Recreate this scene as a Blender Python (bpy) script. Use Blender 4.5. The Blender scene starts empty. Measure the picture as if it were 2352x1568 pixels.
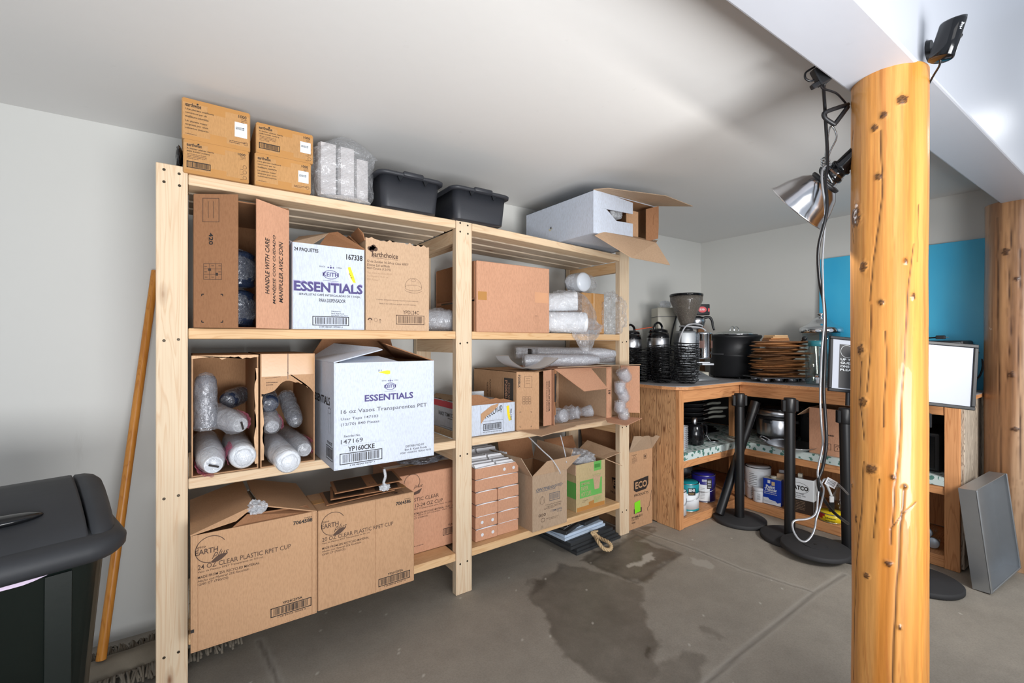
import bpy, bmesh, math, random
import numpy as np
from mathutils import Vector, Matrix
random.seed(7)
sc = bpy.context.scene
COL = sc.collection
PI = math.pi
# ---------------------------------------------------------------- camera
YAW = math.radians(54.66); FPX = 1045.0; CX, CY = 1176.0, 784.0; EYE = 1.24
Fw = Vector((math.cos(YAW), math.sin(YAW), 0)); Rt = Vector((math.sin(YAW), -math.cos(YAW), 0)); Up = Vector((0, 0, 1))
cam_d = bpy.data.cameras.new('camera'); cam = bpy.data.objects.new('camera', cam_d); COL.objects.link(cam)
cam_d.sensor_width = 36; cam_d.lens = 36 * FPX / 2352; cam_d.clip_start = 0.02
cam.matrix_world = Matrix(((Rt.x, 0, -Fw.x, 0), (Rt.y, 0, -Fw.y, 0), (0, 1, 0, EYE), (0, 0, 0, 1)))
sc.camera = cam
# ---------------------------------------------------------------- world, lights, exposure
w = bpy.data.worlds.new('world'); sc.world = w; w.use_nodes = True
w.node_tree.nodes['Background'].inputs[0].default_value = (0.80, 0.88, 1.0, 1)
w.node_tree.nodes['Background'].inputs[1].default_value = 0.56
vs = sc.view_settings; vs.view_transform = 'Standard'; vs.look = 'None'; vs.gamma = 1; vs.use_curve_mapping = False; vs.exposure = 0.34
sc.cycles.use_denoising = True
sc.cycles.max_bounces = 6; sc.cycles.diffuse_bounces = 3; sc.cycles.glossy_bounces = 3; sc.cycles.transparent_max_bounces = 14; sc.cycles.adaptive_threshold = 0.03; sc.cycles.sample_clamp_indirect = 6
LAMP = Vector((1.575, 0.665, 1.655)); LAMP_AX = Vector((-0.03, 0.735, -0.70)).normalized()
def lamp(name, kind, loc, energy, color=(1, 1, 1), size=0.1, aim=None, sy=None):
    d = bpy.data.lights.new(name, kind); d.energy = energy; d.color = color
    if kind == 'AREA':
        d.size = size
        if sy: d.shape = 'RECTANGLE'; d.size_y = sy
    else: d.shadow_soft_size = size
    o = bpy.data.objects.new(name, d); COL.objects.link(o); o.location = loc
    if aim is not None: o.rotation_euler = (Vector(aim) - Vector(loc)).to_track_quat('-Z', 'Y').to_euler()
    return o
lamp('room_fill', 'AREA', (-0.6, -1.6, 2.3), 12, (1, 0.97, 0.93), 1.6, (1.2, 2.0, 0.7))  # added soft fill from behind the camera, not a known lamp
lamp('ceiling_light', 'POINT', (3.35, 0.02, 2.35), 2.2, (0.93, 0.96, 1.0), 0.08)
lamp('uplight_fill', 'AREA', (0.5, -1.4, 0.65), 54, (0.98, 0.99, 1.0), 1.8, (0.8, 0.9, 2.15), 1.0).data.spread = math.radians(120)  # added unseen uplight that brightens the low ceiling, no doorway known here
lamp('right_fill', 'AREA', (2.15, -1.0, 1.85), 9, (1, 0.97, 0.93), 0.5, (3.35, 1.35, 0.5)).data.spread = math.radians(72)  # added unseen fill to lift the cabinet corner and right wall

# ---------------------------------------------------------------- unprojection of measured points onto real planes
def ray(u, v): return Fw + Rt * ((u - CX) / FPX) + Up * ((CY - v) / FPX)
E0 = Vector((0, 0, EYE))
def onz(u, v, z): d = ray(u, v); return E0 + d * ((z - EYE) / d.z)
def ony(u, v, y): d = ray(u, v); return E0 + d * (y / d.y)
def onx(u, v, x): d = ray(u, v); return E0 + d * (x / d.x)
def atd(u, v, t): return E0 + ray(u, v) * t
def xat(u, y): return ony(u, CY, y).x
def yat(u, x): return onx(u, CY, x).y
def zat(v, x, y):
    t = x * Fw.x + y * Fw.y
    return EYE + (CY - v) / FPX * t

# ---------------------------------------------------------------- materials
def srgb(r, g, b):
    def c(x):
        x /= 255.0
        return x / 12.92 if x <= 0.04045 else ((x + 0.055) / 1.055) ** 2.4
    return (c(r), c(g), c(b), 1)
class NT:
    def __init__(s, name):
        s.m = bpy.data.materials.new(name); s.m.use_nodes = True; s.t = s.m.node_tree
        s.t.nodes.clear(); s.out = s.n('ShaderNodeOutputMaterial')
    def n(s, typ, **kw):
        x = s.t.nodes.new(typ)
        for k, v in kw.items():
            if k.startswith('i_'): x.inputs[int(k[2:]) if k[2:].isdigit() else k[2:].replace('_', ' ')].default_value = v
            else: setattr(x, k, v)
        return x
    def l(s, a, b): s.t.links.new(a, b)
    def noise(s, vec, scale, detail=3, rough=0.5, dist=0):
        x = s.n('ShaderNodeTexNoise'); x.inputs['Scale'].default_value = scale; x.inputs['Detail'].default_value = detail
        x.inputs['Roughness'].default_value = rough; x.inputs['Distortion'].default_value = dist
        if vec is not None: s.l(vec, x.inputs['Vector'])
        return x.outputs[0]
    def ramp(s, fac, stops):
        x = s.n('ShaderNodeValToRGB'); cr = x.color_ramp
        while len(cr.elements) < len(stops): cr.elements.new(0.5)
        for e, (p, c) in zip(cr.elements, stops):
            e.position = p; e.color = c if len(c) == 4 else (*c, 1)
        s.l(fac, x.inputs[0]); return x.outputs[0]
    def mix(s, fac, a, b, mode='MIX'):
        x = s.n('ShaderNodeMix', data_type='RGBA', blend_type=mode)
        for inp, val in ((x.inputs[0], fac), (x.inputs[6], a), (x.inputs[7], b)):
            if isinstance(val, (int, float)): inp.default_value = val
            elif isinstance(val, tuple): inp.default_value = val
            else: s.l(val, inp)
        return x.outputs[2]
    def math(s, op, a, b=0.5):
        x = s.n('ShaderNodeMath', operation=op)
        for inp, val in ((x.inputs[0], a), (x.inputs[1], b)):
            if isinstance(val, (int, float)): inp.default_value = val
            else: s.l(val, inp)
        return x.outputs[0]
    def obj(s, scale=(1, 1, 1), rnd=True):
        tc = s.n('ShaderNodeTexCoord'); mp = s.n('ShaderNodeMapping'); mp.inputs['Scale'].default_value = scale
        v = tc.outputs['Object']
        if rnd:
            oi = s.n('ShaderNodeObjectInfo'); vm = s.n('ShaderNodeVectorMath', operation='SCALE'); vm.inputs[0].default_value = (7.3, 5.1, 9.7)
            s.l(oi.outputs['Random'], vm.inputs['Scale'])
            va = s.n('ShaderNodeVectorMath', operation='ADD'); s.l(v, va.inputs[0]); s.l(vm.outputs[0], va.inputs[1]); v = va.outputs[0]
        s.l(v, mp.inputs[0]); return mp.outputs[0]
    def fin(s, color, rough=0.6, metal=0, bump=None, bs=0.2, bd=0.002, spec=0.5, coat=0, **kw):
        p = s.n('ShaderNodeBsdfPrincipled'); s.p = p
        for nm, val in (('Base Color', color), ('Roughness', rough), ('Metallic', metal)):
            if isinstance(val, (int, float, tuple)): p.inputs[nm].default_value = val
            else: s.l(val, p.inputs[nm])
        p.inputs['Specular IOR Level'].default_value = spec; p.inputs['Coat Weight'].default_value = coat
        for k, v in kw.items(): p.inputs[k.replace('_', ' ')].default_value = v
        if bump is not None:
            b = s.n('ShaderNodeBump'); b.inputs['Strength'].default_value = bs; b.inputs['Distance'].default_value = bd
            s.l(bump, b.inputs['Height']); s.l(b.outputs[0], p.inputs['Normal'])
        s.l(p.outputs[0], s.out.inputs[0]); return s.m
def mul(c, k): return (min(1, c[0] * k), min(1, c[1] * k), min(1, c[2] * k), 1)
def plain(name, rgb, rough=0.5, metal=0, var=0.12, scale=9, bs=0.1, **kw):
    t = NT(name); v = t.obj(); c = srgb(*rgb)
    n = t.noise(v, scale, 4); col = t.mix(n, mul(c, 1 - var), mul(c, 1 + var))
    return t.fin(col, rough, metal, t.noise(v, scale * 12, 2), bs, 0.001, **kw)
def kraft(name, rgb, rough=0.85):
    t = NT(name); v = t.obj(); c = srgb(*rgb)
    a = t.noise(v, 3.5, 4); f = t.noise(t.obj((1, 1, 0.25)), 260, 2)
    col = t.mix(a, mul(c, 0.90), mul(c, 1.10)); col = t.mix(t.ramp(f, [(0.35, (0.86, 0.86, 0.86)), (0.65, (1.08, 1.08, 1.08))]), col, col, 'MIX')
    sp = t.ramp(f, [(0.30, (0.84, 0.82, 0.80, 1)), (0.6, (1, 1, 1, 1))]); col = t.mix(0.8, col, sp, 'MULTIPLY')
    wv = t.noise(t.obj((1, 1, 1)), 14, 3)
    return t.fin(col, rough, 0, wv, 0.35, 0.006, spec=0.25)
def wood(name, light, dark, ax=0, knots=True, rough=0.6, ring=1.0, knotc=(122, 72, 40), coat=0.0, k=0.55):
    t = NT(name); L = srgb(*light); D = srgb(*dark)
    sc3 = [9, 9, 9]; sc3[ax] = 0.55
    sc4 = [70, 70, 70]; sc4[ax] = 1.6
    v = t.obj(tuple(sc3)); g = t.noise(v, 2.0, 2, 0.5, 1.2 * ring)
    rings = t.math('FRACT', t.math('MULTIPLY', g, 9.0))
    rr = t.ramp(rings, [(0.0, L), (0.55, mul(L, 0.97)), (0.85, D), (1.0, L)])
    fine = t.noise(t.obj(tuple(sc4)), 2.5, 3)
    col = t.mix(k, t.mix(t.noise(t.obj(), 2.2, 2), L, mul(L, 0.9)), rr)
    col = t.mix(t.ramp(fine, [(0.45, (0, 0, 0, 1)), (0.70, (0.28, 0.28, 0.28, 1))]), col, D)
    if knots:
        kv = [7.5, 7.5, 7.5]; kv[ax] = 2.6
        vo = t.n('ShaderNodeTexVoronoi'); vo.inputs['Scale'].default_value = 1.0; t.l(t.obj(tuple(kv)), vo.inputs['Vector'])
        kn = t.ramp(vo.outputs['Distance'], [(0.035, (.9, .9, .9, 1)), (0.07, (0.3, 0.3, 0.3, 1)), (0.14, (0, 0, 0, 1))])
        col = t.mix(kn, col, srgb(*knotc))
    return t.fin(col, rough, 0, fine, 0.25, 0.0015, spec=0.35, coat=coat)
def emis(name, rgb, st):
    t = NT(name); e = t.n('ShaderNodeEmission'); e.inputs[0].default_value = srgb(*rgb); e.inputs[1].default_value = st
    t.l(e.outputs[0], t.out.inputs[0]); return t.m
def film(name, rgb=(235, 238, 245), body=0.06, gloss=0.25, rough=0.12, bumpk=1.0, glass=(255, 255, 255), sc_=22):
    """thin clear plastic: mostly see-through with wrinkled highlights"""
    t = NT(name); v = t.obj()
    h = t.noise(v, sc_ * .55, 4, 0.55, 2.6)
    ln = t.math('SUBTRACT', 1.0, t.math('MULTIPLY', t.math('ABSOLUTE', t.math('SUBTRACT', t.noise(v, sc_ * .8, 3, 0.6, 3.2), 0.5)), 7.0))
    b = t.n('ShaderNodeBump'); b.inputs['Strength'].default_value = 0.9 * bumpk; b.inputs['Distance'].default_value = 0.012; t.l(h, b.inputs['Height'])
    tr = t.n('ShaderNodeBsdfTransparent'); tr.inputs[0].default_value = srgb(*glass)
    gl = t.n('ShaderNodeBsdfGlossy'); gl.inputs[0].default_value = (0.95, 0.96, 1, 1); gl.inputs[1].default_value = rough; t.l(b.outputs[0], gl.inputs['Normal'])
    df = t.n('ShaderNodeBsdfTranslucent'); df.inputs[0].default_value = srgb(*rgb)
    d2 = t.n('ShaderNodeBsdfDiffuse'); d2.inputs[0].default_value = srgb(*rgb); t.l(b.outputs[0], d2.inputs['Normal'])
    ad = t.n('ShaderNodeMixShader'); ad.inputs[0].default_value = 0.65; t.l(df.outputs[0], ad.inputs[1]); t.l(d2.outputs[0], ad.inputs[2])
    m1 = t.n('ShaderNodeMixShader'); t.l(tr.outputs[0], m1.inputs[1]); t.l(ad.outputs[0], m1.inputs[2]); 
    crease = t.ramp(ln, [(0.80, (body,) * 3), (0.98, (min(1, body * 1.5 + .12),) * 3)]); t.l(crease, m1.inputs[0])
    fr = t.n('ShaderNodeFresnel'); fr.inputs[0].default_value = 1.45; t.l(b.outputs[0], fr.inputs[1])
    m2 = t.n('ShaderNodeMixShader'); t.l(t.math('MINIMUM', t.math('ADD', t.math('MULTIPLY', fr.outputs[0], 0.5), gloss * 0.06), 0.16 + gloss * .25), m2.inputs[0])
    t.l(m1.outputs[0], m2.inputs[1]); t.l(gl.outputs[0], m2.inputs[2]); t.l(m2.outputs[0], t.out.inputs[0])
    return t.m
INK = plain('ink_black', (38, 32, 30), 0.7); INKB = plain('ink_brown', (84, 62, 50), 0.8, var=0.05)
INKG = plain('ink_grey', (96, 96, 102), 0.7); INKP = plain('ink_purple', (72, 62, 120), 0.6); YEL = plain('marker_yellow', (240, 214, 30), 0.6)
GREENL = plain('print_green', (104, 180, 88), 0.7); LIME = plain('sticker_lime', (130, 225, 40), 0.5); REDP = plain('print_red', (205, 60, 80), 0.6)
LABELW = plain('label_white', (225, 230, 235), 0.5, var=0.03)
KR = kraft('cardboard_tan', (190, 150, 115)); KR2 = kraft('cardboard_rosy', (204, 154, 124)); KRD = kraft('cardboard_brown', (156, 112, 80))
KRL = kraft('cardboard_pale', (200, 168, 138)); KRG = kraft('cardboard_greyish', (176, 152, 128)); KRO = kraft('cardboard_amber', (190, 145, 96))
KRW = kraft('cardboard_white', (204, 212, 226), 0.6); KIN = kraft('cardboard_inner', (176, 134, 98)); TAPE = plain('packing_tape', (184, 132, 72), 0.25, var=0.1)
TORN = kraft('cardboard_torn_edge', (214, 176, 140))
PINE = wood('pine_board', (228, 202, 168), (206, 166, 126)); PINEP = wood('pine_post', (226, 204, 174), (206, 170, 134), rough=0.65)
PINEO = wood('pine_board_warm', (226, 188, 142), (202, 152, 102)); PINEG = wood('pine_board_weathered', (205, 188, 166), (160, 134, 108))
SCREW = plain('screw_metal', (70, 62, 52), 0.4, 0.8)
CEDAR = wood('cedar_plank', (222, 172, 124), (128, 80, 48), 2, True, 0.7, 2.4, k=0.9); REDW = wood('stained_trim', (218, 158, 108), (172, 108, 64), 0, True, 0.55)
REDWV = wood('stained_trim_upright', (214, 154, 104), (170, 106, 62), 2, True, 0.55)
GREYW = wood('weathered_panelling', (196, 182, 164), (92, 80, 70), 2, True, 0.8, 2.6, k=0.9)
BLK = plain('black_plastic', (26, 27, 30), 0.45, var=0.2); BLKM = plain('black_metal', (20, 20, 22), 0.35, 0.3); BLKG = plain('black_gloss', (14, 15, 18), 0.12, var=0.2)
BTUB = plain('bus_tub_plastic', (44, 46, 52), 0.5, var=0.1, bs=0.4); BINL = plain('bin_lid_plastic', (44, 46, 50), 0.6, var=0.35, scale=5, bs=0.3)
BINB = plain('bin_body_plastic', (13, 22, 19), 0.35, var=0.2)
STEEL = plain('stainless_steel', (190, 192, 196), 0.28, 1.0, 0.08); CHROME = plain('chrome', (215, 218, 222), 0.08, 1.0, 0.03); ALU = plain('cast_aluminium', (150, 154, 158), 0.42, 0.7, 0.06)
TRAYM = plain('tray_aluminium', (176, 180, 184), 0.38, 0.85, 0.1)
WHT = plain('white_glaze', (228, 230, 234), 0.3, var=0.03); WHP = plain('white_plastic', (222, 225, 230), 0.4, var=0.04); PAPER = plain('paper_white', (235, 236, 240), 0.7, var=0.03)
BEIGE = plain('beige_enamel', (190, 186, 172), 0.4, var=0.05)
FILM = film('clear_plastic_bag', (240, 243, 248), 0.15, 0.45); FILMW = film('frosted_plastic', (240, 243, 248), 0.55, 0.3, 0.2, 0.8); FILMD = film('clear_stack_plastic', (232, 236, 244), 0.42, 0.4, 0.15, 0.5)
FILMP = film('pink_tinted_plastic', (245, 110, 150), 0.45, 0.3, 0.2); FILMV = film('dark_stack_plastic', (150, 154, 164), 0.5, 0.4, 0.2, 0.6)
FOAM = plain('foam_white', (238, 240, 244), 0.6, var=0.02)
CUPW = NT('frosted_cup'); _v = CUPW.obj((1, 1, 1)); CUPW = CUPW.fin(srgb(226, 230, 236), 0.25, 0, CUPW.noise(_v, 25, 5, 0.6, 2), 0.7, 0.01, coat=0.4)
GLASS = NT('clear_glass'); _t = GLASS.n('ShaderNodeBsdfTransparent'); _t.inputs[0].default_value = (0.94, 0.96, 0.95, 1); _g = GLASS.n('ShaderNodeBsdfGlossy'); _g.inputs[1].default_value = 0.04
_f = GLASS.n('ShaderNodeFresnel'); _f.inputs[0].default_value = 1.5; _m = GLASS.n('ShaderNodeMixShader'); GLASS.l(GLASS.math('MINIMUM', _f.outputs[0], 0.28), _m.inputs[0]); GLASS.l(_t.outputs[0], _m.inputs[1]); GLASS.l(_g.outputs[0], _m.inputs[2]); GLASS.l(_m.outputs[0], GLASS.out.inputs[0]); GLASS = GLASS.m
SMOKE = film('smoky_hopper', (170, 162, 152), 0.35, 0.2, 0.1, 0.1, (190, 184, 178)); BEANS = plain('coffee_brown', (108, 86, 74), 0.8)

# ---------------------------------------------------------------- mesh builder
class MB:
    def __init__(s): s.v = []; s.f = []; s.mi = []; s.sm = []; s.mats = []
    def mid(s, m):
        if m not in s.mats: s.mats.append(m)
        return s.mats.index(m)
    def add(s, vs_, fs, mat, smooth=False, T=None):
        b = len(s.v); i = s.mid(mat)
        for p in vs_: s.v.append(tuple(T @ Vector(p)) if T is not None else tuple(p))
        for q in fs: s.f.append([b + k for k in q]); s.mi.append(i); s.sm.append(smooth)
        return s
    def bm(s, bm, mat, smooth=False, T=None):
        bm.verts.index_update(); s.add([v.co for v in bm.verts], [[v.index for v in f.verts] for f in bm.faces], mat, smooth, T); bm.free(); return s
    def box(s, a, b, mat, c=0.0, T=None, smooth=False):
        a = Vector(a); b = Vector(b); bm = bmesh.new(); bmesh.ops.create_cube(bm, size=1)
        for v in bm.verts: v.co = Vector(((a[k] + b[k]) / 2 + v.co[k] * (b[k] - a[k]) for k in range(3)))
        if c > 0: bmesh.ops.bevel(bm, geom=bm.edges[:], offset=c, segments=2 if c > 0.004 else 1, affect='EDGES', profile=0.5)
        return s.bm(bm, mat, smooth, T)
    def slab(s, poly, t, mat, T=None):
        """flat sheet with thickness t, extruded against its normal"""
        P = [Vector(p) for p in poly]; n = Vector((0, 0, 0))
        for i in range(len(P)): n += (P[i] - P[0]).cross(P[(i + 1) % len(P)] - P[0])
        n.normalize(); Q = [p - n * t for p in P]; k = len(P)
        bm = bmesh.new(); A = [bm.verts.new(p) for p in P]; B = [bm.verts.new(p) for p in Q]
        f1 = bm.faces.new(A); f2 = bm.faces.new(B[::-1])
        for i in range(k): bm.faces.new((A[i], B[i], B[(i + 1) % k], A[(i + 1) % k]))
        if k > 5: bmesh.ops.triangulate(bm, faces=[f1, f2])
        return s.bm(bm, mat, False, T)
    def lathe(s, prof, mat, seg=28, T=None, smooth=True, ripple=None):
        vs_ = []; fs = []; n = len(prof)
        for i in range(seg):
            a = 2 * PI * i / seg
            for (r, z) in prof:
                k = ripple(a, z) if ripple else 1
                vs_.append((r * k * math.cos(a), r * k * math.sin(a), z))
        for i in range(seg):
            for j in range(n - 1):
                a0 = i * n + j; b0 = ((i + 1) % seg) * n + j
                fs.append((a0, b0, b0 + 1, a0 + 1))
        if prof[0][0] > 1e-5: fs.append([i * n for i in range(seg)][::-1])
        if prof[-1][0] > 1e-5: fs.append([i * n + n - 1 for i in range(seg)])
        return s.add(vs_, fs, mat, smooth, T)
    def cyl(s, p0, p1, r, mat, r1=None, seg=20, smooth=True):
        p0 = Vector(p0); p1 = Vector(p1); d = p1 - p0
        T = Matrix.Translation(p0) @ d.to_track_quat('Z', 'Y').to_matrix().to_4x4()
        r1 = r if r1 is None else r1
        vs_ = []; 
        for z, q in ((0, r), (d.length, r1)):
            for i in range(seg): vs_.append((q * math.cos(2 * PI * i / seg), q * math.sin(2 * PI * i / seg), z))
        s.add(vs_, [(i, (i + 1) % seg, seg + (i + 1) % seg, seg + i) for i in range(seg)], mat, smooth, T)
        return s.add(vs_, [list(range(seg))[::-1], list(range(seg, 2 * seg))], mat, False, T)
    def tube(s, path, r, mat, seg=8, closed=False, sub=4, rfun=None):
        P = [Vector(p) for p in path]
        if sub > 1 and len(P) > 2:
            Q = []; n = len(P); rng = range(n if closed else n - 1)
            for i in rng:
                g = (lambda k: P[k % n]) if closed else (lambda k: P[max(0, min(n - 1, k))])
                a, b, c, d = g(i - 1), g(i), g(i + 1), g(i + 2)
                for j in range(sub):
                    t = j / sub; Q.append(0.5 * ((2 * b) + (c - a) * t + (2 * a - 5 * b + 4 * c - d) * t * t + (3 * b - a - 3 * c + d) * t ** 3))
            if not closed: Q.append(P[-1])
            P = Q
        n = len(P); vs_ = []; fs = []; up = Vector((0.13, 0.27, 0.95)).normalized()
        for i in range(n):
            d = (P[(i + 1) % n] - P[i - 1]) if closed else (P[min(i + 1, n - 1)] - P[max(i - 1, 0)])
            d = d.normalized() if d.length > 1e-9 else Vector((0, 0, 1))
            x = up - d * up.dot(d)
            if x.length < 1e-3: x = Vector((1, 0, 0)) - d * d.x
            x.normalize(); up = x; y = d.cross(x); rr = r * (rfun(i / (n - 1)) if rfun else 1)
            for k in range(seg): a = 2 * PI * k / seg; vs_.append(P[i] + (x * math.cos(a) + y * math.sin(a)) * rr)
        for i in range(n if closed else n - 1):
            j = (i + 1) % n
            for k in range(seg): fs.append((i * seg + k, i * seg + (k + 1) % seg, j * seg + (k + 1) % seg, j * seg + k))
        if not closed: fs.append(list(range(seg))[::-1]); fs.append([(n - 1) * seg + k for k in range(seg)])
        return s.add(vs_, fs, mat, True)
    def loft(s, rings, mat, caps=True, smooth=True, T=None):
        n = len(rings[0]); vs_ = [p for r in rings for p in r]; fs = []
        for i in range(len(rings) - 1):
            for k in range(n): fs.append((i * n + k, i * n + (k + 1) % n, (i + 1) * n + (k + 1) % n, (i + 1) * n + k))
        if caps: fs.append(list(range(n))[::-1]); fs.append([(len(rings) - 1) * n + k for k in range(n)])
        return s.add(vs_, fs, mat, smooth, T)
    def grid(s, fn, nu, nv, mat, smooth=True, T=None):
        vs_ = [fn(i / nu, j / nv) for j in range(nv + 1) for i in range(nu + 1)]
        fs = [(j * (nu + 1) + i, j * (nu + 1) + i + 1, (j + 1) * (nu + 1) + i + 1, (j + 1) * (nu + 1) + i) for j in range(nv) for i in range(nu)]
        return s.add(vs_, fs, mat, smooth, T)
    def build(s, name, parent=None, world=False, mat4=None):
        me = bpy.data.meshes.new(name); V = s.v
        if world and parent is not None:
            inv = wm(parent).inverted(); V = [tuple(inv @ Vector(p)) for p in V]
        me.from_pydata(V, [], s.f)
        for m in s.mats: me.materials.append(m)
        me.polygons.foreach_set('material_index', s.mi); me.polygons.foreach_set('use_smooth', s.sm); me.update()
        o = bpy.data.objects.new(name, me); COL.objects.link(o)
        if parent is not None: o.parent = parent
        if mat4 is not None: o.matrix_basis = mat4
        return o
def wm(o):
    m = o.matrix_basis.copy()
    while o.parent: o = o.parent; m = o.matrix_basis @ m
    return m
def thing(name, label, cat, loc=(0, 0, 0), rz=0.0, group=None, rot=None):
    o = bpy.data.objects.new(name, None); COL.objects.link(o); o.empty_display_size = 0.05
    M = Matrix.Translation(loc) @ (rot.to_4x4() if rot is not None else Matrix.Rotation(rz, 4, 'Z'))
    o.matrix_basis = M
    return tag(o, label, cat, group)
def tag(o, label, cat, group=None):
    o['label'] = label; o['category'] = cat
    if group: o['group'] = group
    return o
def struct(o): o['kind'] = 'structure'; return o
def dup(root, M, label=None, group=None):
    r = root.copy(); COL.objects.link(r); r.matrix_basis = M
    if label: r['label'] = label
    if group: r['group'] = group
    for ch in list(root.children):
        c = ch.copy(); COL.objects.link(c); c.parent = r; c.matrix_basis = ch.matrix_basis.copy()
        for g in list(ch.children):
            d = g.copy(); COL.objects.link(d); d.parent = c; d.matrix_basis = g.matrix_basis.copy()
    return r
def Tr(x, y=None, z=None, rz=0.0):
    v = Vector(x) if y is None else Vector((x, y, z)); return Matrix.Translation(v) @ Matrix.Rotation(rz, 4, 'Z')
def board(name, parent, p0, p1, wv, wd, th, mat, c=0.002, label=None):
    """timber from p0 to p1 (grain along local x); wv = direction of the width"""
    p0 = Vector(p0); p1 = Vector(p1); x = (p1 - p0); L = x.length; x.normalize(); y = Vector(wv); y = (y - x * y.dot(x)).normalized(); z = x.cross(y)
    m = MB(); m.box((0, -wd / 2, -th / 2), (L, wd / 2, th / 2), mat, c)
    M = Matrix(((x.x, y.x, z.x, p0.x), (x.y, y.y, z.y, p0.y), (x.z, y.z, z.z, p0.z), (0, 0, 0, 1)))
    o = m.build(name, parent); o.matrix_basis = (wm(parent).inverted() @ M) if parent else M
    if label: o['label'] = label
    return o
# ---- lettering
_tc = {}
def glyphs(s, bold=0.0, shear=0.0, spacing=1.0):
    k = (s, bold, shear, spacing)
    if k not in _tc:
        cu = bpy.data.curves.new('t', 'FONT'); cu.body = s; cu.size = 1; cu.offset = bold; cu.shear = shear; cu.space_character = spacing; cu.resolution_u = 2; cu.fill_mode = 'FRONT'
        o = bpy.data.objects.new('t', cu); COL.objects.link(o); dg = bpy.context.evaluated_depsgraph_get(); dg.update()
        me = o.evaluated_get(dg).to_mesh(); vs_ = [tuple(v.co) for v in me.vertices]; fs = [tuple(p.vertices) for p in me.polygons]
        o.evaluated_get(dg).to_mesh_clear(); bpy.data.objects.remove(o); bpy.data.curves.remove(cu)
        xs = [v[0] for v in vs_]; ys = [v[1] for v in vs_]
        _tc[k] = (vs_, fs, min(xs), max(xs), min(ys), max(ys))
    return _tc[k]
class Face:
    """a printed face: o = top-left corner, ux = across, uy = down (full lengths), coordinates as fractions"""
    def __init__(s, m, o, ux, uy, off=0.0008):
        s.m = m; s.o = Vector(o); s.ux = Vector(ux); s.uy = Vector(uy); s.n = s.uy.cross(s.ux).normalized(); s.off = off
        s.W = s.ux.length; s.H = s.uy.length
    def P(s, x, y, k=1.0): return s.o + s.ux * x + s.uy * y + s.n * s.off * k
    def text(s, t, x, y, w_, h, mat=None, bold=0.01, shear=0.0, rot=0.0, spacing=1.0, k=1.0):
        """fitted into the box x,y,w,h (rot in degrees about the box centre, w along the text)"""
        vs_, fs, x0, x1, y0, y1 = glyphs(t, bold, shear, spacing)
        hh = y1 - y0; cx = (x + w_ / 2) * s.W; cy = (y + h / 2) * s.H; W = w_ * s.W; Hh = h * s.H
        if abs(abs(rot) - 90) < 1: W, Hh = Hh, W
        a = math.radians(rot); ca, sa = math.cos(a), math.sin(a); ex = s.ux.normalized(); ey = s.uy.normalized(); P = []
        for v in vs_:
            px = ((v[0] - x0) / (x1 - x0) - 0.5) * W; py = ((y1 - v[1]) / hh - 0.5) * Hh
            P.append(s.o + ex * (cx + px * ca - py * sa) + ey * (cy + px * sa + py * ca) + s.n * s.off * k)
        s.m.add(P, fs, mat or INK); return s
    def rect(s, x, y, w_, h, mat=None, k=0.8, fill=True, lw=0.004):
        if fill: s.m.add([s.P(x, y, k), s.P(x, y + h, k), s.P(x + w_, y + h, k), s.P(x + w_, y, k)], [(0, 1, 2, 3)], mat or INK)
        else:
            lx = lw / s.W; ly = lw / s.H
            s.rect(x, y, w_, ly, mat, k); s.rect(x, y + h - ly, w_, ly, mat, k); s.rect(x, y, lx, h, mat, k); s.rect(x + w_ - lx, y, lx, h, mat, k)
        return s
    def poly(s, pts, mat=None, k=0.8):
        c = Vector((0, 0, 0)); s.m.add([s.P(px, py, k) for px, py in pts], [tuple(range(len(pts)))[::-1] if poly_area(pts) > 0 else tuple(range(len(pts)))], mat or INK); return s
    def line(s, x0, y0, x1, y1, mat=None, lw=0.0015, k=1.0):
        a = s.P(x0, y0, k); b = s.P(x1, y1, k); d = (b - a).normalized().cross(s.n) * lw / 2
        s.m.add([a - d, b - d, b + d, a + d], [(0, 1, 2, 3)], mat or INK); return s
    def ring(s, x, y, r, mat=None, lw=0.0015, a0=0, a1=360, ry=None, n=40, k=1.0):
        """r in metres"""
        ry = ry or r; c = s.P(x, y, k); ex = s.ux.normalized(); ey = s.uy.normalized(); P = []; fs = []
        for i in range(n + 1):
            a = math.radians(a0 + (a1 - a0) * i / n)
            for q in (-lw / 2, lw / 2): P.append(c + ex * (r + q) * math.cos(a) + ey * (ry + q) * math.sin(a))
        for i in range(n): fs.append((2 * i, 2 * i + 1, 2 * i + 3, 2 * i + 2))
        s.m.add(P, fs, mat or INK); return s
    def disc(s, x, y, r, mat=None, k=0.9, ry=None, n=24):
        ry = ry or r; c = s.P(x, y, k); ex = s.ux.normalized(); ey = s.uy.normalized()
        s.m.add([c + ex * r * math.cos(2 * PI * i / n) - ey * ry * math.sin(2 * PI * i / n) for i in range(n)], [tuple(range(n))], mat or INK); return s
    def barcode(s, x, y, w_, h, mat=None, frame=True, seed=3):
        rd = random.Random(seed)
        if frame: s.rect(x, y, w_, h, mat, 1.0, False, 0.0028)
        px = x + w_ * 0.07; end = x + w_ * 0.93
        while px < end:
            bw = w_ * rd.choice((0.008, 0.008, 0.014, 0.022)); s.rect(px, y + h * 0.12, bw, h * 0.72, mat, 1.0); px += bw + w_ * rd.choice((0.008, 0.012, 0.02))
        return s
def poly_area(p): return sum(p[i][0] * p[(i + 1) % len(p)][1] - p[(i + 1) % len(p)][0] * p[i][1] for i in range(len(p)))
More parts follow.
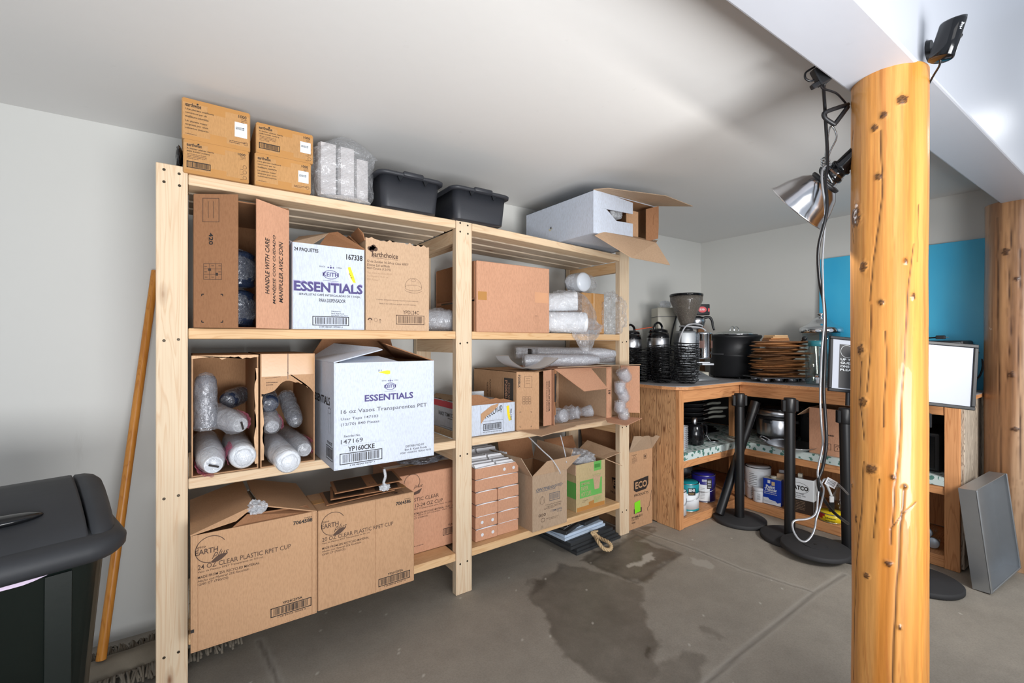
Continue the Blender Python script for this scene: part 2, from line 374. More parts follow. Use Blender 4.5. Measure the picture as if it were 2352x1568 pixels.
def jag(a, b, n, amp, seed=1, up=Vector((0, 0, 1))):
    rd = random.Random(seed); a = Vector(a); b = Vector(b); out = []
    for i in range(n + 1):
        p = a.lerp(b, i / n)
        if 0 < i < n: p = p + up * rd.uniform(-amp, amp)
        out.append(p)
    return out
# ---- numpy value noise
def vnoise(x, y, seed=0, octs=4, per=0.5):
    tot = np.zeros_like(x); amp = 1.0; norm = 0
    for o in range(octs):
        rs = np.random.RandomState(seed + o * 17); G = rs.rand(256, 256); X = x * 2 ** o; Y = y * 2 ** o
        xi = np.floor(X).astype(int); yi = np.floor(Y).astype(int); fx = X - xi; fy = Y - yi; fx = fx * fx * (3 - 2 * fx); fy = fy * fy * (3 - 2 * fy)
        g = lambda a, b: G[a % 256, b % 256]
        tot += amp * ((g(xi, yi) * (1 - fx) + g(xi + 1, yi) * fx) * (1 - fy) + (g(xi, yi + 1) * (1 - fx) + g(xi + 1, yi + 1) * fx) * fy)
        norm += amp; amp *= per
    return tot / norm
def sstep(a, b, x): t = np.clip((x - a) / (b - a), 0, 1); return t * t * (3 - 2 * t)
def segdist(X, Y, pts):
    D = np.full(X.shape, 9e9)
    for (x0, y0), (x1, y1) in zip(pts[:-1], pts[1:]):
        dx, dy = x1 - x0, y1 - y0; t = np.clip(((X - x0) * dx + (Y - y0) * dy) / (dx * dx + dy * dy + 1e-12), 0, 1)
        D = np.minimum(D, np.hypot(X - x0 - t * dx, Y - y0 - t * dy))
    return D
def inpoly(X, Y, pts):
    ins = np.zeros(X.shape, bool); n = len(pts)
    for i in range(n):
        x0, y0 = pts[i]; x1, y1 = pts[(i + 1) % n]
        c = ((y0 > Y) != (y1 > Y)) & (X < (x1 - x0) * (Y - y0) / ((y1 - y0) + 1e-12) + x0); ins ^= c
    return ins
# ================================================================ THE ROOM
YW = 2.49; XR = 3.97
def paint(name, rgb, rough=0.45, bs=0.12):
    t = NT(name); v = t.obj(rnd=False); c = srgb(*rgb)
    col = t.mix(t.noise(v, 1.6, 4), mul(c, 0.97), mul(c, 1.03))
    st = t.ramp(t.noise(t.obj((5, 5, 0.6), False), 2.5, 5, 0.7), [(0.66, (1, 1, 1, 1)), (0.74, (0.88, 0.87, 0.86, 1))]); col = t.mix(0.5, col, st, 'MULTIPLY')
    return t.fin(col, rough, 0, t.noise(v, 22, 3), bs, 0.004, spec=0.4)
WALLP = paint('wall_paint', (206, 206, 202)); CEILP = paint('ceiling_paint', (220, 219, 217), 0.6); BEAMP = paint('beam_paint', (188, 191, 199), 0.35)
# floor with saw cuts, patch and spill stains
def floor_mesh():
    x0, x1, y0, y1, st = -2.6, 5.2, -2.2, 2.6, 0.010
    nx = int((x1 - x0) / st); ny = int((y1 - y0) / st)
    gx, gy = np.meshgrid(np.linspace(x0, x1, nx + 1), np.linspace(y0, y1, ny + 1))
    def pl(uv): return [(onz(u, v, 0).x, onz(u, v, 0).y) for u, v in uv]
    n1 = vnoise(gx * 2.1 + 40, gy * 2.1 + 40, 3); n2 = vnoise(gx * 11 + 50, gy * 11 + 50, 5); n3 = vnoise(gx * 40 + 90, gy * 40 + 90, 9)
    wx = gx + (n2 - .5) * 0.09 + (n3 - .5) * .03; wy = gy + (vnoise(gx * 10 + 70, gy * 10 + 20, 8) - .5) * 0.09 + (vnoise(gx * 38 + 70, gy * 38 + 20, 18) - .5) * .03
    stain = np.zeros_like(gx)
    def blob(uv, val, edge=0.02, edark=0.25):
        nonlocal stain
        p = pl(uv); ins = inpoly(wx, wy, p); d = segdist(wx, wy, p + [p[0]])
        m = np.where(ins, sstep(-0.004, edge, d) * 1.0, 0); rim = np.where(ins, np.exp(-d / 0.022) * edark, 0)
        stain = np.maximum(stain, m * val * (0.75 + 0.5 * n1) + rim * val)
    blob([(1285, 1292), (1340, 1302), (1400, 1318), (1470, 1345), (1492, 1372), (1488, 1410), (1500, 1455), (1520, 1500), (1512, 1528), (1500, 1562), (1440, 1590), (1360, 1560), (1300, 1510), (1265, 1440), (1232, 1400), (1212, 1350), (1232, 1322), (1262, 1312)], 0.62)
    blob([(1470, 1462), (1518, 1490), (1518, 1524), (1490, 1530), (1462, 1508)], 1.05, 0.05)
    blob([(1578, 1488), (1612, 1500), (1632, 1520), (1622, 1550), (1606, 1572), (1545, 1590), (1480, 1600), (1470, 1535), (1530, 1530)], 0.45)
    blob([(1590, 1432), (1625, 1438), (1648, 1462), (1665, 1472), (1640, 1470), (1602, 1458)], 0.4)
    blob([(1215, 1330), (1245, 1318), (1260, 1345), (1230, 1380), (1212, 1365)], 0.85, 0.03)
    blob([(1325, 1285), (1345, 1276), (1400, 1250), (1460, 1215), (1500, 1205), (1510, 1225), (1465, 1240), (1500, 1255), (1565, 1272), (1480, 1335), (1470, 1340), (1390, 1310), (1345, 1288)], 0.8, 0.02)
    light = np.zeros_like(gx)
    def lite(uv, val):
        nonlocal light
        p = pl(uv); ins = inpoly(wx, wy, p); d = segdist(wx, wy, p + [p[0]]); light = np.maximum(light, np.where(ins, sstep(0, 0.012, d), 0) * val)
    lite([(1437, 1297), (1470, 1290), (1490, 1272), (1510, 1270), (1518, 1285), (1490, 1292), (1465, 1305), (1445, 1306)], 1.0)
    lite([(1590, 1277), (1622, 1280), (1638, 1295), (1625, 1306), (1600, 1298)], 0.5)
    joint = np.zeros_like(gx)
    for uv, wdt in (([(1463, 1215), (1600, 1262), (1700, 1305), (1872, 1360)], 0.008), ([(1600, 1590), (1700, 1500), (1800, 1420), (1872, 1360), (1940, 1318)], 0.010), ([(595, 1470), (640, 1568)], 0.008)):
        d = segdist(gx + (n3 - .5) * .012, gy, pl(uv)); joint = np.maximum(joint, np.exp(-(d / wdt) ** 2) * .6); light = np.maximum(light, np.exp(-((d - 0.012) / 0.010) ** 2) * 0.4)
    pp = pl([(1352, 1290), (1462, 1228), (1564, 1270), (1462, 1337)]); d = segdist(gx + (n2 - .5) * .015, gy, pp + [pp[0]])
    joint = np.maximum(joint, np.exp(-(d / 0.012) ** 2) * 0.7)
    sp = np.random.RandomState(4).rand(*gx.shape); light = np.where(sp > 0.9993, 1.3, light)
    me = bpy.data.meshes.new('floor'); co = np.stack([gx, gy, -joint * 0.003 + (n1 - .5) * 0.002 - 0.001], -1).reshape(-1, 3)
    idx = np.arange((nx + 1) * (ny + 1)).reshape(ny + 1, nx + 1)
    q = np.stack([idx[:-1, :-1], idx[:-1, 1:], idx[1:, 1:], idx[1:, :-1]], -1).reshape(-1, 4)
    me.vertices.add(len(co)); me.vertices.foreach_set('co', co.ravel()); me.loops.add(q.size); me.loops.foreach_set('vertex_index', q.ravel())
    me.polygons.add(len(q)); me.polygons.foreach_set('loop_start', np.arange(0, q.size, 4)); me.polygons.foreach_set('loop_total', np.full(len(q), 4)); me.update(calc_edges=True); me.validate()
    for nm, a in (('stain', stain), ('light', light), ('joint', joint)):
        at = me.attributes.new(nm, 'FLOAT', 'POINT'); at.data.foreach_set('value', a.ravel().astype(np.float32))
    return me
t = NT('stained_concrete'); v = t.obj(rnd=False)
def attr(t, n): x = t.n('ShaderNodeAttribute'); x.attribute_name = n; return x.outputs['Fac']
c = t.mix(t.noise(v, 1.3, 5, 0.6), srgb(140, 133, 122), srgb(172, 165, 154)); c = t.mix(t.ramp(t.noise(v, 6, 6, 0.7), [(0.35, (0, 0, 0, 1)), (0.7, (0.6, 0.6, 0.6, 1))]), c, srgb(134, 128, 119))
c = t.mix(0.5, c, t.ramp(t.noise(v, 150, 3, 0.7), [(0.35, (0.72, 0.72, 0.72, 1)), (0.6, (1.0, 1.0, 1.0, 1))]), 'MULTIPLY')
blue = t.ramp(t.noise(v, 2.2, 3), [(0.45, (0, 0, 0, 1)), (0.7, (0.5, 0.5, 0.5, 1))])
c = t.mix(t.math('MULTIPLY', attr(t, 'stain'), t.ramp(t.noise(v, 9, 5, 0.65), [(0.25, (0.6, 0.6, 0.6, 1)), (0.7, (1.0, 1.0, 1.0, 1))])), c, srgb(66, 60, 52))
c = t.mix(attr(t, 'light'), c, srgb(182, 177, 168)); c = t.mix(t.math('MULTIPLY', attr(t, 'joint'), 0.75), c, srgb(78, 74, 68))
rg = t.ramp(attr(t, 'stain'), [(0, (0.62,) * 3), (0.7, (0.4,) * 3)])
CONC = t.fin(c, rg, 0, t.noise(v, 60, 5, 0.7), 0.2, 0.004, spec=0.35)
fm = floor_mesh(); fm.materials.append(CONC); fl = bpy.data.objects.new('floor', fm); COL.objects.link(fl); struct(fl)
# walls: each a slab with depth
m = MB(); m.box((-2.6, YW, -0.02), (XR + 0.12, YW + 0.12, 2.3), WALLP); struct(m.build('wall_back'))
m = MB(); m.box((XR, -2.2, -0.02), (XR + 0.12, YW, 3.2), WALLP); struct(m.build('wall_right'))
# low ceiling: rises a few centimetres towards the right
m = MB(); zc = lambda x: 2.13 + (x + 0.6) / 4.6 * 0.043
a, b = -2.6, XR + 0.12
m.loft([[(a, 0.5, zc(a)), (a, YW + .12, zc(a)), (a, YW + .12, zc(a) + .15), (a, 0.5, zc(a) + .15)], [(b, 0.5, zc(b)), (b, YW + .12, zc(b)), (b, YW + .12, zc(b) + .15), (b, 0.5, zc(b) + .15)]], CEILP, smooth=False)
struct(m.build('ceiling'))
# boxed beam carried by the log posts
ZB = 2.0; d = ZB - EYE
yb1 = lambda x: d * (.729 - .0242 * (x / d - 1.277)); yb2 = lambda x: d * (.501 - .0227 * (x / d - 1.60))
m = MB(); bev = 0.004
m.loft([[(x, yb2(x), ZB), (x, yb1(x), ZB), (x, yb1(x), 3.2), (x, yb2(x), 3.2)] for x in (-2.6, 0.5, 2.0, XR)], BEAMP, smooth=False)
o = m.build('trim_1'); struct(o)
bv = o.modifiers.new('b', 'BEVEL'); bv.width = 0.006; bv.segments = 2

# ================================================================ LOG POSTS
def log_post(name, label, cx, cy, r, zt, cols, knots=(), cracks=(), seed=1, na=170, nz=760, ra=None):
    th, z = np.meshgrid(np.linspace(0, 2 * PI, na, endpoint=False), np.linspace(0, zt, nz + 1))
    base = math.atan2(-cy, -cx)                                 # angle that faces the eye
    S = (((th - base + PI) % (2 * PI)) - PI) * r                # arc length from the facing line
    # measured marks -> (arc, height) on the surface
    def sz(u, v):
        dr = ray(u, v); ox, oy = -cx, -cy; A = dr.x ** 2 + dr.y ** 2; B = 2 * (dr.x * ox + dr.y * oy); Cc = ox * ox + oy * oy - r * r
        disc = max(B * B - 4 * A * Cc, 0); tt = (-B - math.sqrt(disc)) / (2 * A); p = E0 + dr * tt
        a = math.atan2(p.y - cy, p.x - cx); return (((a - base + PI) % (2 * PI)) - PI) * r, p.z
    warp = (vnoise(z * 5 + 9, th * 0 + 3.3, seed + 5, 3) - .5) * 0.03
    n1 = vnoise(th * 3 / PI * 2 + 11, z * 1.1 + 5, seed); n1 = n1 * .5 + .5 * vnoise(np.cos(th) * 2 + 30, np.sin(th) * 2 + z * 0.9, seed + 1)
    fib = vnoise((S + warp) * 160 + 500, z * 3 + 20, seed + 3, 3)
    rad = r * (1 + 0.035 * (vnoise(np.cos(th) * 1.2 + 9, z * 2.2 + np.sin(th), seed + 7, 3) - .5) * 2) + (fib - .5) * 0.0012
    c0, c1, c2, c3 = [np.array(srgb(*c_)[:3]) for c_ in cols]
    def L(a, b, t_): return a + (b - a) * t_[..., None]
    col = L(np.broadcast_to(c0, th.shape + (3,)), c1, sstep(.35, .65, n1)); col = L(col, c2, sstep(.55, .8, vnoise(np.cos(th) * 1.5 + 3, np.sin(th) * 1.5 + z * .6 + 7, seed + 2)) * .8)
    streak = vnoise(np.cos(th) * 5 + 40, np.sin(th) * 5 + z * .8 + 40, seed + 40, 3); col = col * (0.86 + .28 * sstep(.3, .7, streak))[..., None]; col = L(col, c3, sstep(.52, .8, fib) * .5)
    dark = np.zeros_like(th)
    for (u, v, ru, rv) in knots:
        ks, kz = sz(u, v); t_ = math.hypot(cx, cy) * 0.8; a_ = ru / FPX * t_; b_ = rv / FPX * t_
        q = np.hypot((S - ks) / a_, (z - kz) / b_) + (vnoise(S * 140 + 60, z * 140 + 60, seed + 21, 3) - .5) * .9 + .1
        ringk = 0.55 + 0.45 * np.sin(q * 14)
        k = np.where(q < 1, 0.72 + .28 * ringk, np.exp(-(q - 1) * 5) * .35); dark = np.maximum(dark, k); rad += np.where(q < 1.4, 0.004 * np.exp(-q * q), 0)
        tail = np.exp(-((S - ks) / (a_ * .4)) ** 2) * np.where(z < kz, np.exp(-(kz - z) / (b_ * 1.1)), np.exp(-(z - kz) / (b_ * .8))) * .45; dark = np.maximum(dark, tail)
    for pts, wd in cracks:
        P = [sz(u, v) for u, v in pts]; dd = segdist(S + (vnoise(z * 14, z * 0 + 1, seed, 2) - .5) * .004, z, P); wd = max(wd, .0014); k = np.exp(-(dd / wd) ** 2); dark = np.maximum(dark, k); rad -= k * min(0.003, wd * 1.2)
    col = L(col, np.array(srgb(54, 26, 12)[:3]), np.clip(dark, 0, 1) * .93)
    x = cx + rad * np.cos(th); y = cy + rad * np.sin(th)
    co = np.stack([x, y, z], -1).reshape(-1, 3) - np.array([cx, cy, 0]); idx = np.arange((nz + 1) * na).reshape(nz + 1, na); nxt = np.roll(idx, -1, 1)
    q = np.stack([idx[:-1], nxt[:-1], nxt[1:], idx[1:]], -1).reshape(-1, 4)
    me = bpy.data.meshes.new(name); me.vertices.add(len(co)); me.vertices.foreach_set('co', co.ravel()); me.loops.add(q.size); me.loops.foreach_set('vertex_index', q.ravel())
    me.polygons.add(len(q)); me.polygons.foreach_set('loop_start', np.arange(0, q.size, 4)); me.polygons.foreach_set('loop_total', np.full(len(q), 4)); me.update(calc_edges=True)
    me.polygons.foreach_set('use_smooth', [True] * len(q))
    at = me.color_attributes.new('Col', 'FLOAT_COLOR', 'POINT'); at.data.foreach_set('color', np.concatenate([col.reshape(-1, 3), np.ones((len(co), 1))], 1).ravel().astype(np.float32))
    t = NT(name + '_bark'); a = t.n('ShaderNodeAttribute'); a.attribute_name = 'Col'
    g = t.noise(t.obj((60, 60, 2.2)), 2, 4, 0.6); cc = t.mix(0.7, a.outputs[0], t.ramp(g, [(0.3, (0.80, 0.76, 0.70, 1)), (0.55, (1, 1, 1, 1))]), 'MULTIPLY')
    me.materials.append(t.fin(cc, 0.38, 0, g, 0.25, 0.002, spec=0.45, coat=0.25))
    o = bpy.data.objects.new(name, me); COL.objects.link(o); o.location = (cx, cy, 0); tag(o, label, 'post'); return o
log_post('log_post', 'thick varnished orange log post with dark knots in the foreground', 1.665, 0.448, 0.088, ZB + 0.004,
    ((218, 146, 66), (226, 162, 90), (204, 126, 44), (186, 108, 48)),
    knots=[(1966, 498, 15, 24), (2071, 230, 9, 10), (2030, 265, 6, 8), (2009, 295, 6, 8), (2018, 405, 7, 8), (1984, 612, 8, 12), (1978, 802, 9, 12), (1983, 922, 8, 12), (2002, 1078, 11, 11), (2040, 1294, 7, 7), (1991, 1321, 5, 6), (1967, 1190, 4, 10), (2050, 1095, 4, 6), (2077, 1116, 4, 6), (2080, 600, 4, 6), (2025, 695, 5, 7), (1958, 1115, 4, 6), (2098, 680, 4, 8), (2066, 1440, 4, 5)],
    cracks=[([(2022, 300), (2027, 420), (2018, 520), (2005, 600), (1999, 690)], .0016), ([(2098, 560), (2088, 640), (2080, 760), (2072, 880), (2062, 1050), (2052, 1160), (2046, 1250)], .0016),
            ([(2077, 1120), (2068, 1200), (2064, 1300), (2057, 1400), (2052, 1500), (2050, 1568)], .0026), ([(1983, 1060), (1978, 1180), (1968, 1280), (1963, 1400), (1961, 1560)], .0009), ([(2033, 760), (2035, 860), (2028, 980)], .0008),
            ([(1978, 830), (1976, 920), (1984, 1010)], .001), ([(1958, 300), (1952, 420), (1962, 560)], .0008), ([(2002, 700), (1998, 800), (1992, 900)], .0007), ([(2046, 1215), (2070, 1180), (2103, 1152)], .0006), ([(2020, 1100), (2010, 1180), (2007, 1235)], .0007), ([(2110, 470), (2108, 600)], .0007)], seed=11)
log_post('log_post.001', 'weathered brown log post at the right edge behind the metal tray', 3.76, 0.44, 0.128, ZB + 0.01,
    ((176, 132, 92), (150, 108, 74), (192, 160, 130), (110, 76, 52)), knots=[(2310, 578, 5, 7), (2335, 640, 4, 4), (2331, 985, 5, 5), (2324, 860, 4, 6)],
    cracks=[([(2290, 500), (2292, 700), (2296, 900), (2300, 1200)], .003), ([(2325, 480), (2318, 640), (2322, 760), (2312, 900)], .002), ([(2345, 560), (2340, 800), (2345, 1100)], .002)], seed=31, na=120, nz=520)

# ================================================================ PINE SHELVING UNIT
YF = 1.965
shelf = thing('storage_shelving', 'tall raw pine shelving unit along the wall holding the cardboard boxes', 'shelving', (1.13, 2.2, 0))
XP = (-0.049, 1.104, 2.28)
def post(x, y0, zt, mat=PINEP, screws=()):
    o = board('post', shelf, (x, y0 + 0.019, 0), (x, y0 + 0.019, zt), (1, 0, 0), 0.089, 0.038, mat)
    for (dx, z) in screws:
        s_ = MB(); s_.lathe([(0.0001, 0), (0.0046, 0), (0.0046, 0.0012), (0.0032, 0.0018), (0.0008, 0.0010)], SCREW, 10)
        s_.build('screw', o, mat4=wm(o).inverted() @ (Matrix.Translation((x + dx, y0 - 0.0002, z)) @ Matrix.Rotation(PI / 2, 4, 'X')))
    return o
sc4 = lambda z: ((-.022, z + .02), (.02, z + .014), (-.022, z - .022), (.021, z - .027))
sc2 = lambda z: ((-.022, z), (.018, z + .004))
fronts = [post(XP[0], YF, 1.852, screws=sc4(1.81) + sc2(1.243) + sc2(.70) + sc2(.155)), post(XP[1], YF, 1.848, screws=sc4(1.80) + sc2(1.23) + sc2(.68) + sc2(.15)), post(XP[2], YF, 1.815, screws=sc2(1.235) + sc2(.69) + sc2(.15))]
for x in XP: post(x, 2.437, 1.80, PINEP)
def xbrace(x, z): board('cross_brace', shelf, (x, YF + 0.039, z), (x, 2.436, z), (0, 0, 1), 0.089 * .75, 0.038, PINEO if x > 2 else PINE)
levels = ((1.830, 1.830, 1.790, 4), (1.287, 1.290, 1.284, 4), (.757, .758, .757, 4), (.208, .208, .216, 4))
for li, (za, zb, zc_, nb) in enumerate(levels):
    for bi in range(2):
        x0, x1 = ((XP[0] + .046, XP[1] - .046), (XP[1] + .046, XP[2] - .046))[bi]
        z0, z1 = ((za, zb), (zb, zc_))[bi]
        ys = YF + 0.0; wd = (2.432 - ys - 0.006 * (nb - 1)) / nb if li else 0.1
        for k in range(nb):
            yy = ys + wd / 2 + k * (wd + (0.006 if li else 0.022))
            mt = (PINE, PINEO, PINE, PINEO)[li] if k == 0 else (PINEG if li == 0 else PINE)
            ext = 0 if k == 0 else 0.0
            board('shelf_board', shelf, (x0 - ext, yy, z0 - .019), (x1 + ext, yy, z1 - .019), (0, 1, 0), wd, 0.038, mt, 0.0025)
    for xi, x in enumerate(XP):
        zz = (za, zb, zc_)[xi] - 0.0385 - 0.034
        for sx in ((-1, 1) if xi == 1 else ((1,) if xi == 0 else (-1,))):
            xbrace(x + sx * (0.045 + 0.019) if False else x + sx * 0.024, zz)
# ================================================================ CARTONS
from mathutils import noise as mnoise
CT = 0.004
class Carton:
    def __init__(s, label, x0, x1, y0, y1, z0, z1, mat=None, kind='closed', name='cardboard_box', group=None, inner=None, rz=0.0, cat='box', c=0.003):
        s.W, s.D, s.H = x1 - x0, y1 - y0, z1 - z0; s.mat = mat or KR; s.inner = inner or KIN
        s.root = thing(name, label, cat, (x0, y0, z0), rz, group); s.m = MB(); W, D, H = s.W, s.D, s.H; t = CT
        if kind == 'closed': s.m.box((0, 0, 0), (W, D, H), s.mat, c)
        else:
            om, im = s.mat, s.inner
            P = {'bottom': ((0, 0, 0), (W, D, t)), 'back': ((0, D - t, t), (W, D, H)), 'left': ((0, 0, t), (t, D - t, H)), 'right': ((W - t, 0, t), (W, D - t, H)), 'front': ((t, 0, t), (W - t, t, H)), 'top': ((0, 0, H - t), (W, D, H))}
            for k, (a, b) in P.items():
                if k == kind or (isinstance(kind, tuple) and k in kind): continue
                s.m.box(a, b, om, 0.0008)
                e = 0.0006                                   # plain inner face of the board
                ctr = Vector((W / 2, D / 2, H / 2)); a2 = Vector(a); b2 = Vector(b); ax = min(range(3), key=lambda i: b2[i] - a2[i])
                side = b2[ax] if (a2[ax] + b2[ax]) / 2 < ctr[ax] else a2[ax]; off = e if side == b2[ax] else -e
                a3 = a2.copy(); b3 = b2.copy(); a3[ax] = side; b3[ax] = side + off
                lo = Vector((min(a3[i], b3[i]) + (0 if i == ax else t * .6) for i in range(3))); hi = Vector((max(a3[i], b3[i]) - (0 if i == ax else t * .6) for i in range(3)))
                s.m.box(lo, hi, im)
        s.front = Face(s.m, (0, 0, H), (W, 0, 0), (0, 0, -H)); s.left = Face(s.m, (0, D, H), (0, -D, 0), (0, 0, -H)); s.right = Face(s.m, (W, 0, H), (0, D, 0), (0, 0, -H))
        s.topf = Face(s.m, (0, D, H), (W, 0, 0), (0, -D, 0))
    def flap(s, pts, mat=None, name='flap', t=CT, deco=None):
        f = MB(); f.slab(pts, t, mat or s.mat)
        if deco: deco(f)
        return f.build(name, s.root)
    def done(s, name='carton_body'): s.body = s.m.build(name, s.root); return s.root
    def tape(s, y=None, drop=0.05, w_=0.05, mat=None):
        f = MB(); y = s.D / 2 if y is None else y; e = 0.0012
        f.box((0.002, y - w_ / 2, s.H), (s.W - 0.002, y + w_ / 2, s.H + e), mat or TAPE)
        return f.build('packing_tape', s.root)
def crumple(m, c, rad, mat, amp=0.35, fr=5.0, seed=0, sub=4, flat=True, zmin=None, T=None):
    bm = bmesh.new(); bmesh.ops.create_icosphere(bm, subdivisions=sub, radius=1); c = Vector(c); sd = Vector((seed * 3.1, seed * 1.7, seed * 2.3))
    for v in bm.verts:
        n = v.co.normalized(); q = mnoise.ridged_multi_fractal(n * fr * 0.5 + sd, 0.9, 2.1, 4, 1.0, 2.0); k = 1 + amp * (q - 1.1) * 0.35 + amp * 0.5 * mnoise.noise(n * fr * 0.35 + sd)
        p = Vector((n.x * rad[0], n.y * rad[1], n.z * rad[2])) * k + c
        if zmin is not None and p.z < zmin: p.z = zmin + (p.z - zmin) * 0.05
        v.co = p
    return m.bm(bm, mat, not flat, T)
def earth_logo(F, x, y, r):
    F.ring(x, y, r, INKB, 0.0022, 60, 330); W, H = F.W, F.H
    F.text('Sysco', x - r / W * .95, y - r / H * .42, r / W * .6, r / H * .26, INKB); F.text('EARTH', x - r / W * 1.0, y - r / H * .12, r / W * 1.45, r / H * .40, INKB, 0.012)
    F.text('plus', x + r / W * .05, y + r / H * .16, r / W * 1.1, r / H * .62, INKB, 0.0, 0.5)
    n = 14; pts = []
    for i in range(n + 1): a = i / n; pts.append((x - r / W * .05 + r / W * 1.15 * a, y + r / H * (1.02 - .45 * a) - r / H * .22 * math.sin(PI * a)))
    for i in range(1, n): a = 1 - i / n; pts.append((x - r / W * .05 + r / W * 1.15 * a, y + r / H * (1.02 - .45 * a) + r / H * .22 * math.sin(PI * a)))
    F.poly(pts, INKB)
def keith_logo(F, x, y, w_, ink=INKP):
    r = w_ / 2 * F.W; F.ring(x, y, r, ink, 0.0022, ry=r * .62); F.text('KEITH', x - w_ * .56, y - .16 * w_ * F.W / F.H, w_ * 1.12, w_ * .30 * F.W / F.H, ink, 0.02)
    k = w_ * F.W / F.H
    F.text('SINCE', x - w_ * .8, y - .60 * k, w_ * .42, .10 * k, INKG); F.text('1906', x + w_ * .42, y - .60 * k, w_ * .36, .10 * k, INKG)
    for dx, rr in ((-.18, .05), (0, .07), (.18, .05)): F.disc(x + dx * w_, y - .52 * k, rr * w_ * F.W, ink)
    F.disc(x, y - .66 * k, .03 * w_ * F.W, ink); F.rect(x - w_ * .55, y + .44 * k, w_ * 1.1, .02 * k, ink)
def lines(F, x, y, w_, n, dy, h, mat=INKB, seed=1, ital=0.0):
    """rows of print too small to read in the photograph"""
    rd = random.Random(seed)
    for i in range(n):
        px = x; end = x + w_ * (1 if i < n - 1 else .6)
        while px < end - .01:
            q = w_ * rd.uniform(.04, .13); q = min(q, end - px); F.rect(px, y + i * dy, q, h, mat); px += q + w_ * .02
# ---- four cutlery boxes on the top shelf
ZT = 1.831
def earthwise(label, x0, x1, z0, z1, fr, sticker=True, y0=1.955, torn=False):
    c = Carton(label, x0, x1, y0, y0 + 0.30, z0, z1, KRO, 'closed', group='cutlery boxes on the top shelf'); F = c.front
    F.rect(0.02, 0.0, .96, .10, TAPE, .4); F.rect(.36, .10, .26, .16, TAPE, .5); F.rect(.02, .90, .96, .10, TAPE, .4); F.rect(.40, .76, .24, .14, TAPE, .5)
    F.text('earthwise', .05, .10, .22, .10, INK, .02, k=1.2); F.disc(.22, .10, .003, INK, 1.2)
    if fr:
        for i, s_ in enumerate(('Une planète meilleure', 'commence par de', 'meilleurs couverts.')): F.text(s_, .05, .24 + i * .085, (.40, .30, .33)[i], .055, INK, .012, k=1.2)
        for i, s_ in enumerate(('Un planeta mejor', 'empieza por unos', 'cubiertos mejores.')): F.text(s_, .05, .53 + i * .085, (.31, .32, .33)[i], .055, INK, .012, k=1.2)
        lines(F, .05, .86, .26, 1, .05, .012)
    else:
        F.text('A better planet starts', .05, .24, .40, .06, INK, .012, k=1.2); F.text('with better cutlery', .05, .32, .34, .06, INK, .012, k=1.2)
        lines(F, .06, .42, .28, 4, .045, .014, INKB, 2); F.barcode(.05, .64, .35, .20, INK, seed=5)
    F.text('1000', .82, .10, .12, .08, INK, .015, k=1.2); lines(F, .86, .20, .09, 3, .04, .012)
    if sticker: F.rect(.76, .30, .19, .38, LABELW, 1.4); F.text('705-1503', .77, .42, .14, .07, INK, .02, rot=90, k=2.2); lines(F, .86, .34, .06, 5, .05, .014, INKG)
    for q in (.44, .60, .78) if not fr else (.82,): F.ring(.93, q if fr else q + .08, .006, INKB, .001); 
    if fr: lines(F, .68, .80, .26, 2, .04, .016, INKB, 6)
    else:
        for q in (.60, .76, .92): lines(F, .86, q, .10, 1, .03, .012, INKB, 6)
    if torn:
        b_ = MB(); crumple(b_, (-.013, .06, .058), (.012, .045, .050), BLKG, .15, 5, 2, 4, zmin=.002); b_.build('dark_plastic_liner', c.root)
        c.m.slab([(-0.001, .02, .02), (-0.001, .05, .10), (-0.001, .12, .112), (-0.001, .10, .05), (-0.001, .05, .012)], .001, BLKG)
        f = MB(); f.slab(jag((-0.002, .05, .012), (-0.002, .13, .115), 8, .006, 3) + [Vector((-0.016, .10, .115)), Vector((-.012, .05, .02))], .002, TORN); f.build('torn_flap', c.root)
    c.done(); c.tape(); return c
earthwise('amber taped cutlery box with dark torn hole, lower one beside the left shelf post', -.018, .182, ZT, 1.948, False, False, torn=True)
earthwise('amber taped cutlery box in the corner stack, topmost and leftmost, touching nearly the ceiling', -.022, .186, 1.9492, 2.092, True, y0=1.957)
earthwise('amber taped cutlery box beneath the other, next to the bagged containers', .200, .398, ZT, 1.951, True, y0=1.953)
earthwise('amber taped cutlery box with barcode, upper one next to the bagged containers', .204, .406, 1.9522, 2.066, False, y0=1.953)
# ---- bag of stacked takeout containers
root = thing('plastic_bag', 'clear plastic bag wrapped around grey stacks of containers on the top shelf', 'bag', (.535, 2.03, ZT))
m = MB(); n_ = 26
def bagfn(u, v):
    a = 2 * PI * u; h = v * .285; env = (1.0 if v < .72 else 1 - ((v - .72) / .28) ** 1.3 * .8) * (0.80 + .2 * min(1, v * 9)); 
    q = mnoise.noise(Vector((math.cos(a) * 2.3, math.sin(a) * 2.3, v * 5))) * .12 + mnoise.noise(Vector((math.cos(a) * 7, math.sin(a) * 7, v * 13))) * .05
    return ((.128 * env * (1 + q)) * abs(math.cos(a)) ** .7 * (1 if math.cos(a) > 0 else -1) + (.02 * v if v > .7 else 0), .098 * env * (1 + q) * abs(math.sin(a)) ** .7 * (1 if math.sin(a) > 0 else -1), h + .001)
m.grid(bagfn, 64, 40, FILM, False); m.build('bag_film', root)
TRG = plain('takeout_grey', (196, 192, 192), 0.55, var=.04)
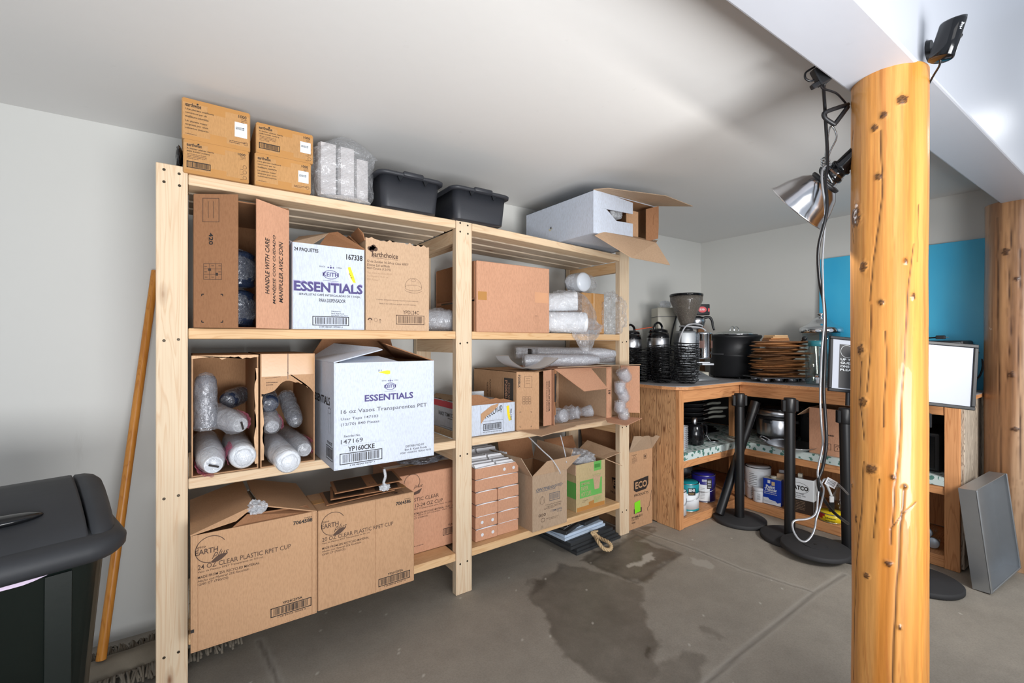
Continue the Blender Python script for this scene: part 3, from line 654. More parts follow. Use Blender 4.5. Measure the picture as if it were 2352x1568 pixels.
for i, (dx, dy, wd, hh) in enumerate(((-.068, -.01, .074, .212), (.006, -.02, .068, .205), (.073, -.005, .06, .178))):
    t_ = thing('container_stack', 'grey ribbed stack of nested takeout containers inside the clear bag, ' + ('left one', 'middle one', 'right and shortest one')[i], 'containers', (.535 + dx, 2.03 + dy, ZT + .012), 0, 'container stacks in the clear bag')
    m = MB(); rings = []; nz_ = int(hh / .006)
    for k in range(nz_ + 1):
        for q in (0, 1):
            e = 1.0 if q else .955; z = k * .006 + q * .003; a_ = wd / 2 * e; b_ = .055 * e
            rings.append([(a_ * sx * 1.0, b_ * sy * .6, z) if p else (a_ * sx * .8, b_ * sy, z) for (sx, sy, p) in ((1, -1, 1), (1, 1, 1), (1, 1, 0), (-1, 1, 0), (-1, 1, 1), (-1, -1, 1), (-1, -1, 0), (1, -1, 0))])
    m.loft(rings, TRG, smooth=False); m.build('container_rims', t_)
m = MB(); crumple(m, (.545, 1.99, ZT + .008), (.10, .07, .006), FILMW, .2, 4, 3, 3, zmin=ZT + .001); tag(m.build('bag_bottom_sheet'), 'folded frosted plastic bunched at the foot of the container bag', 'plastic sheet')
# ---- two black bus tubs
def tub(label, x0, x1, y0, y1, z0, h, rz=0.0):
    root = thing('bus_tub', label, 'tub', (x0, y0, z0), rz, 'black tubs on the top shelf'); W, D = x1 - x0, y1 - y0
    def rr(x_0, x_1, y_0, y_1, r, z, n=6):
        out = []
        for cx_, cy_, a0 in ((x_1 - r, y_0 + r, -90), (x_1 - r, y_1 - r, 0), (x_0 + r, y_1 - r, 90), (x_0 + r, y_0 + r, 180)):
            for k in range(n + 1): a = math.radians(a0 + 90 * k / n); out.append((cx_ + r * math.cos(a), cy_ + r * math.sin(a), z))
        return out
    m = MB(); i = .022
    m.loft([rr(i, W - i, i, D - i, .03, .0), rr(i * .9, W - i * .9, i * .9, D - i * .9, .032, .004), rr(.008, W - .008, .008, D - .008, .035, h - .01), rr(.011, W - .011, .011, D - .011, .033, h - .01), rr(i + .003, W - i - .003, i + .003, D - i - .003, .028, .006)], BTUB); m.build('tub_body', root)
    m = MB(); m.loft([rr(.008, W - .008, .008, D - .008, .035, h - .014), rr(-.008, W + .008, -.008, D + .008, .042, h - .014), rr(-.010, W + .010, -.010, D + .010, .044, h - .002), rr(-.004, W + .004, -.004, D + .004, .04, h + .002), rr(.012, W - .012, .012, D - .012, .033, h)], BTUB); m.build('rim', root)
    m = MB(); a, b = W * .34, W * .66
    m.box((a, -.014, h - .013), (b, .008, h + .008), BTUB, .004, smooth=True)
    m.build('handle', root)
    for q in (a - .012, b + .012):
        m = MB(); m.slab([(q - .013, -.0035, h - .016), (q + .013, -.0035, h - .016), (q + .004, .0005, h - .032), (q, .001, h - .038), (q - .004, .0005, h - .032)], .002, BLKG); m.build('grip_notch', root)
    return root
tub('black bus tub on the top shelf beside the clear bag', .665, .965, 1.915, 2.33, ZT, .150)
tub('black bus tub on the top shelf standing behind the middle post', 1.015, 1.335, 1.905, 2.32, ZT - .002, .150)
# ---- long white carton with cut flaps at the right end of the top shelf
c = Carton('long white carton with ragged cut flaps lying on the top shelf under the ceiling', 1.765, 2.275, 1.735, 2.33, 1.822, 2.052, KRW, 'front')
c.left.text('▪', .40, .55, .02, .06, INKG); lines(c.left, .38, .60, .06, 2, .03, .012, YEL)
W, H = c.W, c.H
F = c.front
c.done()
c.flap([(0.002, -.001, 0), (.055, -.001, 0), (.055, -.001, H), (.002, -.001, H)], KRW)
c.flap([(0.055, -.001, .142), (.315, -.003, .150), (.315, -.003, .215), (.085, -.001, .205), (.085, -.001, H), (.055, -.001, H)], KRW)
c.flap([(0.055, -.001, 0), (.315, -.003, 0), (.315, -.003, .095), (.115, -.001, .088), (.10, -.001, .142), (.055, -.001, .142)], KRW)
c.flap([(.32, .05, 0.01), (.39, .02, .01), (.39, .02, .18), (.32, .05, .19)], KR)
c.flap([(.41, -.02, 0.00), (.47, -.06, .02), (.475, -.06, .09), (.445, -.045, .10), (.445, -.045, .15), (.475, -.06, .19), (.475, -.06, .21), (.41, -.02, .19)], KRD)
c.flap([(0.0, 0, H), (W, 0, H), (W + .09, -.20, H - .035), (W - .12, -.17, H - .006), (.06, -.05, H + .004)], KRG)
L_ = lambda u, v, y: ony(u, v, y) - Vector((1.765, 1.735, 1.822))
c.flap([L_(1366, 541, 1.733), L_(1385, 533, 1.74), L_(1510, 553, 1.76), L_(1506, 558, 1.68), L_(1538, 609, 1.62), L_(1450, 592, 1.60), L_(1407, 566, 1.66)], KRL, deco=lambda f: None)
m = MB(); m.box((.09, .03, .005), (.29, .4, .09), BLKM, .01); crumple(m, (.24, .06, .15), (.05, .03, .03), FILMW, .5, 4, 5, 3); m.build('packing_insert', c.root)

# ---- second shelf
Z2 = 1.289
c = Carton('tall brown cardboard box with a 420 flap and a handle-with-care flap, behind the left post', .012, .318, 1.966, 2.40, Z2, 1.762, KRD, 'front', inner=kraft('cardboard_inner_brown', (150, 108, 76)))
H = c.H; W = c.W; c.done()
def d420(f):
    F = Face(f, a0, (a1 - a0), (0, 0, -H)); F.rect(.20, .03, .38, .18, INKB, 1, False, .0018)
    for q in (.33, .45): F.line(.0 + q, .055, q, .18, INKB, .0015)
    F.text('420', .34, .29, .10, .09, INK, .02, rot=90)
    F.rect(.22, .52, .42, .12, INKB, 1, False, .0015)
    for q in (.36, .50): F.line(q, .52, q, .64, INKB, .0014)
    for q in (.56, .60): F.line(.22, q, .64, q, INKB, .0014)
    F.rect(.33, .555, .06, .02, INK); F.rect(.49, .59, .06, .02, INK)
    for (px, py) in ((.24, .54), (.40, .535), (.56, .535), (.24, .58), (.56, .58), (.25, .62), (.40, .62)): F.rect(px, py, .06, .004, INKB)
    for (px, py, dx, dy) in ((.18, .75, 1, 1), (.66, .75, -1, 1), (.18, .96, 1, -1), (.66, .96, -1, -1)): F.line(px, py, px + .05 * dx, py, INK, .003); F.line(px, py, px, py + .014 * dy, INK, .003)
a0 = Vector((.001, -.002, H)); a1 = Vector((.128, -.085, H))
c.flap([a0 - Vector((0, 0, H)), a1 - Vector((0, 0, H)), a1, a0], KRD, deco=d420)
b1 = Vector((W - .001, -.016, H - .012)); b0 = Vector((W - .118, -.070, H))
def dcare(f):
    F = Face(f, b0, b1 - b0, (0, 0, -H))
    for i, s_ in enumerate(('HANDLE WITH CARE', 'MANÉJESE CON CUIDADO', 'MANIPULER AVEC SOIN')): F.text(s_, .25 + i * .21, (.28, .24, .28)[i], .13, (.44, .55, .49)[i], INK, .015, .15, rot=-90)
c.flap([b0 - Vector((0, 0, H)), b1 - Vector((0, 0, H - .012))] + [b1] + jag(b0, b0 - Vector((0, 0, H)), 26, 0.0, 3, Vector((1, 0, 0))), KR2, deco=dcare)
# dark bags of lids inside
def lid_bag(label, cx_, cy_, cz, r, h, mat=FILMV, grp='bags of clear lids inside the brown box'):
    t_ = thing('lid_bag', label, 'bag', (cx_, cy_, cz), 0, grp); m = MB()
    m.lathe([(0.001, 0), (r * .9, .004), (r, .012)] + [(r * (1 - .06 * (k % 2)), .012 + k * (h - .03) / 10) for k in range(1, 11)] + [(r * .7, h - .006), (0.001, h)], mat, 22); m.build('lids', t_)
    m = MB(); crumple(m, (0, 0, h / 2), (r * 1.12, r * 1.12, h * .55), FILM, .12, 6, cx_ * 9 + cz, 4, zmin=.0005); m.build('bag_film', t_); return t_
BLUEBLK = film('navy_stack_plastic', (48, 66, 98), 0.7, 0.5, 0.2, 0.8)
lid_bag('dark blue bag of lids standing at the bottom of the brown 420 box', .155, 2.13, Z2 + CT + .001, .062, .155, BLUEBLK)
lid_bag('dark blue bag of lids lying uppermost in the brown 420 box', .157, 2.13, Z2 + .166, .062, .15, BLUEBLK)
# white napkin box
c = Carton('white napkin carton numbered 167338 with yellow tape scrap, between the brown boxes', .326, .604, 1.931, 2.36, Z2, 1.627, KRW, 'top'); F = c.front
F.text('24 PAQUETES', .02, .055, .32, .05, INK, .02); F.text('167338', .73, .075, .24, .07, INK, .025)
keith_logo(F, .51, .345, .20); F.text('ESSENTIALS', .01, .435, .965, .125, plain('ink_lilac', (150, 142, 184), .7), .02, k=.7); F.text('ESSENTIALS', .02, .445, .95, .115, INKP, .035)
F.text('SERVILLETAS CAFÉ INTERCALADAS DE 1 HOJA,', .08, .575, .86, .038, INK, .01); F.text('PARA DISPENSADOR', .35, .635, .37, .042, INK, .01)
for i, s_ in enumerate(('Distributed by', 'Ben E. Keith Foods', 'Fort Worth, Texas 76101')): F.text(s_, .52, .775 + i * .025, (.13, .18, .23)[i], .017, INK)
F.barcode(.26, .845, .51, .11, INK, seed=11); F.text('2 00 46045 07020 6', .35, .962, .33, .018, INK)
F.poly([(.75, .24), (.79, .23), (.84, .34), (.87, .42), (.83, .42), (.79, .36)], YEL, 1.4); F.poly([(.72, .27), (.75, .24), (.83, .42), (.80, .46)], LABELW, 1.2); F.text('01 0', .75, .33, .08, .02, INK, rot=60, k=1.8)
c.done()
W, D, H = c.W, c.D, c.H
c.flap([(0, .0, H), (0, D, H), (-.02, D, H + .08), (-.02, .22, H + .085), (-.004, .03, H + .01)], KRW)
c.flap([(0.001, 0, H), (.07, 0, H), (.16, .10, H + .075), (.05, .15, H + .055)], KRG)
c.flap([(.10, .01, H), (W, .0, H), (W + .002, .0, H + .004), (.195, .10, H + .085), (.155, .10, H + .075)], KRD)
c.flap([(W, 0, H), (W, D, H), (W - .03, D, H + .07), (W - .03, .12, H + .08)], KRD)
m = MB(); m.box((.01, .01, .1), (W - .01, D - .02, H - .04), PAPER, .01); tag_ = m.build('napkin_bundle', c.root)
# pale carton of dome lids
c = Carton('pale tan carton with tree emblem and dome lid drawing, ragged top, beside the middle post', .612, .905, 1.942, 2.37, Z2, 1.672, KRL, ('top', 'front')); W, D, H = c.W, c.D, c.H
fr_ = jag((W, -.0005, H + .004), (0, -.0005, H + .012), 22, .006, 8); c.m.slab([(0, -.0005, 0), (W, -.0005, 0)] + fr_, CT, KRL); F = c.front
F.text('earthchoice', .09, .115, .40, .06, INKB, .02)
for dx, dy, r in ((0, 0, .010), (-.04, .012, .009), (.045, .012, .010), (-.01, .02, .011), (.02, -.012, .009)): F.disc(.10 + dx, .075 + dy, r, INKB)
F.poly([(.09, .09), (.115, .09), (.108, .16), (.13, .175), (.08, .175), (.097, .16)], INKB); F.rect(.10, .185, .39, .003, INKB)
F.text('12 oz Sundae 16-24 oz Clear RPET', .02, .215, .64, .026, INKB, .008, .15); F.text('Dome Lid w/Hole', .02, .255, .34, .028, INKB, .008, .15); F.text('900 Count (12/75)', .02, .295, .36, .03, INKB, .008, .15)
for i, s_ in enumerate(('Tapa Clara de Domo RPET', 'con Agujero 16-24 oz', '900 Piezas')): F.text(s_, .02, .35 + i * .036, (.38, .32, .16)[i], .022, plain('ink_faded%d' % i, (160, 128, 100), .8), 0, .15)
cx_, cy_ = .74, .44; F.ring(cx_, cy_ + .055, .040, INKB, .0012, 0, 180, .013); F.ring(cx_, cy_ + .05, .040, INKB, .0012, 180, 360, .042); F.ring(cx_, cy_ + .055, .040, INKB, .001, 180, 360, .013); F.ring(cx_, cy_ - .035, .011, INKB, .001, ry=.006); F.ring(cx_, cy_ + .075, .042, INKB, .0012, 10, 170, .015)
F.text('Contains 25% post-consumer recycled content materials', .16, .645, .66, .018, INKB, 0, .2); F.text('Made in the USA from globally sourced materials.', .20, .69, .58, .018, INKB, 0, .2)
F.text('YPDL24C', .57, .765, .26, .045, INKB, .01); F.barcode(.46, .82, .46, .11, INKB, seed=21); F.ring(.065, .89, .008, INKB, .005, 180, 360); F.line(.065, .885, .065, .92, INKB); F.ring(.15, .885, .007, INKB, .001); F.line(.215, .875, .215, .92, INKB, .0015); F.line(.20, .89, .215, .872, INKB); F.line(.23, .89, .215, .872, INKB)
c.done(); c.flap([(0, .002, H), (.0, .16, H), (-.015, .15, H + .05), (-.02, .03, H + .055), (-.008, .004, H + .03)], KRD); 
m = MB(); m.box((.006, .008, .01), (W - .006, D - .01, H - .06), KIN, .004); m.build('inner_packing', c.root)
# rosy box behind / right of the middle post, with handle slot on its left side
c = Carton('plain rosy closed cardboard box right of the middle post', 1.168, 1.640, 1.951, 2.41, Z2 - .001, 1.645, KR2); F = c.front
F.rect(.015, .43, .11, .12, TAPE, .5); F.rect(.78, .38, .20, .16, plain('tape_clear_rosy', (214, 160, 122), .25), .5); lines(F, .78, .74, .08, 1, .03, .006, INKB)
for i in range(11): F.rect(.77 + .01 * (i % 3), .755 + i * .022, .06, .004, plain('ink_pale', (186, 140, 108), .8) if i == 0 else bpy.data.materials['ink_pale'])
c.left.rect(.15, .545, .80, .03, BLKG); c.left.rect(.15, .535, .80, .008, KRD, 1.5); c.m.box((-.004, .02, 0), (0, .44, .155), KRD, .001); c.m.box((-.004, .02, .172), (0, .44, c.H), KRD, .001); c.done(); c.tape()
# small bag of clear lids between the pale carton and the middle post
root = thing('lid_bag', 'small clear bag of curved lids peeking out left of the middle post', 'bag', (1.02, 2.12, Z2), 0)
m = MB(); m.lathe([(.001, 0), (.052, .0), (.055, .02)] + [(.055 - .003 * (k % 2), .02 + k * .012) for k in range(12)] + [(.03, .18), (.001, .182)], FILMD, 24, T=Matrix.Translation((-.02, 0, .057)) @ Matrix.Rotation(PI / 2, 4, 'Y') @ Matrix.Rotation(0.5, 4, 'X') @ Matrix.Translation((0, 0, -.05))); m.build('lids', root)
m = MB(); crumple(m, (.02, 0, .06), (.11, .07, .062), FILM, .2, 6, 3, 4, zmin=.001); m.build('bag_film', root)
# bags of foam bowls, clear wrap, and the small tan box
def foam_stack(label, c0, c1, r, rib=.008, mat=FOAM, rimr=None, grp='white foam bowl stacks in the clear wrap'):
    c0 = Vector(c0); c1 = Vector(c1); d_ = c1 - c0; L = d_.length; t_ = thing('bowl_stack', label, 'bowls', c0, 0, grp, rot=d_.to_track_quat('Z', 'Y').to_matrix())
    m = MB(); pr = [(.001, .0)]; k = 0; z = 0
    while z < L - .02: pr += [(r, z), (r * .95, z + rib * .4)]; z += rib
    pr += [(r, z), (r * .93, z + .01), (r * .6, L), (.001, L)]
    m.lathe(pr, mat, 30); m.build('bowls', t_); return t_
foam_stack('white foam bowl stack lying behind, left one over the lower stacks', (1.69, 2.13, 1.47), (1.87, 1.965, 1.478), .056)
foam_stack('white foam bowl stack lying low against the rosy box', (1.70, 2.05, 1.352), (1.905, 1.93, 1.352), .060)
foam_stack('white foam bowl stack lying low beside the small tan box', (1.72, 2.24, 1.355), (1.89, 2.09, 1.355), .060)
c = Carton('small tan box inside clear wrap on the second shelf, right end', 1.935, 2.125, 1.995, 2.22, Z2 - .003, 1.537, KRO); F = c.front; F.rect(.40, 0, .12, .25, TAPE, .5); F.rect(.50, 0, .04, 1, plain('tape_shine', (228, 190, 150), .2), .7); c.done()
root = thing('lid_roll', 'round white lid stack wrapped in clear film on top of the small tan box', 'lids', (2.03, 2.08, 1.541))
m = MB(); m.lathe([(.001, 0), (.058, 0)] + [(.06 - .003 * (k % 2), .004 + k * .006) for k in range(18)] + [(.045, .118), (.001, .12)], plain('lid_white', (214, 220, 228), .3), 30, T=Matrix.Translation((-.07, .03, .061)) @ Matrix.Rotation(PI / 2, 4, 'X') @ Matrix.Translation((0, 0, 0))); m.build('lids', root)
m = MB(); crumple(m, (-.03, -.01, .062), (.12, .06, .064), FILM, .25, 6, 4, 4, zmin=.001); m.build('bag_film', root)
root = thing('plastic_wrap', 'loose clear plastic wrap draped around the white bowls and small tan box', 'plastic wrap', (1.9, 2.0, Z2))
m = MB(); crumple(m, (-.07, .01, .10), (.19, .13, .15), FILM, .22, 7, 8, 5, zmin=.001); m.build('wrap_sheet', root)
m = MB(); crumple(m, (.30, .00, .12), (.10, .08, .14), FILM, .45, 7, 5, 5, zmin=.001); m.build('wrap_sheet', root)
m = MB(); crumple(m, (.03, -.035, .035), (.13, .03, .05), FILM, .6, 8, 6, 4); m.build('wrap_sheet', root)
m = MB(); m.loft([[(.02 + (.09 * (1 - v_) + .028) * math.cos(2 * PI * k / 16) * (1 + .2 * math.sin(k * 2.3 + i)), -.05 + .018 * math.sin(2 * PI * k / 16) * (1 + .3 * math.sin(k * 1.7)), .02 - .125 * v_) for k in range(16)] for i, v_ in enumerate((0, .2, .35, .5, .7, .85, 1))], FILM, False, False); m.build('hanging_tail', root)
# ================================================================ THIRD SHELF
Z3 = .760
def cup_sleeve(name, label, p_far, p_near, r, mat=None, grp=None, bagm=None, bottom=True, slot=None, pink=False, tail=True, cat='cups', ribs=.010, sag=True, seed=1, bagk=1.0):
    """nested cups in a thin sleeve: cup bottoms point to p_near"""
    p0, p1 = Vector(p_far), Vector(p_near); d_ = p1 - p0; L = d_.length; mat = mat or CUPW
    t_ = thing(name, label, cat, p0, 0, grp, rot=d_.to_track_quat('Z', 'Y').to_matrix()); m = MB()
    cl = min(.085, L * .5); pr = [(.001, 0), (r * .7, .004), (r, .006)]; z = .006
    while z < L - cl: pr += [(r * 1.0, z), (r * .955, z + ribs * .45)]; z += ribs
    if bottom: pr += [(r * .95, z), (r * .66, L - .004), (r * .62, L), (r * .54, L), (r * .52, L - .006), (.001, L - .006)]
    else: pr += [(r * 1.0, z), (r * .96, L - .02), (r * .8, L - .006), (.001, L)]
    m.lathe(pr, mat, 26); m.build('nested_cups', t_)
    m = MB()
    def bf(u, v):
        a = 2 * PI * u; z_ = -.004 + v * (L + .008); k = r * 1.05 * bagk
        if v > .72: k *= 1 - ((v - .72) / .28) ** 2 * .42
        q = mnoise.noise(Vector((math.cos(a) * 1.6 + seed, math.sin(a) * 1.6, v * 7))) * .10 + mnoise.noise(Vector((math.cos(a) * 5 + seed, math.sin(a) * 5, v * 16))) * .05
        return (k * (1 + q) * math.cos(a), k * (1 + q) * math.sin(a), z_)
    m.grid(bf, 34, 26, bagm or FILM, False)
    rim_ = [bf(k / 34, 1) for k in range(34)]; ctr = (0, 0, L + .012)
    m.add(rim_ + [ctr], [(k, (k + 1) % 34, 34) for k in range(34)], bagm or FILM)
    m.build('sleeve_film', t_)
    if slot is not None:
        m = MB(); m.slab([(-.0035, -.016, L + .013), (.0035, -.016, L + .013), (.0035, .016, L + .013), (-.0035, .016, L + .013)], .001, INK, T=Matrix.Rotation(slot, 4, 'Z')); m.build('printed_mark', t_)
    if pink: 
        m = MB()
        def pf(u, v): a = pink + (u - .5) * 1.5; q = r * (1.12 + .05 * math.sin(u * 20 + v * 9)); return (q * math.cos(a), q * math.sin(a), L * (.58 + .34 * v))
        m.grid(pf, 10, 8, FILMP, False); m.build('pink_seal', t_)
    return t_
# open torn carton A
c = Carton('open cardboard box with ragged rim holding cup sleeves, next to the left post', .006, .213, 1.962, 2.40, Z3, 1.190, KR, 'front'); W, D, H = c.W, c.D, c.H; c.done()
c.flap([(0, -.001, H - .012)] + jag((.0, -.001, H - .012), (W, -.001, H - .009), 16, .006, 5)[1:] + [Vector((W, -.001, H)), Vector((0, -.001, H))], TORN, 'torn_edge')
c.flap([(W - .001, -.003, 0.02)] + jag((W - .012, -.003, .02), (W - .010, -.003, H - .05), 18, 0.004, 4, Vector((1, 0, 0))) + [Vector((W - .001, -.003, H - .05))], TORN, 'torn_edge')
# torn carton B
c = Carton('torn open cardboard box with a jagged hole holding cup bags, beside the white cup carton', .219, .412, 1.955, 2.40, Z3, 1.192, KR, 'front'); W, D, H = c.W, c.D, c.H
c.done()
hole = jag((W, -.001, H - .165), (W * .8, -.001, H - .118), 4, .006, 2) + jag((W * .8, -.001, H - .118), (W * .45, -.001, H - .105), 6, .008, 3)[1:] + jag((W * .45, -.001, H - .105), (W * .2, -.001, H - .145), 5, .006, 6)[1:] + jag((W * .2, -.001, H - .145), (.0, -.001, H - .15), 3, .006, 7)[1:]
def btape(f):
    F = Face(f, (0, -.001, H), (W, 0, 0), (0, 0, -H)); F.rect(.02, 0, .46, .20, TAPE, .5); F.rect(.50, 0, .48, .19, TAPE, .5); F.line(.49, 0, .49, .23, INKG, .0015); F.line(.08, .215, .36, .205, INKB, .001); lines(F, .10, .25, .22, 2, .02, .006, INKB, 4)
c.flap([Vector((0, -.001, H)), Vector((0, -.001, H - .15))] + hole[::-1][1:] + [Vector((W, -.001, H))], KR, 'front_panel', deco=btape)
c.flap([(0, -.002, .03)] + jag((.012, -.002, .03), (.008, -.002, H - .16), 14, .004, 12, Vector((1, 0, 0))) + [Vector((0, -.002, H - .16))], TORN, 'torn_edge')
# cup sleeves (far end inside, near end towards the room)
g_ = 'cup sleeves in the two torn boxes'
cup_sleeve('cup_sleeve', 'upright grey stack of bagged lids standing in the left corner of the open box', (.050, 2.06, Z3 + .155), (.050, 2.055, Z3 + .355), .036, FILMV, g_, bottom=False, seed=2, ribs=.006)
cup_sleeve('cup_sleeve', 'cup sleeve with black mark on its white bottom, lying uppermost in the open box', (.075, 2.17, Z3 + .195), (.156, 1.975, Z3 + .168), .042, FILMW, g_, slot=.3, pink=.2, seed=3)
cup_sleeve('cup_sleeve', 'pinkish cup sleeve poking out low beside the left post', (.052, 2.24, Z3 + .075), (.068, 1.885, Z3 + .052), .045, CUPW, g_, slot=1.2, pink=-2.2, seed=4)
cup_sleeve('cup_sleeve', 'plump frosted cup sleeve poking out low, right half of the open box', (.155, 2.24, Z3 + .062), (.160, 1.905, Z3 + .060), .045, CUPW, g_, bottom=False, seed=5, pink=3.0)
cup_sleeve('cup_sleeve', 'grey domed lid sleeve lying at the back of the open box above the marked one', (.185, 2.34, Z3 + .245), (.125, 2.20, Z3 + .235), .037, BLUEBLK, g_, bottom=False, seed=6)
cup_sleeve('cup_sleeve', 'clear ringed lid sleeve lying high in the torn box, left side', (.262, 2.20, Z3 + .255), (.262, 2.05, Z3 + .225), .038, BLUEBLK, g_, bottom=False, seed=7)
cup_sleeve('cup_sleeve', 'clear cup sleeve with pink seal lying in the middle of the torn box', (.265, 2.12, Z3 + .172), (.262, 1.975, Z3 + .150), .037, FILMD, g_, pink=.2, seed=8)
cup_sleeve('cup_sleeve', 'large frosted cup sleeve jutting out over the shelf edge from the torn box', (.272, 2.24, Z3 + .062), (.295, 1.80, Z3 + .044), .044, CUPW, g_, bottom=False, seed=9)
cup_sleeve('cup_sleeve', 'clear cup sleeve with pink side, lying against the right wall of the torn box', (.350, 2.28, Z3 + .060), (.368, 1.925, Z3 + .056), .040, FILMW, g_, pink=.1, seed=10)
cup_sleeve('cup_sleeve', 'short dark lid stack leaning behind in the torn box', (.345, 2.20, Z3 + .24), (.362, 2.06, Z3 + .14), .032, FILMV, g_, bottom=False, seed=11, ribs=.007)
# big white 16 oz carton
c = Carton('large white carton printed 16 oz Vasos Transparentes with flaps half open', .437, .842, 1.757, 2.20, Z3, 1.160, KRW, 'top'); F = c.front; W, D, H = c.W, c.D, c.H
F.poly([(.41, .10), (.50, .085), (.53, .09), (.53, .12), (.50, .125), (.45, .112)], YEL, 1.4); F.text('01 0', .41, .075, .035, .018, INKG)
keith_logo(F, .53, .245, .105); F.text('ESSENTIALS', .28, .315, .49, .065, INKP, .03)
F.text('16 oz Vasos Transparentes PET', .06, .44, .86, .050, INKG, .005); F.text('Usar Tapa 147183', .06, .515, .35, .032, INKG, .003); F.text('(12/70) 840 Piezas', .06, .565, .36, .034, INKG, .003)
F.text('Reorder No.', .09, .68, .15, .022, INKG); F.text('147169', .06, .72, .205, .042, INKG, .01); F.text('YP160CKE', .125, .79, .25, .048, INK, .02); F.barcode(.05, .85, .40, .105, INK, seed=31); F.text('2 00 46045 06707 7', .14, .962, .24, .015, INK)
for i, s_ in enumerate(('DISTRIBUTED BY', 'Ben E. Keith Foods', 'FORT WORTH, TEXAS 76101')): F.text(s_, (.69, .68, .635)[i], .855 + i * .033, (.20, .24, .33)[i], .021, INKG)
for k in range(30): F.rect(.05 + k * .0145, .775, .008, .0015, INKG); 
F = c.left; F.text('ESSENTIALS', -.0 + .25, .335, .62, .08, INKB if False else INK, .02); F.barcode(.74, .80, .22, .13, INK, seed=33); F.text('YP160CKE', .77, .755, .17, .03, INK); F.rect(.80, .44, .10, .004, INKG); F.ring(.85, .46, .020, INKG, .0012, ry=.012); F.line(.80, .46, .82, .68, INKG, .0012); F.line(.90, .46, .88, .68, INKG, .0012)
c.done()
c.flap([(0, 0, H), (0, D, H), (.09, D - .02, H + .07), (.20, .10, H + .052), (.205, .06, H + .045)], KRW)
c.flap([(W, 0, H), (W, D, H), (W - .10, D - .02, H + .085), (W - .17, .10, H + .07)], KRD)
c.flap([(W, D, H), (0, D, H), (.05, D - .06, H + .10), (W - .05, D - .06, H + .10)], KRD)
c.flap([(.02, .01, H - .002), (.26, .01, H - .002), (.20, .10, H + .02), (.06, .10, H + .02)], KRW)
# ketchup carton
c = Carton('low white ketchup carton with a torn brown patch, behind the middle post', 1.152, 1.428, 1.988, 2.43, Z3, .916, KRW, 'top'); W, D, H = c.W, c.D, c.H; F = c.front
F.text('Ketchup', .30, .12, .42, .30, INK, 0, .3, rot=-22); F.rect(.22, .55, .50, .008, INKG); F.rect(.22, .02, .004, .96, INKG); F.rect(.72, .0, .004, 1, INKG); F.barcode(.28, .64, .40, .22, INK, seed=41); F.text('NET WT 450 OZ (28.06 LB) 12.7 kg', .27, .90, .42, .04, INK)
F.poly([(.80, .12), (.86, .10), (.88, .40), (.92, .60), (.86, .64), (.82, .40)], YEL, 1.3); F.text('705-1502', .88, .22, .05, .40, INKG, .01, rot=90, k=1.5)
F.poly([(.22, .30), (.45, .06), (.62, .0), (.60, .10), (.48, .26), (.34, .40), (.23, .62)], KR, 1.4)
F = c.left; F.rect(0, .03, 1, .22, REDP); F.rect(.58, .02, .14, .25, plain('print_red_dark', (200, 90, 105), .6), 1.2); F.rect(.60, .06, .10, .08, LABELW, 1.5)
F.text('FANCY TOMATO KETCHUP', .20, .42, .62, .14, INK, .015); lines(F, .45, .60, .22, 1, .05, .025, INKG); F.text('VOL PAC', .84, .30, .14, .07, INKG); F.rect(.25, .92, .5, .01, INKG); F.rect(.9, .78, .08, .16, INK, 1, False, .002); F.rect(.915, .8, .015, .12, INK)
c.done(); c.flap([(0, .0, H)] + jag((.0, .01, H), (.0, D, H), 12, .008, 5)[1:] + [Vector((.03, D, H + .02)), Vector((.04, .05, H + .03))], KRG)
c.flap([(.0, .004, H)] + jag((.02, .02, H + .05), (W - .02, .01, H + .006), 10, .010, 6) + [Vector((W, .004, H))], KRD)
m = MB(); crumple(m, (W / 2, D / 2, H - .03), (W / 2 - .01, D / 2 - .015, .05), FILMW, .25, 6, 3, 4, zmin=.03); m.build('condiment_packets', c.root)
m = MB(); m.box((.10, .16, .05), (.18, .18, H + .05), LABELW); m.build('packing_slip', c.root)
# P200BLK carton (opening to the room)
c = Carton('cardboard box marked P200BLK with a part-open front, third shelf right of the ketchup', 1.436, 1.684, 1.985, 2.43, Z3, 1.076, KR, 'front'); W, D, H = c.W, c.D, c.H; F = c.left
F.rect(.74, .12, .20, .50, plain('print_charcoal', (66, 60, 56), .7), .8); F.text('P200BLK', .76, .16, .055, .42, KR2, .02, rot=90, k=1.6); F.text('STOCK NO', .83, .20, .04, .30, KR2, 0, rot=90, k=1.6); F.text('PLASTIC PORTION CUP', .40, .18, .035, .52, INKB, 0, rot=90); F.text('PORTION DE PLASTICO', .33, .24, .035, .45, INKB, 0, rot=90); lines(F, .70, .12, .02, 1, .1, .4)
F.text('SOLO', .60, .62, .07, .34, INK, .03, rot=90); F.poly([(.44, .72), (.54, .68), (.54, .84), (.44, .80)], INKB)
c.m.box((.002, .03, .01), (.004, .03, .01), KR); c.done()
a0 = Vector((.001, -.002, H)); a1 = Vector((.125, -.040, H - .004))
def dp(f):
    F = Face(f, a0, a1 - a0, (0, 0, -H)); F.text('P200BLK', .06, .05, .10, .22, INK, .02, rot=90, k=1); F.rect(.34, .07, .34, .20, INKB, 1, False, .0014); 
    for q in (.11, .15, .19): F.rect(.40, q, .20, .004, INKB)
    for i in range(3):
        for j in range(3): F.rect(.26 + i * .13, .42 + j * .045, .11, .038, INKB, 1, False, .0012)
    for (px, py, dx) in ((.14, .68, 1), (.66, .68, -1), (.14, .94, 1), (.66, .94, -1)): F.line(px, py, px + .05 * dx, py, INKB, .002); F.line(px, py, px, py + .02 * (1 if py < .8 else -1), INKB, .002)
c.flap([a0 - Vector((0, 0, H)), a1 - Vector((0, 0, H + .008)), a1, a0], KR, deco=dp)
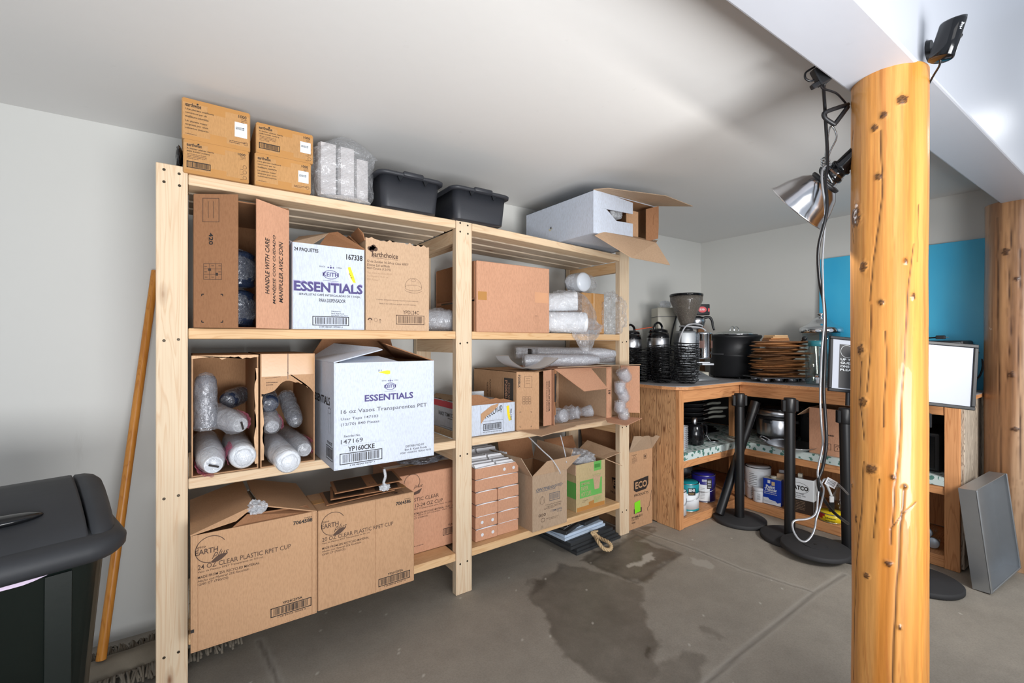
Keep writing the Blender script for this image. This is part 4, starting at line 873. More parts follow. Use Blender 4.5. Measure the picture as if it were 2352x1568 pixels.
b0 = Vector((.155, -.045, H + .002)); b1 = Vector((W - .002, -.002, H + .004))
def dp2(f):
    F = Face(f, b0, b1 - b0, (0, 0, -H + .012))
    for i, s_ in enumerate(('HANDLE WITH CARE', 'MANÉJESE CON CUIDADO', 'MANIPULER AVEC SOIN')): F.text(s_, .32 + i * .17, .20, .11, .56, INK, .012, .1, rot=-90)
c.flap([b0 - Vector((0, 0, H - .012)), b1 - Vector((0, 0, H - .002)), b1, b0], KR2, deco=dp2)
c.flap([(.0, -.003, .0), (W, -.003, .0), (W + .13, -.07, -.008), (.055, -.145, -.014)], KRL)
lid_bag('dark blue bag of cups glimpsed inside the P200BLK box', 1.60, 2.12, Z3 + CT, .055, .2, BLUEBLK, None)
# open box K
c = Carton('wide open cardboard box with top flap hanging down, numbered 19 at its right edge', 1.694, 2.128, 1.975, 2.43, Z3, 1.082, KR2, 'front', inner=KRL); W, D, H = c.W, c.D, c.H
c.done(); c.flap([(0.005, -.001, H - .002), (W * .66, -.001, H - .002), (W * .80, -.085, H - .125), (W * .30, -.11, H - .125)], KR2)
c.flap([(W - .002, -.002, 0), (W + .035, -.004, 0), (W + .035, -.004, H), (W - .002, -.002, H)], KR2, deco=lambda f: Face(f, (W - .002, -.002, H), (.037, -.002, 0), (0, 0, -H)).text('19', .20, .46, .55, .075, INK, .02, rot=90))
c.flap([(.0, -.002, 0.06)] + jag((.012, -.002, .06), (.016, -.002, H), 14, .006, 9, Vector((1, 0, 0))) + [Vector((0, -.002, H))], KRD, 'torn_edge', deco=lambda f: Face(f, (0, -.002, H), (.02, 0, 0), (0, 0, -H)).rect(.1, .08, .5, .5, INK))
m = MB(); m.slab([(.0, -.002, .0), (W, -.002, .0), (W - .01, -.03, -.006), (.02, -.05, -.010)], CT, KRL); m.build('flap', c.root)
for i, (x_, y_) in enumerate(((1.78, 2.03), (1.90, 2.06), (2.00, 2.05))):
    t_ = thing('lid_bag', ('crumpled clear bag of cups at the left inside the wide open box', 'crumpled clear bag of cups in the middle of the wide open box', 'small flat clear bag at the right inside the wide open box')[i], 'bag', (x_, y_, Z3 + CT + .001)); m = MB()
    m.lathe([(.03, 0), (.036, .04), (.038, .05), (.001, .05)], FILMD, 18, T=Matrix.Rotation(.6 * i, 4, 'Z') @ Matrix.Translation((0, 0, .036)) @ Matrix.Rotation(1.4, 4, 'X')); m.build('cups', t_)
    m = MB(); crumple(m, (0, 0, .04), (.065, .05, .042 if i < 2 else .025), FILM, .5, 6, i + 2, 4, zmin=.001); m.build('bag_film', t_)
# box L at the right post, cups spilling from it
c = Carton('open cardboard box with swung flap and clear cup bags, in front of the right post', 2.170, 2.232, 1.975, 2.42, Z3, 1.090, KR, 'front', inner=KRL); W, D, H = c.W, c.D, c.H; c.done()
c.flap([(W - .001, -.02, 0.03), (W + .085, -.10, .03), (W + .085, -.10, H - .004), (W - .001, -.02, H - .002)], KR2)
c.flap([(-.45, -.001, H), (W, -.001, H), (W + .09, -.105, H + .003), (-.02, -.085, H + .004)], KRG)
c.flap([(-.06, -.002, 0.0), (W, -.002, 0), (W + .09, -.115, -.004), (-.06, -.17, -.02), (-.10, -.06, -.012)], KR2)
for i, (x_, z_, y_, a, r_) in enumerate(((2.215, 1.03, 1.915, .7, .033), (2.180, .955, 1.92, -.2, .030), (2.205, .905, 1.915, .5, .031), (2.178, .835, 1.918, -.3, .031), (2.20, .790, 1.91, .1, .029))):
    cup_sleeve('cup_bag', ('uppermost clear cup bag spilling beside the right post', 'second clear cup bag from the top beside the right post', 'third clear cup bag from the top beside the right post', 'fourth clear cup bag from the top beside the right post', 'lowest clear cup bag resting on the flap beside the right post')[i], (x_ - .03 * math.sin(a), y_, z_ + .03), (x_ + .03 * math.sin(a), y_ - .012, z_ - .035), r_, FILMD, 'clear cup bags spilling beside the right post', seed=i + 20, bagk=1.15)
# long clear cup sleeves lying on top of the open boxes
ZL = 1.0915
for i, (pf, pn, r_, lab) in enumerate((((1.66, 2.30, ZL + .080), (2.22, 1.995, ZL + .070), .036, 'upper long clear cup sleeve with a black mark, lying on the open boxes'), ((1.62, 2.16, ZL + .036), (2.05, 1.975, ZL + .036), .036, 'front long clear cup sleeve lying on the open boxes'), ((1.98, 2.31, ZL + .036), (2.30, 2.01, ZL + .044), .036, 'rear long clear cup sleeve ending at the right post'))):
    r0 = cup_sleeve('cup_sleeve', lab, pf, pn, r_, FILMD, 'long cup sleeves lying on the open boxes', seed=30 + i, ribs=.02)
    if i == 0:
        m = MB(); m.cyl((0, 0, 0), (0, 0, .02), .006, INK); 
        for k in range(5): m.tube([(.037 * math.cos(a), .037 * math.sin(a), .10 + .008 * k) for a in np.linspace(2.2, 3.6, 8)], .001, INK, 4, sub=1)
        m.grid(lambda u, v: (.0375 * math.cos(2.4 + u), .0375 * math.sin(2.4 + u), .07 + .025 * v), 6, 4, INK); m.build('printed_mark', r0)
# curled sheets of paper on the P200BLK box
root = thing('paper_roll', 'curled stack of white sheets lying open on the P200BLK box', 'paper', (1.56, 2.10, 1.0805))
m = MB()
def pf(u, v, th=0):
    s_ = -1 + 2 * u; x_ = s_ * .135; z_ = .002 + .075 * abs(s_) ** 2.2 * (1.0 if s_ < 0 else .80) ; 
    if s_ < -.85: x_ += .012 * (-(s_ + .85) / .15); 
    return (x_ + v * .02, -.10 + v * .16 - .06 * s_, z_ + th)
for k in range(5): m.grid(lambda u, v, k=k: pf(u, v, .0015 * k), 28, 4, PAPER if k != 3 else plain('paper_manila', (236, 205, 160), .7), True)
m.build('sheets', root)

# ================================================================ BOTTOM SHELF
Z4 = .210
c = Carton('large cardboard carton numbered 7064588 with a lifted taped lid, at the bottom left', .003, .395, 1.838, 2.25, Z4, .597, KR, 'top'); F = c.front; W, D, H = c.W, c.D, c.H
earth_logo(F, .145, .145, .044); F.text('24 OZ CLEAR PLASTIC RPET CUP', .05, .262, .72, .042, INKB, .002); F.text('Vaso de Plástico RPET Transparente de 710 mL', .05, .315, .49, .020, INKB, 0, .15)
F.text('MADE FROM 25% RECYCLED MATERIAL', .05, .358, .46, .022, INKB); F.text('Hecho con Material 25% Reciclado', .05, .390, .38, .020, INKB, 0, .2); F.text('12/60 CT (720/CS)', .05, .420, .22, .024, INKB)
F.text('REORDER #', .885, .040, .07, .010, INK); F.text('7064588', .79, .055, .17, .037, INK, .03); F.text('YP24CSYSA', .70, .790, .17, .024, INK, .02); F.barcode(.60, .825, .35, .085, INK, seed=51); F.text('1 08 89356 00582 5', .66, .915, .24, .014, INKB)
F.rect(0.0, .80, .025, .028, INK); F.rect(.955, 0, .003, 1, KRD, .5); F.rect(.05, 0, .002, 1, KRD, .5)
c.done()
c.flap([(0, 0, H), (.0, D, H), (W * .46, D, H + .05), (W * .48, .03, H + .052), (W * .33, .008, H + .018)], KR, deco=lambda f: Face(f, (.03, .08, H + .016), (.13, -.03, .02), (.0, -.08, -.008)).text('ECO', .3, .3, .4, .3, INKB))
c.flap([(W, 0.0, H), (W, D, H), (W * .50, D, H + .055), (W * .50, .05, H + .050)], KR)
c.flap([(W * .30, .004, H), (W * .96, .003, H), (W * .94, .05, H + .012), (W * .42, .03, H + .028)], KRD)
m = MB(); crumple(m, (W * .50, .035, H + .045), (.030, .03, .022), FILMW, .7, 8, 3, 4); m.tube([(W * .47, .2, H + .062), (W * .49, .1, H + .060), (W * .50, .03, H + .058)], .006, BLKG, 6); m.build('packing_tape', c.root)
m = MB(); m.box((.01, .012, .05), (W - .01, D - .01, H - .02), KIN, .004); m.build('inner_packing', c.root)
c = Carton('large cardboard carton numbered 7064586, second from the left post on the bottom shelf', .399, .790, 1.842, 2.062, Z4, .593, KR); F = c.front; W, D, H = c.W, c.D, c.H
earth_logo(F, .145, .155, .044); F.text('20 OZ CLEAR PLASTIC RPET CUP', .04, .275, .72, .040, INKB, .003); F.text('Vaso de Plástico RPET Transparente de 591 mL', .04, .325, .47, .019, INKB, 0, .15)
F.text('MADE FROM 25% RECYCLED MATERIAL', .04, .372, .46, .021, INKB); F.text('Hecho con Material 25% Reciclado', .04, .403, .38, .019, INKB, 0, .2); F.text('12/60 CT (720/CS)', .04, .433, .22, .023, INKB)
F.text('REORDER #', .885, .055, .07, .010, INK); F.text('7064586', .79, .072, .17, .040, INK, .03); F.text('YP21CSYSA', .70, .825, .17, .024, INK, .02); F.barcode(.60, .86, .35, .085, INK, seed=61); F.text('1 08 89356 00581 8', .66, .95, .24, .014, INKB)
F.rect(.565, 0, .003, 1, KRD, .5); F.text('♻' if False else 'PET 1', .0, .0, .001, .001, INKB)
c.topf.rect(.78, .80, .12, .12, INKB, 1, False, .0015); c.topf.rect(.80, .83, .04, .06, INKB); c.done(); c.tape()
# flattened printed cartons lying on that box
PRB = kraft('print_dark_brown', (74, 58, 46), .6)
for i, (dx, dz, rz) in enumerate(((0.0, 0.006, .10), (.015, .022, -.05), (.035, .040, .04))):
    root = thing('folded_carton', ('lowest dark printed folded carton on the 7064586 box', 'middle dark printed folded carton on the 7064586 box', 'topmost dark printed folded carton under the white carton')[i], 'carton', (.44 + dx, 1.855 + i * .01, .5965 + dz - .004), rz, 'flattened printed cartons on the bottom boxes')
    m = MB(); m.slab([(0, .02, 0), (.28, 0, .006), (.31, .17, .006), (.03, .19, 0)], .0035, KRD); F = Face(m, (.03, .19, .0005), (.28, -.02, .006), (-.03, -.17, 0), .0012); F.rect(.04, .06, .42, .88, PRB); F.rect(.62, .06, .34, .88, PRB); F.ring(.55, .75, .010, INKB, .002)
    m.build('carton_sheet', root)
root = thing('plastic_strap', 'dangling tangle of clear packing tape above the folded cartons', 'tape', (.66, 1.85, .62)); m = MB()
m.tube([(0, 0, .09), (.004, -.004, .06), (-.004, -.006, .035), (.006, -.008, .02), (0, -.006, .005)], .006, FILMW, 6); crumple(m, (0, -.006, .015), (.024, .014, .014), FILMW, .6, 6, 3, 3); m.build('tape_strand', root)
c = Carton('cardboard carton for clear plastic lids, set back on the bottom shelf behind the middle post', .802, 1.175, 2.07, 2.42, Z4, .598, KR2); F = c.front
F.ring(.20, .10, .04, INKB, .0022, 180, 400); F.text('plus', .22, .13, .13, .06, INKB, 0, .5); F.poly([(.22, .23), (.34, .19), (.30, .25), (.22, .26)], INKB)
F.text('PLASTIC CLEAR', .12, .30, .46, .045, INKB, .002); F.text('LID 12-24 OZ CUP', .12, .375, .52, .045, INKB, .002); F.text('Tapa RPET Transparente para Vaso de 355 mL a 710 mL', .12, .432, .86, .022, INKB, 0, .15)
F.text('MADE FROM 25% RECYCLED MATERIAL · FLAT · STRAW SLOT', .12, .485, .84, .022, INKB); F.text('Hecho con Material 25% Reciclado · Plana · Ranura para Pop', .12, .515, .84, .021, INKB, 0, .15); F.text('12/100 CT (1200/CS)', .12, .545, .30, .022, INKB)
F.text('YLP24CSYSA', .72, .73, .2, .025, INK, .015); F.barcode(.64, .775, .33, .09, INK, seed=71); lines(F, .12, .90, .4, 1, .02, .006); c.done(); c.tape()
m = MB(); crumple(m, (.19, .16, c.H + .03), (.12, .09, .02), FILMV, .5, 7, 3, 4, zmin=c.H + .002); m.build('plastic_scrap', c.root)
# stack of small kraft trays with white paper slips
TG = 'small kraft carrier trays stacked beside the middle post'
def tray(label, x0, x1, z0, h, dots=False, open_top=False):
    W = x1 - x0; D = .34; y0 = 2.012 + random.uniform(-.004, .004); root = thing('paper_tray', label, 'tray', (x0, y0, z0), random.uniform(-.006, .006), TG); m = MB()
    m.box((0, 0, 0), (W, D, h - .004), KR2, .0015); F = Face(m, (0, 0, h - .004), (W, 0, 0), (0, 0, -(h - .004)))
    if dots:
        for q in dots: F.disc(q, .5, .0085, WHP)
    m.build('tray_body', root); m = MB()
    m.grid(lambda u, v: (.004 + u * (W - .008), .002 + v * (D - .01), h - .003 + .005 * math.sin(PI * (u * .9 + .05)) * (1 if not open_top else .2)), 10, 2, PAPER)
    m.grid(lambda u, v: (.004 + u * (W - .008), .002, h - .004 + v * .005 * math.sin(PI * (u * .9 + .05))), 10, 1, PAPER); m.build('paper_slip', root)
    if open_top:
        m = MB(); rd = random.Random(4)
        for k in range(22):
            yy = .012 + k * .0135; hh = rd.uniform(.010, .030) + k * .0010; m.slab([(.006, yy, h - .004), (W * .47, yy, h - .004), (W * .47, yy + .010, h - .004 + hh), (.006, yy + .010, h + hh - .002)], .0014, PAPER)
            m.slab([(W * .51, yy, h - .004), (W - .006, yy, h - .004), (W - .006, yy + .010, h - .006 + hh), (W * .51, yy + .010, h + hh - .004)], .0014, PAPER)
        m.build('standing_sheets', root)
hh = .0635; xs = (1.196, 1.332, 1.470)
for r_ in range(4):
    for k in range(2):
        z0 = Z4 + r_ * hh + (0.000 if k == 0 else .0) ; lab = ('bottom', 'second', 'third', 'fourth')[r_] + ' kraft tray from the shelf in the ' + ('left', 'right') + ' column' if False else ('bottom', 'second', 'third', 'fourth')[r_] + ' kraft tray from the shelf in the ' + ('left', 'right')[k] + ' column beside the middle post'
        tray(lab, xs[k] + .001, xs[k + 1] - .001, z0 + .0005, hh - .001, (.30, .78) if (k == 0 and r_ < 2) else False)
tray('wide kraft tray beneath the open one, beside the middle post', xs[0], xs[2], Z4 + 4 * hh + .001, hh - .001)
tray('topmost wide kraft tray with two holes and standing white sheets', xs[0], xs[2], Z4 + 5 * hh + .001, hh - .004, (.66, .88), True)
# ON THE GO box
c = Carton('open tan carton printed ON THE GO with spread flaps on the bottom shelf', 1.508, 1.757, 1.936, 2.25, Z4, .512, KRG, 'top'); W, D, H = c.W, c.D, c.H; F = c.front
F.text('ON:THE:GO', .10, .235, .58, .055, INKG, .03, .35); F.rect(.09, .300, .56, .008, INKG)
for i in range(8):
    for j in range(7):
        ok = abs(j - 3) <= (1 if i < 4 else 7 - i - 0.5)
        if ok: F.disc(.70 + i * .028, .20 + j * .017, .0022, INKG)
F.rect(.48, .375, .30, .14, INKG, 1, False, .003)
for k in range(9): F.rect(.51 + k * .028, .395, .012, .095, INKG)
F.ring(.27, .47, .016, INKB, .001, ry=.022); F.line(.20, .53, .27, .40, INKB, .001); F.line(.34, .53, .27, .40, INKB, .001)
F.text('1 Cup Drink Carrier w/ Handle', .36, .565, .47, .018, INK); F.text('7.625" x 3.75" x 8.875" • Kraft', .40, .598, .42, .016, INK); lines(F, .32, .625, .50, 2, .017, .005)
F.text('ITEM:2795', .52, .685, .32, .038, INKG, .01); F.text('CT-250', .70, .735, .14, .020, INKG)
for q in (.20, .27, .34): F.ring(q, .735, .006, INKB, .003)
F.ring(.29, .83, .013, INKB, .002, ry=.010); F.text('Southern Champion Tray, LP', .38, .815, .36, .016, INKB); F.text('www.sctray.com', .46, .842, .2, .012, INKB); F.ring(.26, .95, .006, INKB, .001)
c.done()
c.flap([(.003, -.001, H), (W - .001, -.001, H), (W + .055, -.055, H + .085), (.055, -.060, H + .085)], KRL)
c.flap([(0, 0, H), (0, D, H), (-.085, D + .02, H + .10), (-.085, -.015, H + .115)], KRG)
c.flap([(W, D, H), (W, 0, H), (W + .035, -.01, H + .11), (W + .035, D, H + .11)], KRL)
c.flap([(W, D, H), (0, D, H), (0, D + .03, H + .14), (W, D + .03, H + .14)], KRD)
m = MB(); m.tube([(.02, .08, H + .21), (.05, -.02, H + .14), (.09, -.058, H + .09), (.14, -.062, H + .02), (.16, -.04, H + .0)], .0035, FILMW, 6); m.tube([(.20, .0, H + .20), (.205, -.03, H + .11), (.21, -.04, H + .05)], .003, FILMW, 6); m.build('tape_strand', c.root)
# green paper cups box
c = Carton('small tan carton with green paper cups print and clear bags inside, bottom shelf', 1.893, 2.142, 2.004, 2.26, Z4, .497, kraft('cardboard_olive', (196, 176, 134)), 'top'); W, D, H = c.W, c.D, c.H; F = c.front
F.rect(.12, .36, .76, .36, GREENL); F.rect(.60, .0, .26, .20, GREENL); F.rect(.62, .06, .20, .08, plain('print_green_dark', (70, 140, 60), .7), 1.2)
F.text('COMPOSTABLE', .16, .40, .30, .05, KRL, .01, k=1.4); F.text('PAPER', .16, .48, .24, .09, KRL, .0, k=1.4); F.text('HOT CUPS', .16, .60, .34, .09, KRL, .0, k=1.4)
F.poly([(.56, .30), (.84, .30), (.78, .60), (.62, .60)], KRL, 1.5); F.ring(.70, .30, .035, GREENL, .001, ry=.006, k=2)
F.rect(.60, .76, .26, .12, GREENL, 1, False, .001); lines(F, .62, .78, .22, 5, .02, .006, GREENL); F.rect(.02, .90, .96, .10, TAPE, .5); F.poly([(.42, .84), (.60, .82), (.60, .92), (.42, .92)], TAPE, .7); lines(F, .2, .78, .2, 2, .03, .006, INKB, 4)
c.left.rect(.5, .38, .5, .34, GREENL); c.done()
c.flap([(W, 0, H), (W, D, H), (W + .10, D, H + .06), (W + .10, -.04, H + .035)], KRL); c.flap([(0, D, H), (0, 0, H), (-.02, -.02, H - .055), (-.015, D, H - .05)], KRL)
c.flap([(W, D, H), (0, D, H), (0, D + .05, H + .10), (W, D + .05, H + .10)], KRD); c.flap([(W - .005, -.002, H + .002), (W + .002, -.002, H), (W + .075, -.075, H - .04), (W + .068, -.075, H - .036)], KRL)
m = MB(); crumple(m, (W / 2, D / 2, H - .0), (W / 2 - .012, D / 2 - .015, .055), FILMW, .55, 7, 9, 4); m.build('bag_film', c.root)
# tall ECO box standing on the floor
c = Carton('tall cardboard carton with lime sticker standing on the floor right of the shelving', 2.345, 2.585, 1.985, 2.42, 0.001, .512, KR, 'top'); W, D, H = c.W, c.D, c.H; F = c.front
F.poly([(.20, .38), (.82, .355), (.82, .46), (.72, .52), (.30, .53), (.20, .50)], INK, .8); F.text('ECO', .26, .40, .50, .09, KR, .03, k=1.5); F.text('PRODUCTS', .22, .555, .60, .032, INK, .01)
F.rect(.12, .04, .2, .004, INKB); F.ring(.22, .06, .012, INKB, .002, ry=.005); lines(F, .12, .085, .22, 5, .014, .004); F.rect(.62, .06, .14, .06, INKB, 1, False, .002); F.rect(.65, .075, .06, .03, INKB)
F.poly([(.22, .66), (.46, .645), (.48, .79), (.24, .805)], LIME, 2.2); lines(F, .30, .70, .12, 3, .022, .006, GREENL); F.rect(.20, .745, .34, .06, INKB, 1); F.text('EP-RB8LID-T', .12, .835, .45, .028, INK, .02); F.text('LID FITS', .12, .87, .28, .018, INKB); F.text('RB8', .12, .905, .14, .02, INKB)
crk = [(.97, .56), (.92, .64), (.94, .66), (.86, .72), (.86, .76), (.78, .78), (.80, .82)]
for a_, b_ in zip(crk[:-1], crk[1:]): F.line(*a_, *b_, INK, .003)
F = c.left; F.poly([(.66, .38), (.92, .36), (.92, .46), (.86, .52), (.70, .52)], INK, .8); F.text('ECO', .69, .405, .2, .08, KR, .02, k=1.5); F.text('PRODUCTS', .64, .56, .30, .03, INK, .01); lines(F, .5, .85, .1, 2, .02, .008)
c.done(); c.flap([(0, 0, H), (W, 0, H)] + jag((W + .015, -.05, H + .085), (.015, -.03, H + .11), 12, .006, 2), KRG); c.flap([(0, D, H), (0, 0, H), (-.02, 0, H + .16), (-.02, D, H + .16)], KRD); c.flap([(W, D, H), (0, D, H), (0, D + .004, H + .20), (W, D + .004, H + .20)], KRD)
# pile of frames with a rope loop, under the shelving
BLKF = plain('frame_charcoal', (54, 56, 58), .5, var=.3); CHALK = plain('chalk_white', (225, 228, 230), .7)
def frame(label, loc, rz, w_, d_, h, rail=.045, mat=None, name='picture_frame', panel=True, tilt=None):
    root = thing(name, label, 'frame', loc, rz, 'frames piled under the shelving'); m = MB(); mt = mat or BLKF
    for i in range(2):
        q = i * .010
        m.loft([[(q, q, h * i * .5), (w_ - q, q, h * i * .5), (w_ - q, d_ - q, h * i * .5), (q, d_ - q, h * i * .5)], [(q, q, h * (i + 1) * .5), (w_ - q, q, h * (i + 1) * .5), (w_ - q, d_ - q, h * (i + 1) * .5), (q, d_ - q, h * (i + 1) * .5)]], mt, smooth=False)
    m.build('frame_rail', root)
    m = MB(); m.box((rail, rail, h), (w_ - rail, d_ - rail, h + .001), BLKG if mat is None else LABELW); m.box((rail - .006, rail - .006, h - .002), (w_ - rail + .006, rail, h + .003), mt); m.box((rail - .006, d_ - rail, h - .002), (w_ - rail + .006, d_ - rail + .006, h + .003), mt); m.build('panel', root); return root
P = onz(1325, 1276, 0); rz_ = math.radians(2)
frame('large charcoal frame lying on the floor, lowest of the pile', (P.x, P.y, .001), rz_, .390, .40, .030)
frame('charcoal frame with knotholes carrying the rope loop, second from the floor', (P.x - .030, P.y + .02, .032), rz_ + .02, .400, .38, .032)
frame('pale blue white frame lying between the charcoal frames and the small signs', (P.x - .03, P.y + .07, .0655), rz_ + .03, .365, .30, .030, mat=plain('frame_pale_blue', (196, 212, 230), .5))
for i, (dx, dy, w_, rz2) in enumerate(((.0, .065, .17, .35), (.185, .10, .15, .15))):
    root = thing('chalk_sign', ('small dark sign with a chalk swirl lying on the pale frame, left one', 'small dark sign with a chalk arrow lying on the pale frame, right one')[i], 'sign', (P.x - .02 + dx, P.y + dy, .0995), rz2, 'small chalk signs under the shelving'); m = MB(); m.box((0, 0, 0), (w_, .15, .022), BLKF, .003); F = Face(m, (0, .15, .022), (w_, 0, 0), (0, -.15, 0))
    if i == 0: F.ring(.55, .5, .05, CHALK, .004, -120, 90); F.ring(.35, .6, .03, CHALK, .004, 0, 200); F.line(.1, .8, .9, .85, CHALK, .004)
    else: F.line(.1, .8, .5, .3, CHALK, .004); F.line(.5, .3, .2, .2, CHALK, .004); F.rect(.55, .2, .35, .5, CHALK, 1, False, .004)
    m.build('sign_board', root)
RP = plain('manila_rope', (206, 178, 138), .8, var=.25, scale=40)
root = thing('rope_loop', 'thick twisted tan rope loop hanging from the frame pile onto the floor', 'rope', onz(1375, 1248, 0)); base = wm(root).inverted()
pth = [base @ p for p in (ony(1362, 1222, P.y + .06), ony(1378, 1235, P.y + .02), atd(1396, 1244, 2.70), atd(1404, 1254, 2.66), atd(1400, 1262, 2.635), atd(1386, 1259, 2.64), atd(1374, 1244, 2.68), ony(1367, 1232, P.y + .03), ony(1360, 1224, P.y + .05), ony(1374, 1221, P.y + .07))]
pth = [Vector((p.x, p.y, max(p.z, .014))) for p in pth]
Q = []; n_ = len(pth)
for i in range(n_ - 1):
    g = lambda k: pth[max(0, min(n_ - 1, k))]
    for j in range(10):
        t_ = j / 10; a, b, c_, d_ = g(i - 1), g(i), g(i + 1), g(i + 2); Q.append(0.5 * ((2 * b) + (c_ - a) * t_ + (2 * a - 5 * b + 4 * c_ - d_) * t_ * t_ + (3 * b - a - 3 * c_ + d_) * t_ ** 3))
m = MB()
for s_ in range(3):
    pp = []
    for i, q in enumerate(Q):
        d_ = (Q[min(i + 1, len(Q) - 1)] - Q[max(i - 1, 0)]).normalized(); x_ = d_.cross(Vector((.2, .3, .9))).normalized(); y_ = d_.cross(x_); a = i * .55 + s_ * 2 * PI / 3; pp.append(q + (x_ * math.cos(a) + y_ * math.sin(a)) * .0055)
    m.tube(pp, .0062, RP, 7, sub=1)
m.build('rope_strands', root)
# ================================================================ CORNER COUNTER
CTZ = .945
t = NT('ivy_shelf_liner'); v = t.obj(rnd=False); vo = t.n('ShaderNodeTexVoronoi'); vo.inputs['Scale'].default_value = 27; vo.inputs['Randomness'].default_value = .9
va = t.n('ShaderNodeVectorMath', operation='ADD'); nz = t.n('ShaderNodeTexNoise'); nz.inputs['Scale'].default_value = 60; sm_ = t.n('ShaderNodeVectorMath', operation='SCALE'); sm_.inputs['Scale'].default_value = .016; t.l(v, nz.inputs['Vector']); t.l(nz.outputs[1], sm_.inputs[0]); t.l(v, va.inputs[0]); t.l(sm_.outputs[0], va.inputs[1]); t.l(va.outputs[0], vo.inputs['Vector'])
k = t.ramp(vo.outputs['Distance'], [(.34, (1, 1, 1, 1)), (.40, (0, 0, 0, 1))]); sel = t.ramp(t.noise(v, 30, 1), [(.38, (0, 0, 0, 1)), (.42, (1, 1, 1, 1))])
LINER = t.fin(t.mix(t.math('MULTIPLY', k, sel), srgb(206, 220, 218), t.mix(t.noise(v, 70, 1), srgb(40, 100, 90), srgb(110, 150, 140))), .35)
CTOP = plain('worktop_laminate', (150, 148, 150), .5, var=.08)
XC = 3.916
ctr = thing('corner_cabinet', 'L-shaped wooden corner cabinet with open shelves in the corner of the room', 'cabinet', (3.37, 1.82, 0))
XA, YA, YE = 2.62, 1.80, .60; XB = 3.37
m = MB(); pts = [(XA - .045, YW - .01), (XA - .045, YA + .10), (XA - .02, YA + .01), (XA + .05, YA - .035), (XB - .035, YA - .035), (XB - .035, YE - .03), (XC - .005, YE - .03), (XC - .005, YW - .01)]
m.slab([(x, y, CTZ) for x, y in pts], .004, CTOP); m.slab([(x, y, CTZ - .0042) for x, y in pts], .020, REDW); m.build('countertop', ctr, True)
# rails, uprights, shelves, panels
def B(name, a, b, mat, c=.0015): m = MB(); m.box(a, b, mat, c); return m.build(name, ctr, True)
B('rail', (XA + .045, YA, .835), (XB, YA + .02, .919), REDW); board('rail', ctr, (XB + .011, YA, .877), (XB + .011, YE + .06, .877), (0, 0, 1), .084, .02, REDW)
B('upright', (XA, YA - .004, 0), (XA + .045, YA + .028, .919), REDWV); B('upright', (XB - .0, YA + .002, .065), (XB + .03, YA + .03, .834), REDWV); B('upright', (XB - .004, YE, 0), (XB + .026, YE + .062, .919), REDWV)
for zt, nm in ((.495, 'shelf'), (.065, 'bottom_board')):
    B(nm, (XA + .02, YA + .02, zt - .022), (XC - .01, YW - .012, zt - .001), REDW, 0); B(nm, (XB + .02, YE + .02, zt - .022), (XC - .01, YA + .02, zt - .001), REDW, 0)
m = MB(); z_ = .4952
m.box((XA + .046, YA - .002, .447), (XB - .001, YA + .002, z_ + .001), LINER); m.box((XA + .046, YA, z_), (XC - .02, YW - .02, z_ + .001), LINER); m.box((XB - .002, YE + .062, .447), (XB + .002, YA - .001, z_ + .001), LINER); m.box((XB, YE + .03, z_), (XC - .02, YA, z_ + .001), LINER); m.build('shelf_liner', ctr, True)
B('shelf_rail', (XA + .046, YA + .0025, .398), (XB, YA + .02, .4475), REDW); board('shelf_rail', ctr, (XB + .0115, YA, .4225), (XB + .0115, YE + .062, .4225), (0, 0, 1), .049, .018, REDW)
B('kick_board', (XA + .046, YA + .001, .001), (XB, YA + .018, .064), REDW); board('kick_board', ctr, (XB + .010, YA, .0325), (XB + .010, YE + .062, .0325), (0, 0, 1), .063, .018, REDW)
m = MB()
yy = YA + .024
for i, wd in enumerate((.155, .14, .12, .15, .10)):
    if yy + wd > YW - .01: wd = YW - .012 - yy
    m.box((XA, yy, .005 if i % 2 else .0), (XA + .016, yy + wd - .004, .918), CEDAR, .0015); yy += wd
m.build('plank_panel', ctr, True)
m = MB(); xx = XB + .03
for i, wd in enumerate((.10, .085, .11, .09, .12, .083)): m.box((xx, YE - .012, .01), (xx + wd - .004, YE + .006, .918), GREYW, .0015); xx += wd
m.build('plank_panel', ctr, True)
B('back_board', (XC - .025, YE + .02, .07), (XC - .012, YW - .03, .915), REDWV, 0)
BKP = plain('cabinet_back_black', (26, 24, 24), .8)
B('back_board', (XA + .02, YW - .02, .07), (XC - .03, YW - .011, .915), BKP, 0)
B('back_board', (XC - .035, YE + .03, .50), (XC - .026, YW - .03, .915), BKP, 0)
B('inner_post', (XB + .10, YA + .10, .066), (XB + .14, YA + .14, .472), REDWV); B('inner_post', (XB + .10, YA + .10, .497), (XB + .14, YA + .14, .918), REDWV)
# blue panel leaning on the right wall
t = NT('blue_paint'); v = t.obj((1, 3, 1), False); BLUE = t.fin(t.mix(t.noise(v, 2.2, 3), srgb(38, 168, 220), srgb(80, 192, 228)), .38, 0, t.noise(v, 30, 2), .1, .003)
m = MB(); m.box((0, 0, 0), (.018, .905, 1.868), BLUE, .002); o = m.build('painted_panel'); o.matrix_basis = Tr(3.918, .578, .002) @ Matrix.Rotation(math.radians(0.8), 4, 'Y'); tag(o, 'tall turquoise blue painted board leaning against the right wall behind the counter', 'panel')
ctr_cut = None
